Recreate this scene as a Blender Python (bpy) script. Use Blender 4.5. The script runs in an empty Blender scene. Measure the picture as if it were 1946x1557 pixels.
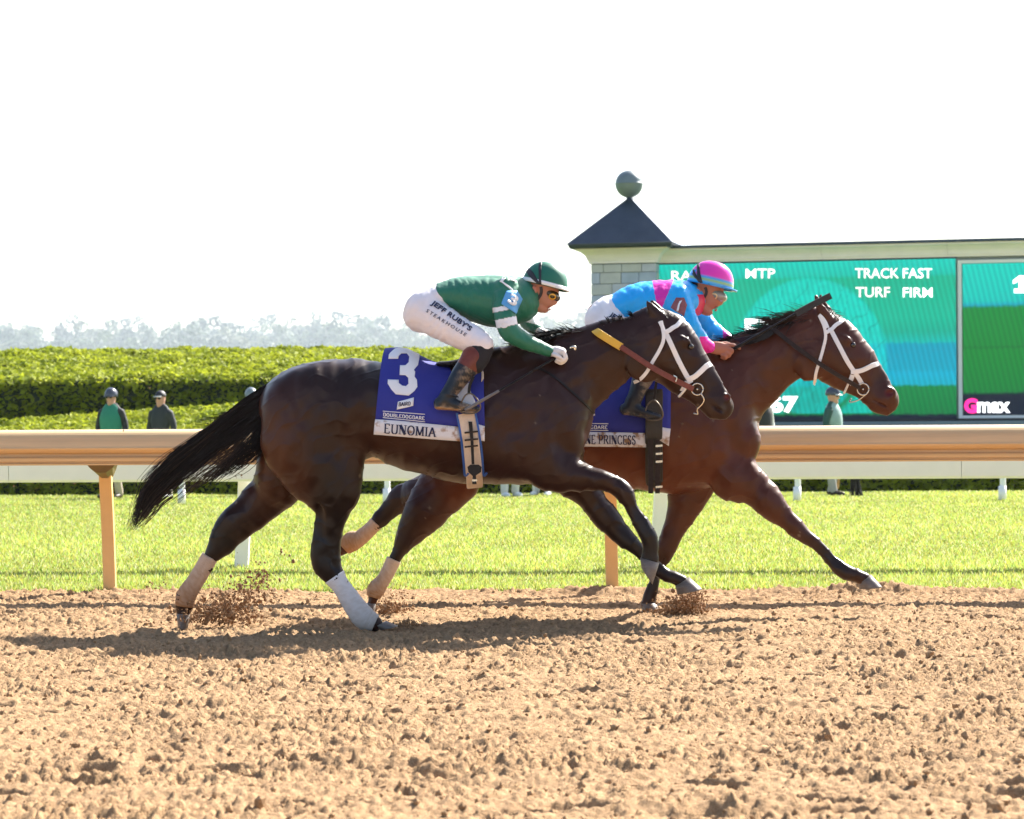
import bpy, bmesh, math, random
import numpy as np
from mathutils import Vector, Matrix
from mathutils.bvhtree import BVHTree

S = bpy.context.scene
COL = S.collection
rng = np.random.default_rng(11)
random.seed(11)
V3 = lambda *a: np.array(a, float)

# ------------------------------------------------------------------ camera
FPX, CX, CY, YH, EYE = 4900.0, 973.0, 778.5, 822.0, 1.05
_p = math.atan((YH - CY) / FPX)
_r = 10.0 / 1846.0
FW = V3(0, math.cos(_p), math.sin(_p))
_u0 = V3(0, -math.sin(_p), math.cos(_p))
RT = V3(1, 0, 0) * math.cos(_r) - _u0 * math.sin(_r)
UP = _u0 * math.cos(_r) + V3(1, 0, 0) * math.sin(_r)
cam_d = bpy.data.cameras.new('camera')
cam = bpy.data.objects.new('camera', cam_d)
COL.objects.link(cam)
m = Matrix.Identity(4)
for i in range(3):
    m[i][0], m[i][1], m[i][2] = RT[i], UP[i], -FW[i]
m[2][3] = EYE
cam.matrix_world = m
cam_d.sensor_width = 36.0
cam_d.lens = FPX * 36.0 / 1946.0
cam_d.clip_start = 0.5
cam_d.clip_end = 9000
cam_d.dof.use_dof = True
cam_d.dof.focus_distance = 14.2
cam_d.dof.aperture_fstop = 7.0
S.camera = cam

# ------------------------------------------------------------------ light
SUN_TO = V3(0.82, 0.95, 1.04)
SUN_TO /= np.linalg.norm(SUN_TO)
ELEV = math.asin(SUN_TO[2])
AZ = math.atan2(SUN_TO[0], SUN_TO[1])
W = bpy.data.worlds.new('World')
S.world = W
W.use_nodes = True
nt = W.node_tree
nt.nodes.clear()
sky = nt.nodes.new('ShaderNodeTexSky')
sky.sky_type = 'NISHITA'
sky.sun_disc = False
sky.sun_elevation = ELEV
sky.sun_rotation = AZ
sky.air_density = 1.0
sky.dust_density = 2.0
sky.ozone_density = 1.0
bg = nt.nodes.new('ShaderNodeBackground')
bg.inputs['Strength'].default_value = 0.078
wo = nt.nodes.new('ShaderNodeOutputWorld')
nt.links.new(sky.outputs[0], bg.inputs[0])
nt.links.new(bg.outputs[0], wo.inputs[0])
sl = bpy.data.lights.new('sun', 'SUN')
sl.energy = 5.0
sl.angle = math.radians(0.53)
sl.color = (1.0, 0.95, 0.86)
sun = bpy.data.objects.new('sun', sl)
COL.objects.link(sun)
sun.rotation_euler = Vector(-SUN_TO).to_track_quat('-Z', 'Y').to_euler()
S.view_settings.view_transform = 'Standard'
S.view_settings.look = 'None'
S.view_settings.gamma = 1.0
S.view_settings.use_curve_mapping = False
S.view_settings.exposure = 1.78

# ------------------------------------------------------------------ helpers
TY = 0.06          # the track runs slightly towards the camera on the right


def ray(px, py):
    return FW + RT * ((px - CX) / FPX) + UP * ((CY - py) / FPX)


def P(px, py, D):
    """point seen at photo pixel (px, py) on the upright plane Y + TY*X = D"""
    d = ray(px, py)
    t = D / (d[1] + TY * d[0])
    return d * t + V3(0, 0, EYE)


def proj(v):
    r = np.asarray(v, float) - V3(0, 0, EYE)
    z = r @ FW
    return CX + FPX * (r @ RT) / z, CY - FPX * (r @ UP) / z


MATS = {}


def mat(name, col=(0.5, 0.5, 0.5), rough=0.6, var=0.0, vscale=8.0, bump=0.0, bscale=60.0, attr=None, metal=0.0,
        spec=0.5, transl=0.0, tcol=None, emit=0.0, sheen=0.0, stretch=None, coat=0.0):
    if name in MATS:
        return MATS[name]
    M = bpy.data.materials.new(name)
    M.use_nodes = True
    t = M.node_tree
    b = t.nodes['Principled BSDF']
    out = t.nodes['Material Output']
    b.inputs['Roughness'].default_value = rough
    b.inputs['Metallic'].default_value = metal
    b.inputs['Specular IOR Level'].default_value = spec
    b.inputs['Sheen Weight'].default_value = sheen
    b.inputs['Coat Weight'].default_value = coat
    src = None
    tc = t.nodes.new('ShaderNodeTexCoord')
    co = tc.outputs['Object']
    if stretch:
        mp = t.nodes.new('ShaderNodeMapping')
        mp.inputs['Scale'].default_value = stretch
        t.links.new(co, mp.inputs['Vector'])
        co = mp.outputs['Vector']
    if attr:
        a = t.nodes.new('ShaderNodeAttribute')
        a.attribute_name = attr
        src = a.outputs['Color']
    else:
        c = t.nodes.new('ShaderNodeRGB')
        c.outputs[0].default_value = (*col, 1)
        src = c.outputs[0]
    if var > 0:
        n = t.nodes.new('ShaderNodeTexNoise')
        n.inputs['Scale'].default_value = vscale
        n.inputs['Detail'].default_value = 6
        n.inputs['Roughness'].default_value = 0.65
        t.links.new(co, n.inputs['Vector'])
        r = t.nodes.new('ShaderNodeMapRange')
        r.inputs['From Min'].default_value = 0.25
        r.inputs['From Max'].default_value = 0.75
        r.inputs['To Min'].default_value = 1 - var
        r.inputs['To Max'].default_value = 1 + var
        t.links.new(n.outputs['Fac'], r.inputs['Value'])
        mx = t.nodes.new('ShaderNodeVectorMath')
        mx.operation = 'SCALE'
        t.links.new(src, mx.inputs[0])
        t.links.new(r.outputs[0], mx.inputs['Scale'])
        src = mx.outputs[0]
    t.links.new(src, b.inputs['Base Color'])
    if emit > 0:
        t.links.new(src, b.inputs['Emission Color'])
        b.inputs['Emission Strength'].default_value = emit
    if bump > 0:
        n2 = t.nodes.new('ShaderNodeTexNoise')
        n2.inputs['Scale'].default_value = bscale
        n2.inputs['Detail'].default_value = 5
        t.links.new(co, n2.inputs['Vector'])
        bp_ = t.nodes.new('ShaderNodeBump')
        bp_.inputs['Strength'].default_value = bump
        bp_.inputs['Distance'].default_value = 0.01
        t.links.new(n2.outputs['Fac'], bp_.inputs['Height'])
        t.links.new(bp_.outputs[0], b.inputs['Normal'])
    if transl > 0:
        tr = t.nodes.new('ShaderNodeBsdfTranslucent')
        if tcol:
            tr.inputs['Color'].default_value = (*tcol, 1)
        else:
            t.links.new(src, tr.inputs['Color'])
        ms = t.nodes.new('ShaderNodeMixShader')
        ms.inputs[0].default_value = transl
        t.links.new(b.outputs[0], ms.inputs[1])
        t.links.new(tr.outputs[0], ms.inputs[2])
        t.links.new(ms.outputs[0], out.inputs['Surface'])
    MATS[name] = M
    return M


def tag(o, label=None, cat=None, group=None, kind=None):
    if label: o['label'] = label
    if cat: o['category'] = cat
    if group: o['group'] = group
    if kind: o['kind'] = kind
    return o


def link(name, me, parent=None):
    o = bpy.data.objects.new(name, me)
    COL.objects.link(o)
    if parent is not None:
        o.parent = parent
        o.matrix_parent_inverse = Matrix.Translation(parent.location).inverted()
    return o


def empty(name, loc, label, cat, group=None):
    o = bpy.data.objects.new(name, None)
    COL.objects.link(o)
    o.location = loc
    o.empty_display_size = 0.1
    return tag(o, label, cat, group)


def mesh(name, v, faces, mt, cols=None, smooth=True):
    me = bpy.data.meshes.new(name)
    v = np.asarray(v, np.float32)
    if isinstance(faces, np.ndarray):
        n, k = faces.shape
        me.vertices.add(len(v))
        me.vertices.foreach_set('co', v.ravel())
        me.loops.add(n * k)
        me.loops.foreach_set('vertex_index', faces.astype(np.int32).ravel())
        me.polygons.add(n)
        me.polygons.foreach_set('loop_start', np.arange(0, n * k, k, dtype=np.int32))
        me.polygons.foreach_set('loop_total', np.full(n, k, np.int32))
        me.update(calc_edges=True)
    else:
        me.from_pydata([tuple(map(float, q)) for q in v], [], [tuple(map(int, q)) for q in faces])
        me.update()
    me.polygons.foreach_set('use_smooth', np.full(len(me.polygons), smooth))
    if cols is not None:
        a = me.color_attributes.new('col', 'FLOAT_COLOR', 'POINT')
        c4 = np.ones((len(v), 4), np.float32)
        c4[:, :3] = cols
        a.data.foreach_set('color', c4.ravel())
    for q in (mt if isinstance(mt, (list, tuple)) else [mt]):
        me.materials.append(q)
    return me


def obj(name, v, faces, mt, parent=None, cols=None, smooth=True):
    return link(name, mesh(name, v, faces, mt, cols, smooth), parent)


def fix_normals(o):
    b = bmesh.new()
    b.from_mesh(o.data)
    bmesh.ops.recalc_face_normals(b, faces=b.faces)
    b.to_mesh(o.data)
    b.free()
    return o


def bevel(o, w, seg=2):
    b = bmesh.new()
    b.from_mesh(o.data)
    bmesh.ops.recalc_face_normals(b, faces=b.faces)
    bmesh.ops.bevel(b, geom=list(b.edges), offset=w, segments=seg, affect='EDGES', profile=0.6)
    b.to_mesh(o.data)
    b.free()
    return o


def box8(c):
    """faces of a box whose 8 corners are given bottom ring then top ring"""
    return c, [(0, 3, 2, 1), (4, 5, 6, 7), (0, 1, 5, 4), (1, 2, 6, 5), (2, 3, 7, 6), (3, 0, 4, 7)]


def catmull(a, sub):
    a = np.asarray(a, float)
    n = len(a)
    ext = np.vstack([2 * a[0] - a[1], a, 2 * a[-1] - a[-2]])
    out = []
    for i in range(n - 1):
        p0, p1, p2, p3 = ext[i:i + 4]
        for j in range(sub):
            t = j / sub
            out.append(0.5 * (2 * p1 + (p2 - p0) * t + (2 * p0 - 5 * p1 + 4 * p2 - p3) * t * t + (3 * p1 - p0 - 3 * p2 + p3) * t ** 3))
    out.append(a[-1])
    return np.array(out)


def resample(a, n):
    a = np.asarray(a, float)
    s = np.r_[0, np.cumsum(np.linalg.norm(np.diff(a[:, :3], axis=0), axis=1))]
    q = np.linspace(0, s[-1], n)
    return np.stack([np.interp(q, s, a[:, k]) for k in range(a.shape[1])], 1)


# ---- implicit body builder: tapered chains and ellipsoids blended on a grid, then polygonised
class Field:
    def __init__(self, lo, hi, h):
        self.h = h
        self.lo = np.asarray(lo, float)
        self.n = np.ceil((np.asarray(hi, float) - self.lo) / h).astype(int) + 1
        self.f = np.full(self.n, 0.5, np.float32)
        self.ax = [self.lo[i] + h * np.arange(self.n[i]) for i in range(3)]

    def _win(self, lo, hi):
        a = np.clip(np.floor((lo - self.lo) / self.h).astype(int), 0, self.n)
        b = np.clip(np.ceil((hi - self.lo) / self.h).astype(int) + 1, 0, self.n)
        return tuple(slice(a[i], b[i]) for i in range(3))

    def _xyz(self, w):
        return (self.ax[0][w[0]][:, None, None].astype(np.float32), self.ax[1][w[1]][None, :, None].astype(np.float32),
                self.ax[2][w[2]][None, None, :].astype(np.float32))

    def _blend(self, w, d, k):
        f = self.f[w]
        if k <= 0:
            self.f[w] = np.minimum(f, d)
            return
        hh = np.clip(0.5 + 0.5 * (f - d) / k, 0, 1)
        self.f[w] = f + (d - f) * hh - k * hh * (1 - hh)

    def chain(self, st, k=0.02, sub=3):
        a = catmull(np.array([np.r_[c, r, b] for c, r, b in st], float), sub) if len(st) > 1 else np.array([np.r_[st[0][0], st[0][1:]]] * 2)
        a[:, 3:] = np.maximum(a[:, 3:], 0.003)
        mg = k + 0.03
        R = np.maximum(a[:, 3], a[:, 4])[:, None] + mg
        W_ = self._win((a[:, :3] - R).min(0), (a[:, :3] + R).max(0))
        loc = np.full([s.stop - s.start for s in W_], 0.5, np.float32)
        for i in range(len(a) - 1):
            c0, c1 = a[i, :3], a[i + 1, :3]
            r = max(a[i, 3:].max(), a[i + 1, 3:].max()) + mg
            w = self._win(np.minimum(c0, c1) - r, np.maximum(c0, c1) + r)
            w = tuple(slice(max(w[q].start, W_[q].start), min(w[q].stop, W_[q].stop)) for q in range(3))
            if any(s.stop <= s.start for s in w):
                continue
            x, y, z = self._xyz(w)
            u = c1 - c0
            L = max(u @ u, 1e-9)
            t = np.clip(((x - c0[0]) * u[0] + (y - c0[1]) * u[1] + (z - c0[2]) * u[2]) / L, 0, 1)
            ra = a[i, 3] + t * (a[i + 1, 3] - a[i, 3])
            rb = a[i, 4] + t * (a[i + 1, 4] - a[i, 4])
            d = np.sqrt((x - c0[0] - t * u[0]) ** 2 + (z - c0[2] - t * u[2]) ** 2 + ((y - c0[1] - t * u[1]) * ra / rb) ** 2) - ra
            w2 = tuple(slice(w[q].start - W_[q].start, w[q].stop - W_[q].start) for q in range(3))
            loc[w2] = np.minimum(loc[w2], d)
        self._blend(W_, loc, k)

    def ell(self, c, r, ang=0.0, k=0.02, cut=False):
        r = np.asarray(r, float)
        R = r.max() + k + 0.03
        w = self._win(c - R, c + R)
        x, y, z = self._xyz(w)
        ca, sa = math.cos(ang), math.sin(ang)
        X, Z = x - c[0], z - c[2]
        d = (np.sqrt(((X * ca + Z * sa) / r[0]) ** 2 + ((y - c[1]) / r[1]) ** 2 + ((-X * sa + Z * ca) / r[2]) ** 2) - 1) * r.min()
        if cut:
            f = self.f[w]
            hh = np.clip(0.5 - 0.5 * (f + d) / k, 0, 1)
            self.f[w] = f + (-d - f) * hh + k * hh * (1 - hh)
        else:
            self._blend(w, d, k)

    def mesh(self):
        f = self.f
        ins = f < 0
        c = [ins[a:f.shape[0] - 1 + a, b:f.shape[1] - 1 + b, e:f.shape[2] - 1 + e] for a in (0, 1) for b in (0, 1) for e in (0, 1)]
        s = sum(q.astype(np.int8) for q in c)
        I = np.argwhere((s > 0) & (s < 8))
        idx = np.full(s.shape, -1, np.int32)
        idx[I[:, 0], I[:, 1], I[:, 2]] = np.arange(len(I))
        acc = np.zeros((len(I), 3))
        cnt = np.zeros(len(I))
        corners = [(a, b, e) for a in (0, 1) for b in (0, 1) for e in (0, 1)]
        val = {q: f[I[:, 0] + q[0], I[:, 1] + q[1], I[:, 2] + q[2]] for q in corners}
        for q in corners:
            for ax in range(3):
                if q[ax]: continue
                q2 = tuple(1 if j == ax else q[j] for j in range(3))
                a_, b_ = val[q], val[q2]
                mk = (a_ < 0) != (b_ < 0)
                t = np.where(mk, a_ / np.where(mk, a_ - b_, 1), 0)
                p = np.tile(np.array(q, float), (len(I), 1))
                p[:, ax] += t
                acc += p * mk[:, None]
                cnt += mk
        v = self.lo + self.h * (I + acc / cnt[:, None])
        quads = []
        for ax in range(3):
            sl0 = [slice(None)] * 3; sl0[ax] = slice(0, -1)
            sl1 = [slice(None)] * 3; sl1[ax] = slice(1, None)
            ch = ins[tuple(sl0)] != ins[tuple(sl1)]
            E = np.argwhere(ch)
            o1, o2 = (ax + 1) % 3, (ax + 2) % 3
            E = E[(E[:, o1] > 0) & (E[:, o2] > 0) & (E[:, o1] < f.shape[o1] - 1) & (E[:, o2] < f.shape[o2] - 1)]
            if not len(E): continue
            d1 = np.zeros(3, int); d1[o1] = 1
            d2 = np.zeros(3, int); d2[o2] = 1
            g = lambda e: idx[e[:, 0], e[:, 1], e[:, 2]]
            q = np.stack([g(E - d1 - d2), g(E - d2), g(E), g(E - d1)], 1)
            flip = ~ins[E[:, 0], E[:, 1], E[:, 2]]
            q[flip] = q[flip][:, ::-1]
            quads.append(q)
        return v, np.vstack(quads)


def relax(v, q, it=2, lam=0.5):
    e = np.vstack([q[:, [0, 1]], q[:, [1, 2]], q[:, [2, 3]], q[:, [3, 0]]])
    n = len(v)
    for _ in range(it):
        s = np.zeros_like(v)
        for k in range(3):
            s[:, k] = np.bincount(e[:, 0], v[e[:, 1], k], n) + np.bincount(e[:, 1], v[e[:, 0], k], n)
        c = np.bincount(e[:, 0], minlength=n) + np.bincount(e[:, 1], minlength=n)
        v = v + lam * (s / np.maximum(c, 1)[:, None] - v)
    return v


def vnormals(v, q):
    n = np.cross(v[q[:, 2]] - v[q[:, 0]], v[q[:, 3]] - v[q[:, 1]])
    out = np.zeros_like(v)
    for k in range(3):
        out[:, k] = sum(np.bincount(q[:, j], n[:, k], len(v)) for j in range(4))
    return out / np.maximum(np.linalg.norm(out, axis=1), 1e-9)[:, None]


def bvh_of(v, q):
    return BVHTree.FromPolygons([Vector(p) for p in v], [tuple(map(int, t)) for t in q])


def bvh_obj(o):
    me = o.data
    return BVHTree.FromPolygons([p.co.copy() for p in me.vertices], [tuple(p.vertices) for p in me.polygons])


CAMV = Vector((0, 0, EYE))


def onto(bvh, px, py, off, D=None):
    """the spot of a surface seen at a photo pixel, lifted off it by off metres"""
    d = Vector(ray(px, py)).normalized()
    loc, nrm, i, dist = bvh.ray_cast(CAMV, d)
    if loc is None:
        p = Vector(P(px, py, D if D else 14.0))
        loc, nrm, i, dist = bvh.find_nearest(p)
    if nrm.dot(d) > 0: nrm = -nrm
    return np.array(loc + nrm * off), np.array(nrm)


def tube(name, pts, rad, mt, parent=None, n=8, sub=4, cols=None):
    a = np.array([np.r_[p, r] for p, r in zip(pts, rad if hasattr(rad, '__len__') else [rad] * len(pts))])
    a = catmull(a, sub) if sub > 1 else a
    t = np.gradient(a[:, :3], axis=0)
    t /= np.linalg.norm(t, axis=1)[:, None]
    ref = V3(0, 1, 0) if abs(t[:, 1]).mean() < 0.8 else V3(0, 0, 1)
    s1 = np.cross(t, ref); s1 /= np.linalg.norm(s1, axis=1)[:, None]
    s2 = np.cross(t, s1)
    an = np.linspace(0, 2 * np.pi, n, endpoint=False)
    v = (a[:, None, :3] + a[:, None, 3:4] * (np.cos(an)[None, :, None] * s1[:, None] + np.sin(an)[None, :, None] * s2[:, None])).reshape(-1, 3)
    m_ = len(a)
    F = [(i * n + j, i * n + (j + 1) % n, (i + 1) * n + (j + 1) % n, (i + 1) * n + j) for i in range(m_ - 1) for j in range(n)]
    F += [tuple(range(n))[::-1], tuple((m_ - 1) * n + j for j in range(n))]
    return obj(name, v, F, mt, parent)


def ribbon(name, pos, nrm, width, thick, mt, parent=None):
    """a flat strap through pos with face normals nrm"""
    pos, nrm = np.asarray(pos), np.asarray(nrm)
    t = np.gradient(pos, axis=0)
    w = np.cross(nrm, t)
    w /= np.maximum(np.linalg.norm(w, axis=1), 1e-9)[:, None]
    wd = np.broadcast_to(np.asarray(width, float), (len(pos),))[:, None] / 2
    v = np.stack([pos - w * wd, pos + w * wd, pos + w * wd * 0.9 + nrm * thick, pos - w * wd * 0.9 + nrm * thick], 1).reshape(-1, 3)
    n = len(pos)
    F = [(i * 4 + j, i * 4 + (j + 1) % 4, i * 4 + 4 + (j + 1) % 4, i * 4 + 4 + j) for i in range(n - 1) for j in range(4)]
    F += [(0, 1, 2, 3), (n * 4 - 1, n * 4 - 2, n * 4 - 3, n * 4 - 4)]
    return fix_normals(obj(name, v, F, mt, parent, smooth=False))


def strap(name, bvh, pts, D, width, thick, mt, parent=None, off=0.003, n=None, sm=2):
    """strap lying on a surface; (px, py) points are on the near face, (px, py, dy) points snap to the closest spot"""
    q = np.array([(p[0], p[1], p[2] if len(p) > 2 else -9) for p in pts], float)
    n = n or max(6, int(np.abs(np.diff(q[:, :2], axis=0)).sum() / 6))
    flag = q[:, 2] > -8
    q[~flag, 2] = -0.13
    c = resample(catmull(q * V3(1, 1, 100), 6), n) / V3(1, 1, 100)
    pos, nr = [], []
    for px, py, dy in c:
        if flag.any():
            loc, nm, _, _ = bvh.find_nearest(Vector(P(px, py, D + dy)))
            dv = Vector(P(px, py, D + dy)) - loc
            if nm.dot(dv) < 0: nm = -nm
            pos.append(np.array(loc + nm * off)); nr.append(np.array(nm))
        else:
            a, b = onto(bvh, px, py, off, D - 0.1)
            pos.append(a); nr.append(b)
    pos, nr = np.array(pos), np.array(nr)
    for _ in range(sm):
        pos[1:-1] = (pos[:-2] + 2 * pos[1:-1] + pos[2:]) / 4
        nr[1:-1] = (nr[:-2] + 2 * nr[1:-1] + nr[2:]) / 4
    nr /= np.linalg.norm(nr, axis=1)[:, None]
    return ribbon(name, pos, nr, width, thick, mt, parent)


def decal(name, poly, bvh, off, thick, mt, parent=None, step=8, D=None, cols=None):
    """a flat shape (outline in photo pixels) lying on a surface as a thin real sheet"""
    b = bmesh.new()
    vs = [b.verts.new((x, y, 0)) for x, y in poly]
    b.faces.new(vs)
    b.normal_update()
    bmesh.ops.triangulate(b, faces=list(b.faces), ngon_method='EAR_CLIP')
    A = np.array(poly, float)
    for k in (0, 1):
        lo, hi = A[:, k].min(), A[:, k].max()
        for t in np.arange(lo + step, hi - 0.2 * step, step):
            co = [0, 0, 0]; no = [0, 0, 0]; co[k] = t; no[k] = 1
            bmesh.ops.bisect_plane(b, geom=list(b.verts) + list(b.edges) + list(b.faces), plane_co=co, plane_no=no)
    return _lay(name, b, bvh, off, thick, mt, parent, D)


def _lay(name, b, bvh, off, thick, mt, parent, D=None):
    for v in b.verts:
        v.co = Vector(onto(bvh, v.co.x, v.co.y, off, D)[0])
    me = bpy.data.meshes.new(name)
    b.to_mesh(me)
    b.free()
    me.materials.append(mt)
    me.polygons.foreach_set('use_smooth', np.full(len(me.polygons), True))
    o = link(name, me, parent)
    s = o.modifiers.new('thickness', 'SOLIDIFY')
    s.thickness = thick
    s.offset = 0
    return o


# ---- lettering
def glyphs(text, bold=0.0, spacing=1.0, res=3):
    cu = bpy.data.curves.new('lettering', 'FONT')
    cu.body = text
    cu.offset = bold
    cu.space_character = spacing
    cu.resolution_u = res
    o = bpy.data.objects.new('lettering', cu)
    COL.objects.link(o)
    dg = bpy.context.evaluated_depsgraph_get()
    me = bpy.data.meshes.new_from_object(o.evaluated_get(dg))
    bpy.data.objects.remove(o)
    v = np.array([p.co[:] for p in me.vertices])
    F = [tuple(p.vertices) for p in me.polygons]
    lo, hi = v.min(0), v.max(0)
    v = (v - lo) / (hi - lo + 1e-9)
    return v[:, :2], F


SERIF = {
    'A': (1.0, [[(0.08, 0), (0.5, 1)], [(0.5, 1), (0.92, 0)], [(0.24, 0.36), (0.76, 0.36)]], [(0.08, 0), (0.92, 0)]),
    'B': (0.9, [[(0.2, 0), (0.2, 1)], [(0.2, 1), (0.6, 1), (0.76, 0.9), (0.76, 0.66), (0.6, 0.53), (0.2, 0.53)], [(0.6, 0.53), (0.84, 0.42), (0.84, 0.12), (0.62, 0), (0.2, 0)]], [(0.2, 0), (0.2, 1)]),
    'C': (0.95, [[(0.88, 0.78), (0.75, 0.95), (0.5, 1), (0.22, 0.85), (0.12, 0.5), (0.22, 0.15), (0.5, 0), (0.76, 0.06), (0.9, 0.25)]], []),
    'D': (1.0, [[(0.2, 0), (0.2, 1)], [(0.2, 1), (0.6, 1), (0.88, 0.75), (0.9, 0.3), (0.62, 0), (0.2, 0)]], [(0.2, 0), (0.2, 1)]),
    'E': (0.85, [[(0.2, 0), (0.2, 1)], [(0.2, 1), (0.82, 1), (0.82, 0.82)], [(0.2, 0.52), (0.66, 0.52)], [(0.2, 0), (0.85, 0), (0.87, 0.2)]], [(0.2, 0), (0.2, 1)]),
    'G': (1.0, [[(0.86, 0.8), (0.7, 0.96), (0.5, 1), (0.22, 0.85), (0.12, 0.5), (0.22, 0.15), (0.5, 0), (0.82, 0.1), (0.82, 0.45)]], [(0.82, 0.45)]),
    'I': (0.42, [[(0.5, 0), (0.5, 1)]], [(0.5, 0), (0.5, 1)]),
    'M': (1.2, [[(0.14, 0), (0.16, 1)], [(0.16, 1), (0.5, 0.05)], [(0.5, 0.05), (0.84, 1)], [(0.84, 1), (0.86, 0)]], [(0.14, 0), (0.14, 1), (0.86, 0), (0.86, 1)]),
    'N': (1.05, [[(0.16, 0), (0.16, 1)], [(0.16, 1), (0.84, 0)], [(0.84, 0), (0.84, 1)]], [(0.16, 0), (0.14, 1), (0.84, 1)]),
    'O': (1.05, [[(0.5, 1), (0.22, 0.86), (0.1, 0.5), (0.22, 0.14), (0.5, 0), (0.78, 0.14), (0.9, 0.5), (0.78, 0.86), (0.5, 1)]], []),
    'P': (0.85, [[(0.2, 0), (0.2, 1)], [(0.2, 1), (0.62, 1), (0.85, 0.86), (0.85, 0.6), (0.62, 0.46), (0.2, 0.46)]], [(0.2, 0), (0.2, 1)]),
    'R': (0.98, [[(0.2, 0), (0.2, 1)], [(0.2, 1), (0.58, 1), (0.78, 0.87), (0.78, 0.63), (0.58, 0.5), (0.2, 0.5)], [(0.52, 0.5), (0.92, 0)]], [(0.2, 0), (0.2, 1), (0.92, 0)]),
    'S': (0.75, [[(0.8, 0.8), (0.7, 0.96), (0.48, 1), (0.22, 0.88), (0.22, 0.66), (0.5, 0.52), (0.8, 0.36), (0.8, 0.12), (0.52, 0), (0.24, 0.06), (0.16, 0.26)]], []),
    'U': (1.0, [[(0.18, 1), (0.18, 0.28), (0.3, 0.05), (0.52, 0), (0.74, 0.06), (0.84, 0.28), (0.84, 1)]], [(0.18, 1), (0.84, 1)]),
    'L': (0.82, [[(0.2, 1), (0.2, 0)], [(0.2, 0), (0.84, 0), (0.86, 0.22)]], [(0.2, 0), (0.2, 1)]),
    ' ': (0.4, [], []),
}


def serif(text, thick=0.17, thin=0.075, gap=0.06):
    v, F, x = [], [], 0.0
    for ch in text:
        w, strokes, feet = SERIF[ch]
        w *= 0.8
        for s in strokes:
            a = np.array([(x + p[0] * w, p[1]) for p in s])
            if len(a) > 2 and ch in 'BCDGOPRSU': a = catmull(a, 3)
            d = np.gradient(a, axis=0)
            d /= np.maximum(np.linalg.norm(d, axis=1), 1e-9)[:, None]
            nn = np.stack([-d[:, 1], d[:, 0]], 1)
            hw = 0.5 * (thick * np.abs(nn[:, 0]) + thin * np.abs(nn[:, 1]))
            if ch == 'N' and s[0][0] != 0.16 or ch == 'N' and s[1][0] == 0.16: hw *= 0.55
            if ch == 'N' and s[0] == (0.16, 1): hw = hw / 0.55
            b = len(v)
            for p, q, r in zip(a, nn, hw):
                v += [p - q * r, p + q * r]
            F += [(b + 2 * i, b + 2 * i + 1, b + 2 * i + 3, b + 2 * i + 2) for i in range(len(a) - 1)]
        for fx, fy in feet:
            b = len(v)
            X, hw = x + fx * w, 0.15
            y0 = fy - (0.045 if fy > 0.3 else 0.0)
            v += [(X - hw, y0), (X + hw, y0), (X + hw, y0 + 0.05), (X - hw, y0 + 0.05)]
            F.append((b, b + 1, b + 2, b + 3))
        x += w + gap
    v = np.array(v, float)
    v[:, 0] /= x
    return v, F


def write(name, gl, bl, br, tl, bvh, off, mt, parent=None, D=None, thick=0.0015):
    """lay lettering on a surface: bl, br, tl are the photo pixels of the word's corners"""
    v, F = gl
    bl, br, tl = map(np.array, (bl, br, tl))
    q = bl + v[:, :1] * (br - bl) + v[:, 1:2] * (tl - bl)
    b = bmesh.new()
    vs = [b.verts.new((x, y, 0)) for x, y in q]
    for f in F:
        try: b.faces.new([vs[i] for i in f])
        except ValueError: pass
    return _lay(name, b, bvh, off, thick, mt, parent, D)


# ---- strands of hair: array (strands, points, 3)
def hair(name, A, w0, w1, mt, parent=None):
    A = np.asarray(A, float)
    M_, n, _ = A.shape
    t = np.gradient(A, axis=1)
    t /= np.maximum(np.linalg.norm(t, axis=2), 1e-9)[..., None]
    s1 = np.cross(t, V3(0, 1, 0)); s1 /= np.maximum(np.linalg.norm(s1, axis=2), 1e-6)[..., None]
    s2 = np.cross(t, s1)
    u = np.linspace(0, 1, n)
    r = (np.asarray(w0)[..., None] * (1 - u ** 2) + w1 * u ** 2)[..., None] if np.ndim(w0) else ((w0 * (1 - u ** 2) + w1 * u ** 2)[None, :, None])
    an = [0, 2.0944, 4.18879]
    v = np.stack([A + r * (math.cos(q) * s1 + math.sin(q) * s2) for q in an], 2)
    base = (np.arange(M_)[:, None, None] * n + np.arange(n - 1)[None, :, None]) * 3
    j = np.arange(3)[None, None, :]
    F = np.stack([base + j, base + (j + 1) % 3, base + 3 + (j + 1) % 3, base + 3 + j], -1).reshape(-1, 4)
    return obj(name, v.reshape(-1, 3), F, mt, parent)


# ---- value noise on numpy arrays
def vnoise(x, y, seed=0):
    r = np.random.default_rng(seed)
    T = r.random((256, 256)).astype(np.float32)
    xi, yi = np.floor(x).astype(int), np.floor(y).astype(int)
    fx, fy = x - xi, y - yi
    fx, fy = fx * fx * (3 - 2 * fx), fy * fy * (3 - 2 * fy)
    g = lambda a, b: T[a & 255, b & 255]
    return (g(xi, yi) * (1 - fx) + g(xi + 1, yi) * fx) * (1 - fy) + (g(xi, yi + 1) * (1 - fx) + g(xi + 1, yi + 1) * fx) * fy
# ================================================================== the setting
def track(a, c, z=0.0):
    """a runs along the track, c across it (towards the infield)"""
    a, c, z = np.broadcast_arrays(np.asarray(a, float), np.asarray(c, float), np.asarray(z, float))
    return np.stack([a, c - TY * a, z], -1)


def sheet(name, a0, a1, c0, c1, z, mt, kind='structure'):
    v = track([a0, a1, a1, a0], [c0, c0, c1, c1], z)
    return tag(obj(name, v, [(0, 1, 2, 3)], mt, smooth=False), kind=kind)


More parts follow.
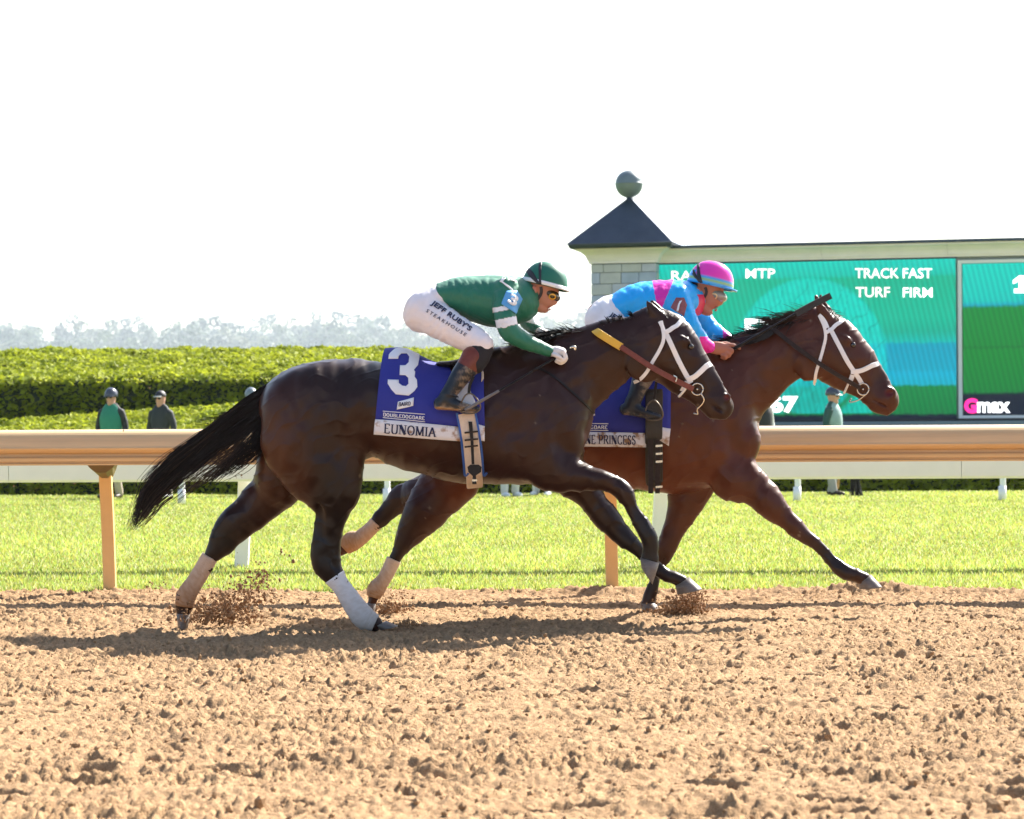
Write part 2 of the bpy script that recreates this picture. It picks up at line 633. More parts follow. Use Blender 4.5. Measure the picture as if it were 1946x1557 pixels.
M_dirt = mat('loose dirt', (0.335, 0.212, 0.115), 0.95, var=0.45, vscale=34, bump=0.8, bscale=190, spec=0.12)
M_dirt2 = mat('coarse dirt', (0.335, 0.212, 0.115), 0.95, var=0.3, vscale=5, bump=1.0, bscale=14, spec=0.15)
M_clod = mat('dirt clod', (0.27, 0.145, 0.065), 0.95, var=0.25, vscale=30, bump=0.4, bscale=120, spec=0.15)
M_soil = mat('turf soil', (0.24, 0.28, 0.085), 0.9, var=0.22, vscale=2.5, spec=0.1, bump=0.6, bscale=30)
M_far = mat('meadow', (0.10, 0.17, 0.04), 0.95, var=0.3, vscale=0.05)

sheet('infield_ground', -5000, 5000, 60, 5200, -0.02, M_far)
sheet('dirt_surround', -70, 70, -40, 17.0, -0.07, M_dirt2)

# --- the harrowed dirt: a height field with clods and hoof pits
EDGE = 17.0
na, nc = 780, 930
gu = np.linspace(-1, 1, na)
gc = np.linspace(5.4, EDGE + 0.25, nc)
dc = gc[1] - gc[0]
half = lambda c: 0.2 * c + 1.5
GU, GC = np.meshgrid(gu, gc, indexing='ij')
GA = GU * half(GC)


def worley(x, y, seed, pw=3.0):
    """per-cell random height with rounded lumps"""
    r = np.random.default_rng(seed)
    J = r.random((128, 128, 3)).astype(np.float32)
    xi, yi = np.floor(x).astype(int), np.floor(y).astype(int)
    best = np.full(x.shape, 9.0, np.float32); val = np.zeros(x.shape, np.float32)
    for i in (-1, 0, 1):
        for j in (-1, 0, 1):
            c = J[(xi + i) & 127, (yi + j) & 127]
            d = np.sqrt((xi + i + c[..., 0] - x) ** 2 + (yi + j + c[..., 1] - y) ** 2)
            m = d < best
            best = np.where(m, d, best); val = np.where(m, c[..., 2], val)
    return val ** pw * np.clip(1.3 - 1.25 * best, 0, 1) ** 0.55


w1 = vnoise(GA * 20, GC * 20, 91) - 0.5
w2 = vnoise(GA * 20, GC * 20, 92) - 0.5
Z = 0.030 * (vnoise(GA * 1.6, GC * 5.0, 1) - 0.5) + 0.020 * (vnoise(GA * 4.5, GC * 9, 2) - 0.5)
Z += 0.008 * (vnoise(GA * 12, GC * 15, 3) - 0.5)
pt_ = 0.45 + 1.1 * vnoise(GA * 1.7, GC * 3.3, 7) ** 1.5
Z += 0.014 * pt_ * worley(GA * 27 + w1, GC * 27 + w2, 4, 5.0)
Z += 0.023 * pt_ * worley(GA * 54 + 1.5 * w1, GC * 46 + 1.5 * w2, 5, 2.4)
Z += 0.012 * (vnoise(GA * 75, GC * 60, 6) - 0.5)
r0 = np.random.default_rng(5)


def stamp(a, c, ra, rc, h):
    h_ = half(c)
    i0, i1 = int(((a - ra) / h_ + 1) / 2 * (na - 1)), int(((a + ra) / h_ + 1) / 2 * (na - 1)) + 2
    j0, j1 = int((c - rc * 1.4 - gc[0]) / dc), int((c + rc * 1.4 - gc[0]) / dc) + 2
    i0, j0 = max(i0, 0), max(j0, 0)
    A, B = GA[i0:i1, j0:j1], GC[i0:i1, j0:j1]
    if A.size == 0: return
    d = ((A - a) / ra) ** 2 + ((B - c) / rc) ** 2 + 0.5 * w1[i0:i1, j0:j1]
    if h > 0:
        Z[i0:i1, j0:j1] += h * np.clip(1 - d, 0, 1) ** 0.4
    else:
        Z[i0:i1, j0:j1] += h * np.clip(1.1 - d, 0, 1) ** 0.5


for k in range(3200):
    c = 6.2 + (EDGE - 6.4) * r0.random()
    a = (r0.random() - 0.5) * (2 * (0.2 * c + 1.3))
    s = 0.010 + 0.013 * r0.random() ** 3 + 0.014 * (r0.random() < 0.03)
    stamp(a, c, s * (1 + 0.8 * r0.random()), s, s * (0.35 + 0.4 * r0.random()))
for k in range(900):
    c = 6.3 + (EDGE - 6.6) * r0.random()
    a = (r0.random() - 0.5) * (2 * (0.2 * c + 1.2))
    stamp(a, c, 0.025 + 0.10 * r0.random() ** 2, 0.018 + 0.032 * r0.random(), -(0.020 + 0.034 * r0.random()))
# ridge of loose dirt pushed up against the turf
rid = np.exp(-((GC - (EDGE - 0.02)) / 0.10) ** 2)
Z += rid * (0.022 + 0.05 * vnoise(GA * 2.2, GC * 0.6, 8) ** 2 * np.clip((GA + 1.0) / 3, 0.05, 1) + 0.012 * (vnoise(GA * 13, GC * 9, 9) - 0.5))
Z -= 0.02 * np.exp(-((GC - (EDGE - 0.45)) / 0.25) ** 2) * vnoise(GA * 3, GC * 3, 10)
Z -= np.clip((GC - EDGE - 0.08) / 0.17, 0, 1) * 0.09
Z -= 0.018
idx = np.arange(na * nc).reshape(na, nc)
F = np.stack([idx[:-1, :-1], idx[1:, :-1], idx[1:, 1:], idx[:-1, 1:]], -1).reshape(-1, 4)
tag(obj('dirt_track', track(GA, GC, Z).reshape(-1, 3), F, M_dirt), kind='structure')


def ground_z(a, c):
    i = int(np.clip((a / half(c) + 1) / 2 * (na - 1), 0, na - 1)); j = int(np.clip((c - gc[0]) / dc, 0, nc - 1))
    return Z[i, j]


# --- loose clods lying on the dirt
_ic = bmesh.new()
bmesh.ops.create_icosphere(_ic, subdivisions=1, radius=1.0)
ICO_V = np.array([v.co[:] for v in _ic.verts])
_ic.verts.index_update()
ICO_F = np.array([[v.index for v in f.verts] for f in _ic.faces])
_ic.free()


def clods(name, C, R, mt, kind='stuff', seed=3, parent=None):
    r = np.random.default_rng(seed)
    n = len(C)
    j = 0.65 + 0.7 * r.random((n, 12, 1))
    sc = R[:, None, None] * (0.6 + 0.8 * r.random((n, 1, 3)))
    v = (C[:, None, :] + ICO_V[None] * j * sc).reshape(-1, 3)
    F = (ICO_F[None] + 12 * np.arange(n)[:, None, None]).reshape(-1, 3)
    o = obj(name, v, F, mt, parent, smooth=False)
    return tag(o, kind=kind)


n = 9000
cc = 6.2 + (EDGE - 6.3) * r0.random(n)
aa = (r0.random(n) - 0.5) * 2 * (0.2 * cc + 1.2)
rr = 0.004 + 0.009 * r0.random(n) ** 3 + 0.010 * (r0.random(n) < 0.012)
zz = np.array([ground_z(a, c) for a, c in zip(aa, cc)])
tag(clods('dirt_clods', track(aa, cc, zz + rr * 0.35), rr, M_dirt), 'loose lumps of tan dirt strewn over the harrowed track', 'dirt')

# --- turf
sheet('turf_course', -60, 60, EDGE + 0.02, 60.5, 0.0, M_soil)
M_grass = mat('grass blade', (0.16, 0.25, 0.03), 0.55, attr='col', transl=0.55, spec=0.2)


def grass(name, n, c0, c1, hmin, hmax, wd, seed):
    r = np.random.default_rng(seed)
    c = c0 + (c1 - c0) * r.random(n) ** 1.35
    a = (r.random(n) - 0.5) * 2 * (0.205 * c + 2.4)
    pt = vnoise(a * 0.9, c * 0.55, 21) * 0.6 + vnoise(a * 4, c * 2.5, 22) * 0.4
    h = (hmin + (hmax - hmin) * r.random(n)) * (0.55 + 0.9 * pt)
    an = r.random(n) * 2 * np.pi
    w = wd * (0.7 + 0.6 * r.random(n)) * (c / 17) ** 0.7
    b = track(a, c, 0)
    dx, dy = np.cos(an) * w / 2, np.sin(an) * w / 2
    le = (r.random((n, 2)) - 0.5) * 1.3 * h[:, None]
    v = np.stack([b + np.stack([-dx, -dy, 0 * dx], 1), b + np.stack([dx, dy, 0 * dx], 1),
                  b + np.stack([le[:, 0], le[:, 1], h], 1)], 1).reshape(-1, 3)
    F = np.arange(3 * n).reshape(-1, 3)
    g = np.stack([0.26 + 0.16 * r.random(n), 0.32 + 0.14 * r.random(n), 0.06 + 0.05 * r.random(n)], 1)
    g *= (0.70 + 0.42 * pt)[:, None]
    dry = r.random(n) < 0.16
    g[dry] = np.stack([0.42 + 0 * g[dry, 0], 0.42 + 0 * g[dry, 0], 0.22 + 0 * g[dry, 0]], 1)
    return obj(name, v, F, M_grass, cols=np.repeat(g, 3, 0), smooth=False)


tag(grass('grass', 400000, EDGE + 0.06, 44.0, 0.016, 0.045, 0.013, 31),
    'short bright sunlit green grass of the turf course', 'grass', kind='stuff')

# --- rails
M_tan = mat('tan rail', (0.64, 0.43, 0.215), 0.27, spec=0.6, var=0.14, vscale=3, bump=0.05, bscale=20, stretch=(0.25, 4, 8))
M_tanp = mat('tan post', (0.68, 0.43, 0.18), 0.45, var=0.08, vscale=5)
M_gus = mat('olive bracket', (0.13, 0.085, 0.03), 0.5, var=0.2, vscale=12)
M_white = mat('white rail plastic', (0.86, 0.83, 0.88), 0.4, var=0.04, vscale=4)


def rail_beam(name, prof, c, a0, a1, mt, parent, cuts=()):
    """extrude a profile of (towards camera, height) along the track"""
    prof = np.array(prof)
    ends = [a0, *cuts, a1]
    for i in range(len(ends) - 1):
        A = np.array([ends[i] + 0.002, ends[i + 1] - 0.002])
        v = np.concatenate([track(np.full(len(prof), a), c - prof[:, 0], prof[:, 1]) for a in A])
        n = len(prof)
        F = [(j, (j + 1) % n, n + (j + 1) % n, n + j) for j in range(n)] + [tuple(range(n))[::-1], tuple(range(n, 2 * n))]
        fix_normals(obj(name, v, F, mt, parent, smooth=False))


def post(name, a, c, z0, z1, wa, wc, mt, parent, lean_a=0.0, lean_c=0.0, seg=5):
    v = []
    for i in range(seg + 1):
        t = i / seg
        A, Cc, zz_ = a + lean_a * t, c - lean_c * t ** 2, z0 + (z1 - z0) * t
        v += list(track([A - wa / 2, A + wa / 2, A + wa / 2, A - wa / 2], [Cc - wc / 2, Cc - wc / 2, Cc + wc / 2, Cc + wc / 2], zz_))
    F = [(4 * i + j, 4 * i + (j + 1) % 4, 4 * i + 4 + (j + 1) % 4, 4 * i + 4 + j) for i in range(seg) for j in range(4)]
    F += [(3, 2, 1, 0), (4 * seg, 4 * seg + 1, 4 * seg + 2, 4 * seg + 3)]
    o = obj(name, v, F, mt, parent, smooth=False)
    return bevel(o, 0.006, 1)


def a_at(px, py, D):
    return P(px, py, D)[0]


CT = EDGE - 0.42
tan = empty('running_rail', track(0, EDGE + 0.1, 0), 'tan plastic running rail with a deep overhanging lip along the dirt track', 'rail')
TP = [(-0.16, 1.04), (-0.12, 1.068), (-0.05, 1.083), (0.0, 1.081), (0.04, 1.071), (0.062, 1.061), (0.078, 1.048), (0.090, 1.028), (0.096, 1.005), (0.10, 0.972),
      (0.106, 0.962), (0.098, 0.95), (0.075, 0.935), (0.055, 0.928), (0.035, 0.925), (0.035, 0.908), (0.058, 0.904), (0.066, 0.895),
      (0.062, 0.876), (0.045, 0.872), (0.045, 0.866), (0.058, 0.862), (0.056, 0.852), (-0.10, 0.86), (-0.16, 0.9)]
rail_beam('rail_beam', TP, CT, -14, 14, M_tan, tan, cuts=(-9.2, -4.55, 4.55, 9.2))
for k, px in enumerate((-2649, -1696, -743, 209, 1163, 2116, 3069, 4022)):
    a = a_at(px, 1000, EDGE + 0.1)
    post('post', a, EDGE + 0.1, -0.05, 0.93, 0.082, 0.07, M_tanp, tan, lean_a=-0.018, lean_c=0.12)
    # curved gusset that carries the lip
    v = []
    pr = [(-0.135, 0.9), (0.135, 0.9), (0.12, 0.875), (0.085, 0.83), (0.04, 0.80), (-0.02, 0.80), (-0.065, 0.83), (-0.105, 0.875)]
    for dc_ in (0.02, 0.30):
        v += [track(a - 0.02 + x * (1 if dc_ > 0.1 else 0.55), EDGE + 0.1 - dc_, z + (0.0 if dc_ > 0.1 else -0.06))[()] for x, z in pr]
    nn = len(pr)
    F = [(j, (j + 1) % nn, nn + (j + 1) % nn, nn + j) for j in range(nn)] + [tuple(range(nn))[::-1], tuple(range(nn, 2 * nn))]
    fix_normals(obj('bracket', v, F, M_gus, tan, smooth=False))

CW = 20.0
wr = empty('running_rail', track(0, CW, 0), 'wide white running rail just behind the tan rail', 'rail')
WP = [(-0.12, 0.98), (-0.05, 1.02), (0.03, 1.03), (0.10, 1.0), (0.13, 0.94), (0.14, 0.86), (0.13, 0.80), (0.115, 0.70), (0.10, 0.682), (0.02, 0.682), (0.02, 0.8), (-0.10, 0.9)]
rail_beam('rail_beam', WP, CW - 0.15, -18, 18, M_white, wr, cuts=(-11.2, -3.9, 3.4, 10.7))
for px in (-2708, -1919, -1130, -340, 449, 1238, 2027, 2816, 3605):
    post('post', a_at(px, 1085, CW) + 0.04, CW, -0.02, 0.85, 0.105, 0.09, M_white, wr, lean_a=0.05, lean_c=0.1)

CF = 38.5
fr = empty('running_rail', track(0, CF, 0), 'far white rail on thin round posts across the turf', 'rail')
rail_beam('rail_beam', [(-0.04, 0.93), (0.04, 0.93), (0.05, 0.96), (0.04, 1.0), (-0.04, 1.0)], CF, -26, 26, M_white, fr, cuts=(-15, -5, 5, 15))
for px in [345 + 390 * k for k in range(-5, 10)]:
    a = a_at(px, 955, CF)
    tube('post', [track(a, CF, -0.02)[()], track(a + 0.01, CF, 0.2)[()], track(a, CF, 0.94)[()]], [0.052, 0.045, 0.045], M_white, fr, n=10, sub=2)
    tube('post_sleeve', [track(a, CF, 0.0)[()], track(a, CF, 0.22)[()]], [0.062, 0.058], M_white, fr, n=10, sub=1)

# --- clipped hedges
M_hedge = mat('hedge leaf', attr='col', rough=0.6, transl=0.42, spec=0.12)
M_hcore = mat('hedge twigs', (0.02, 0.03, 0.01), 0.95)


def hedge(name, sec, a0, a1, nleaf, size, seed, label, shape=None):
    """sec: list of (c, z) from the foot of the front face over the sloping top to the back"""
    r = np.random.default_rng(seed)
    root = empty(name, track((a0 + a1) / 2, sec[0][0], 0), label, 'hedge')
    sec = np.array(sec, float)
    s = np.r_[0, np.cumsum(np.hypot(*np.diff(sec, axis=0).T))]
    u = np.linspace(0, s[-1], 40)
    A = np.linspace(a0, a1, 200)
    cU, zU = np.interp(u, s, sec[:, 0]), np.interp(u, s, sec[:, 1])

    def surf(a, uu, lift=0.0):
        c_, z_ = np.interp(uu, s, sec[:, 0]), np.interp(uu, s, sec[:, 1])
        if shape is not None: z_ = z_ * shape(a)
        bumpy = 0.16 * (vnoise(a * 1.3 + 50, uu * 1.3 + 50, seed) - 0.5) + 0.10 * (vnoise(a * 4 + 50, uu * 4 + 50, seed + 1) - 0.5)
        front = np.clip(1 - (c_ - sec[0, 0]) / 0.4, 0, 1)
        return track(a, c_ - (bumpy + lift) * front, np.maximum(z_ + (bumpy + lift) * (1 - front), 0.0))
    AA, UU = np.meshgrid(A, u, indexing='ij')
    i_ = np.arange(AA.size).reshape(AA.shape)
    F = np.stack([i_[:-1, :-1], i_[1:, :-1], i_[1:, 1:], i_[:-1, 1:]], -1).reshape(-1, 4)
    obj('hedge_body', surf(AA, UU, -0.05).reshape(-1, 3), F, M_hcore, root)
    a = a0 + (a1 - a0) * r.random(nleaf)
    uu = s[-1] * r.random(nleaf)
    p = surf(a, uu, 0.0) + (r.random((nleaf, 3)) - 0.5) * 0.10
    nrm = r.normal(size=(nleaf, 3)) * 0.55 + np.array([0, -0.25, 0.9])
    nrm /= np.linalg.norm(nrm, axis=1)[:, None]
    t1 = np.cross(nrm, r.normal(size=(nleaf, 3))); t1 /= np.linalg.norm(t1, axis=1)[:, None]
    t2 = np.cross(nrm, t1)
    sz = size * (0.6 + 0.8 * r.random((nleaf, 1)))
    v = np.stack([p - t1 * sz, p + t2 * sz * 0.55, p + t1 * sz, p - t2 * sz * 0.55], 1).reshape(-1, 3)
    cl = vnoise(a * 3, uu * 3, seed + 5)
    g = np.stack([0.19 + 0.20 * cl, 0.24 + 0.18 * cl, 0.016 + 0.014 * cl], 1) * (0.75 + 0.5 * r.random((nleaf, 1)))
    tag(obj('hedge_leaves', v, np.arange(4 * nleaf).reshape(-1, 4), M_hedge, root, cols=np.repeat(g, 4, 0), smooth=False), kind='stuff')
    return root


def zat(py, px, D):
    return P(px, py, D)[2]


# low hedge: dark clipped front under the rail, broad sloping top that is highest in the middle
HS = lambda a: np.interp(a, [-11, -4.6, -2.5, 3, 12], [0.62, 1.0, 1.05, 1.05, 1.0])
hedge('hedge', [(44.5, 0), (44.5, 0.85), (44.7, 0.93), (49.5, 1.62), (50.2, 1.2)], -24, 2.6, 130000, 0.060, 41,
      'low hedge with a broad sloping sunlit top behind the two men', shape=lambda a: np.interp(a, [-13, -9.5, -5, -2, 4], [0.72, 0.82, 1.0, 1.03, 1.0]))
hedge('hedge', [(52.0, 0), (52.0, 2.12), (52.3, 2.22), (60.5, 3.02), (61.2, 2.0)], -28, 2.7, 200000, 0.066, 43,
      'tall hedge with black shaded face and bright top under the far trees')
hedge('hedge', [(45.2, 0), (45.2, 0.62), (45.35, 0.7), (46.2, 0.72), (46.4, 0.3)], 4.0, 15.5, 22000, 0.065, 47,
      'low dark green clipped hedge at the foot of the scoreboard')

# --- wooded hill far away
FS = 2.2
hx = np.linspace(-900, 900, 60) * FS
hy = np.linspace(900, 2300, 30) * FS
HX, HY = np.meshgrid(hx, hy, indexing='ij')


def hill_z(x, y):
    x, y = x / FS, y / FS
    t = np.clip((y - 950) / 750, 0, 1)
    return FS * 56 * t * t * (3 - 2 * t) * (0.95 + 0.05 * np.sin(x / 140.0 + 0.8)) - 1


i_ = np.arange(HX.size).reshape(HX.shape)
F = np.stack([i_[:-1, :-1], i_[1:, :-1], i_[1:, 1:], i_[:-1, 1:]], -1).reshape(-1, 4)
tag(obj('hill', np.stack([HX, HY, hill_z(HX, HY)], -1).reshape(-1, 3), F, M_far), kind='structure')
M_leaf = mat('tree leaf', attr='col', rough=0.6, transl=0.3)
M_bark = mat('bark', (0.08, 0.06, 0.045), 0.9, var=0.3, vscale=2)
rt = np.random.default_rng(77)
crowns = []
for k in range(6):
    nl = 900
    nb = 14
    tall = 1.0 if k < 4 else 1.7
    cb = rt.normal(size=(nb, 3)) * np.array([0.27, 0.27, 0.22 * tall]) + np.array([0, 0, 0.60 * (0.8 + 0.2 * tall)])
    rb = 0.16 + 0.12 * rt.random(nb)
    w = rt.integers(0, nb, nl)
    d = rt.normal(size=(nl, 3)); d /= np.linalg.norm(d, axis=1)[:, None]
    p = cb[w] + d * (rb[w] * (0.75 + 0.3 * rt.random(nl)))[:, None]
    nn = d + 0.5 * rt.normal(size=(nl, 3)); nn /= np.linalg.norm(nn, axis=1)[:, None]
    t1 = np.cross(nn, rt.normal(size=(nl, 3))); t1 /= np.linalg.norm(t1, axis=1)[:, None]
    t2 = np.cross(nn, t1)
    sz = 0.045 * (0.6 + 0.8 * rt.random((nl, 1)))
    v = np.stack([p - t1 * sz, p + t2 * sz, p + t1 * sz, p - t2 * sz], 1).reshape(-1, 3)
    base = [(0.06, 0.10, 0.045), (0.09, 0.13, 0.055), (0.04, 0.075, 0.04), (0.12, 0.14, 0.07), (0.03, 0.06, 0.045), (0.035, 0.065, 0.045)][k]
    g = np.array(base) * (0.7 + 0.6 * rt.random((nl, 1)))
    crowns.append(mesh('crown', v, np.arange(4 * nl).reshape(-1, 4), M_leaf, np.repeat(g, 4, 0), smooth=False))
_t = tube('trunk', [V3(0, 0, -0.1), V3(0.01, 0, 0.25), V3(0, 0.01, 0.62)], [0.04, 0.03, 0.012], M_bark, n=6, sub=2)
trunk_me = _t.data
bpy.data.objects.remove(_t)
TREES = []
for k in range(298):
    px = -330 + 1570 * rt.random()
    Y = FS * (1120 + 560 * rt.random() ** 0.8)
    x = (px - CX) / FPX * Y
    h = FS * (12 + 8 * rt.random())
    kk = int(rt.choice(6, p=[0.22, 0.24, 0.2, 0.18, 0.08, 0.08]))
    r = empty('tree', (x, Y, float(hill_z(x, Y)) - 0.3), 'pale hazy tree on the far wooded hillside', 'tree', 'trees on the far hillside')
    for nm, me in (('crown', crowns[kk]), ('trunk', trunk_me)):
        o = bpy.data.objects.new(nm, me)
        COL.objects.link(o)
        o.parent = r
    r.scale = (h * (0.9 + 0.5 * rt.random()), h * (0.9 + 0.5 * rt.random()), h)
    r.rotation_euler = (0, 0, rt.random() * 6.28)

# --- the air
hz = bpy.data.materials.new('haze')
hz.use_nodes = True
t = hz.node_tree
t.nodes.clear()
vo = t.nodes.new('ShaderNodeVolumePrincipled')
vo.inputs['Color'].default_value = (0.80, 0.91, 1.0, 1)
vo.inputs['Density'].default_value = 0.00011
vo.inputs['Anisotropy'].default_value = 0.3
mo = t.nodes.new('ShaderNodeOutputMaterial')
t.links.new(vo.outputs[0], mo.inputs['Volume'])
v, F = box8([(-5200, -60, -4.5), (5200, -60, -4.5), (5200, 5300, -4.5), (-5200, 5300, -4.5), (-5200, -60, 200), (5200, -60, 200), (5200, 5300, 200), (-5200, 5300, 200)])
tag(fix_normals(obj('haze', v, F, hz, smooth=False)), kind='stuff')

# ================================================================== the scoreboard
TH = math.radians(14)
BB = V3(math.cos(TH), -math.sin(TH), 0)
BN = V3(-math.sin(TH), -math.cos(TH), 0)
BO = P(1247, 700, 62.0); BO[2] = 0


def bp(px, py, off=0.0):
    """(along, height) on the scoreboard's front plane, moved off towards the track"""
    d = ray(px, py)
    o = V3(0, 0, EYE)
    t = ((BO + BN * off - o) @ BN) / (d @ BN)
    q = o + d * t - BO
    return q @ BB, q[2]


def bl(s, n, z):
    return BO + BB * s + BN * n + V3(0, 0, z)


def bbox(name, s0, s1, n0, n1, z0, z1, mt, parent, bev=0.0):
    v, F = box8([bl(s0, n1, z0), bl(s1, n1, z0), bl(s1, n0, z0), bl(s0, n0, z0), bl(s0, n1, z1), bl(s1, n1, z1), bl(s1, n0, z1), bl(s0, n0, z1)])
    o = fix_normals(obj(name, v, F, mt, parent, smooth=False))
    return bevel(o, bev, 1) if bev else o


M_lime = mat('painted cornice', (0.90, 0.81, 0.79), 0.6, var=0.06, vscale=2)
M_roof = mat('slate grey metal roof', (0.06, 0.08, 0.11), 0.5, var=0.22, vscale=1.6, metal=0.85, spec=0.8)
M_ball = mat('weathered zinc ball', (0.17, 0.21, 0.23), 0.45, var=0.2, vscale=3, metal=0.2)
M_black = mat('black screen frame', (0.012, 0.013, 0.016), 0.4)
M_ledge = mat('grey coping', (0.20, 0.25, 0.29), 0.6, var=0.1, vscale=2)
M_core = mat('board shell', (0.22, 0.24, 0.24), 0.8)
M_wpaint = mat('white frame paint', (0.8, 0.8, 0.8), 0.4)
board = empty('scoreboard', BO, 'large infield scoreboard with green screens, stone pillar and ball finial', 'scoreboard')
PO = 0.35                                   # the pillar stands this far in front of the screens
sl_, zt = bp(1123, 503, PO)
sr_, _ = bp(1247, 503, PO)
wid = sr_ - sl_
dep_ = wid * 1.7                       # the pillar is deeper than wide
z_c0 = bp(1247, 499, PO)[1]                 # foot of the cornice
z_c1 = bp(1247, 470, PO + 0.3)[1]
bbox('pillar_core', sl_ + 0.03, sr_ - 0.03, PO - dep_, PO - 0.03, 0, z_c0, M_core, board)
# ashlar blocks
rs = np.random.default_rng(9)
STONES = [mat('stone %s' % nme, c, 0.85, var=0.12, vscale=3, bump=0.3, bscale=8) for nme, c in
          (('grey', (0.47, 0.50, 0.62)), ('blue grey', (0.41, 0.47, 0.60)), ('pale', (0.54, 0.55, 0.64)), ('buff', (0.54, 0.53, 0.53)))]
z = z_c0 - 0.02
row = 0
while z > bp(1180, 690, PO)[1]:
    hh = float(rs.choice([0.15, 0.20, 0.27]))
    s = sl_
    while s < sr_ - 0.02:
        ww = min(float(rs.uniform(0.22, 0.52)), sr_ - s)
        if sr_ - s - ww < 0.15: ww = sr_ - s
        pr = float(rs.uniform(0.0, 0.025))
        bbox('stone_block', s + 0.006, s + ww - 0.006, PO - 0.12, PO + pr, z - hh + 0.006, z - 0.006, STONES[rs.integers(0, 4)], board, 0.008)
        s += ww
    if row < 8:
        bbox('stone_block', sr_ - 0.02, sr_ + 0.012, PO - 0.34, PO - 0.13, z - hh + 0.006, z - 0.006, STONES[rs.integers(0, 4)], board, 0.006)
    z -= hh
    row += 1
# cornice of the pillar: square rings
prof = [(0.0, z_c0), (0.05, z_c0), (0.05, z_c0 + 0.06), (0.07, z_c0 + 0.07), (0.085, z_c0 + 0.12), (0.13, z_c0 + 0.2), (0.22, z_c0 + 0.27), (0.30, z_c0 + 0.30), (0.33, z_c0 + 0.31), (0.33, z_c1)]


def rings(name, prof, mt, parent):
    v = []
    for o_, z_ in prof:
        on = o_
        v += [bl(sl_ - o_, PO + on, z_), bl(sr_ + o_, PO + on, z_), bl(sr_ + o_, PO - dep_ - o_, z_), bl(sl_ - o_, PO - dep_ - o_, z_)]
    n = len(prof)
    F = [(4 * i + j, 4 * i + (j + 1) % 4, 4 * i + 4 + (j + 1) % 4, 4 * i + 4 + j) for i in range(n - 1) for j in range(4)]
    F += [(0, 1, 2, 3), (4 * n - 4, 4 * n - 3, 4 * n - 2, 4 * n - 1)]
    return fix_normals(obj(name, v, F, mt, parent, smooth=False))


rings('cornice', prof, M_lime, board)
z_e = bp(1170, 463, PO + 0.4)[1]
z_a = bp(1195, 381, PO - dep_ / 2)[1]
hw_ = wid / 2
rf = rings('pyramid_roof', [(0.32, z_c1), (0.42, z_c1 + 0.002), (0.45, z_c1 + 0.05), (0.46, z_e - 0.005), (0.50, z_e), (0.46, z_e + 0.03), (-hw_ + 0.06, z_a - 0.02), (-hw_ + 0.05, z_a + 0.02)], M_roof, board)
ctr = (sl_ + sr_) / 2
ball_c = bl(ctr - 0.02, PO - 0.84, bp(1194, 350, PO - 0.84)[1])
br = 26.5 * 62 / FPX
pr = [(0.06, -br * 1.12), (0.07, -br * 1.02), (0.10, -br * 0.95)] + [(br * math.cos(t_), br * math.sin(t_)) for t_ in np.linspace(-1.2, -0.02, 9)] + \
     [(br + 0.006, 0.0), (br + 0.006, 0.012)] + [(br * math.cos(t_), br * math.sin(t_)) for t_ in np.linspace(0.05, 1.56, 10)]
n = 28
v = [ball_c + V3(r_ * math.cos(2 * math.pi * j / n), r_ * math.sin(2 * math.pi * j / n), z_) for r_, z_ in pr for j in range(n)]
F = [(i * n + j, i * n + (j + 1) % n, (i + 1) * n + (j + 1) % n, (i + 1) * n + j) for i in range(len(pr) - 1) for j in range(n)]
F += [tuple(range(n))[::-1], tuple(range((len(pr) - 1) * n, len(pr) * n))]
fix_normals(obj('ball_finial', v, F, M_ball, board))
# long cornice over the screens
s_end = bp(2450, 480, 0)[0]
zb0 = bp(1300, 499, 0.1)[1]
zb1 = bp(1300, 472, 0.35)[1]
cp = [(-0.6, zb0), (0.06, zb0), (0.06, zb0 + 0.05), (0.10, zb0 + 0.055), (0.10, zb0 + 0.09), (0.13, zb0 + 0.16), (0.21, zb0 + 0.24), (0.31, zb0 + 0.28), (0.31, zb1), (-0.6, zb1)]
cuts = [sr_ + 0.01, bp(1560, 480, 0.2)[0], bp(1800, 480, 0.2)[0], s_end]
for i in range(3):
    v = [bl(s_, n_, z_) for s_ in (cuts[i] + 0.003, cuts[i + 1] - 0.003) for n_, z_ in cp]
    k = len(cp)
    F = [(j, (j + 1) % k, k + (j + 1) % k, k + j) for j in range(k)] + [tuple(range(k))[::-1], tuple(range(k, 2 * k))]
    fix_normals(obj('cornice', v, F, M_lime, board, smooth=False))
bbox('flat_roof', sr_ + 0.35, s_end, -1.2, 0.36, zb1 + 0.003, zb1 + 0.07, M_roof, board)
bbox('board_body', sr_ - 0.1, s_end, -1.3, -0.02, 0, zb0 - 0.003, M_core, board)


# --- lit screens: each is a sheet of coloured cells
M_led = bpy.data.materials.new('lit screen')
M_led.use_nodes = True
t = M_led.node_tree
b_ = t.nodes['Principled BSDF']
at = t.nodes.new('ShaderNodeAttribute'); at.attribute_name = 'col'
tc = t.nodes.new('ShaderNodeTexCoord')
mp = t.nodes.new('ShaderNodeMapping'); mp.inputs['Rotation'].default_value = (0, 0.22, 0)
wv = t.nodes.new('ShaderNodeTexWave'); wv.inputs['Scale'].default_value = 2.7; wv.inputs['Distortion'].default_value = 0.6
wv.bands_direction = 'X'
t.links.new(tc.outputs['Object'], mp.inputs['Vector']); t.links.new(mp.outputs[0], wv.inputs['Vector'])
mr = t.nodes.new('ShaderNodeMapRange'); mr.inputs['To Min'].default_value = 0.84; mr.inputs['To Max'].default_value = 1.12
t.links.new(wv.outputs['Fac'], mr.inputs['Value'])
sc_ = t.nodes.new('ShaderNodeVectorMath'); sc_.operation = 'SCALE'
t.links.new(at.outputs['Color'], sc_.inputs[0]); t.links.new(mr.outputs[0], sc_.inputs['Scale'])
t.links.new(sc_.outputs[0], b_.inputs['Emission Color'])
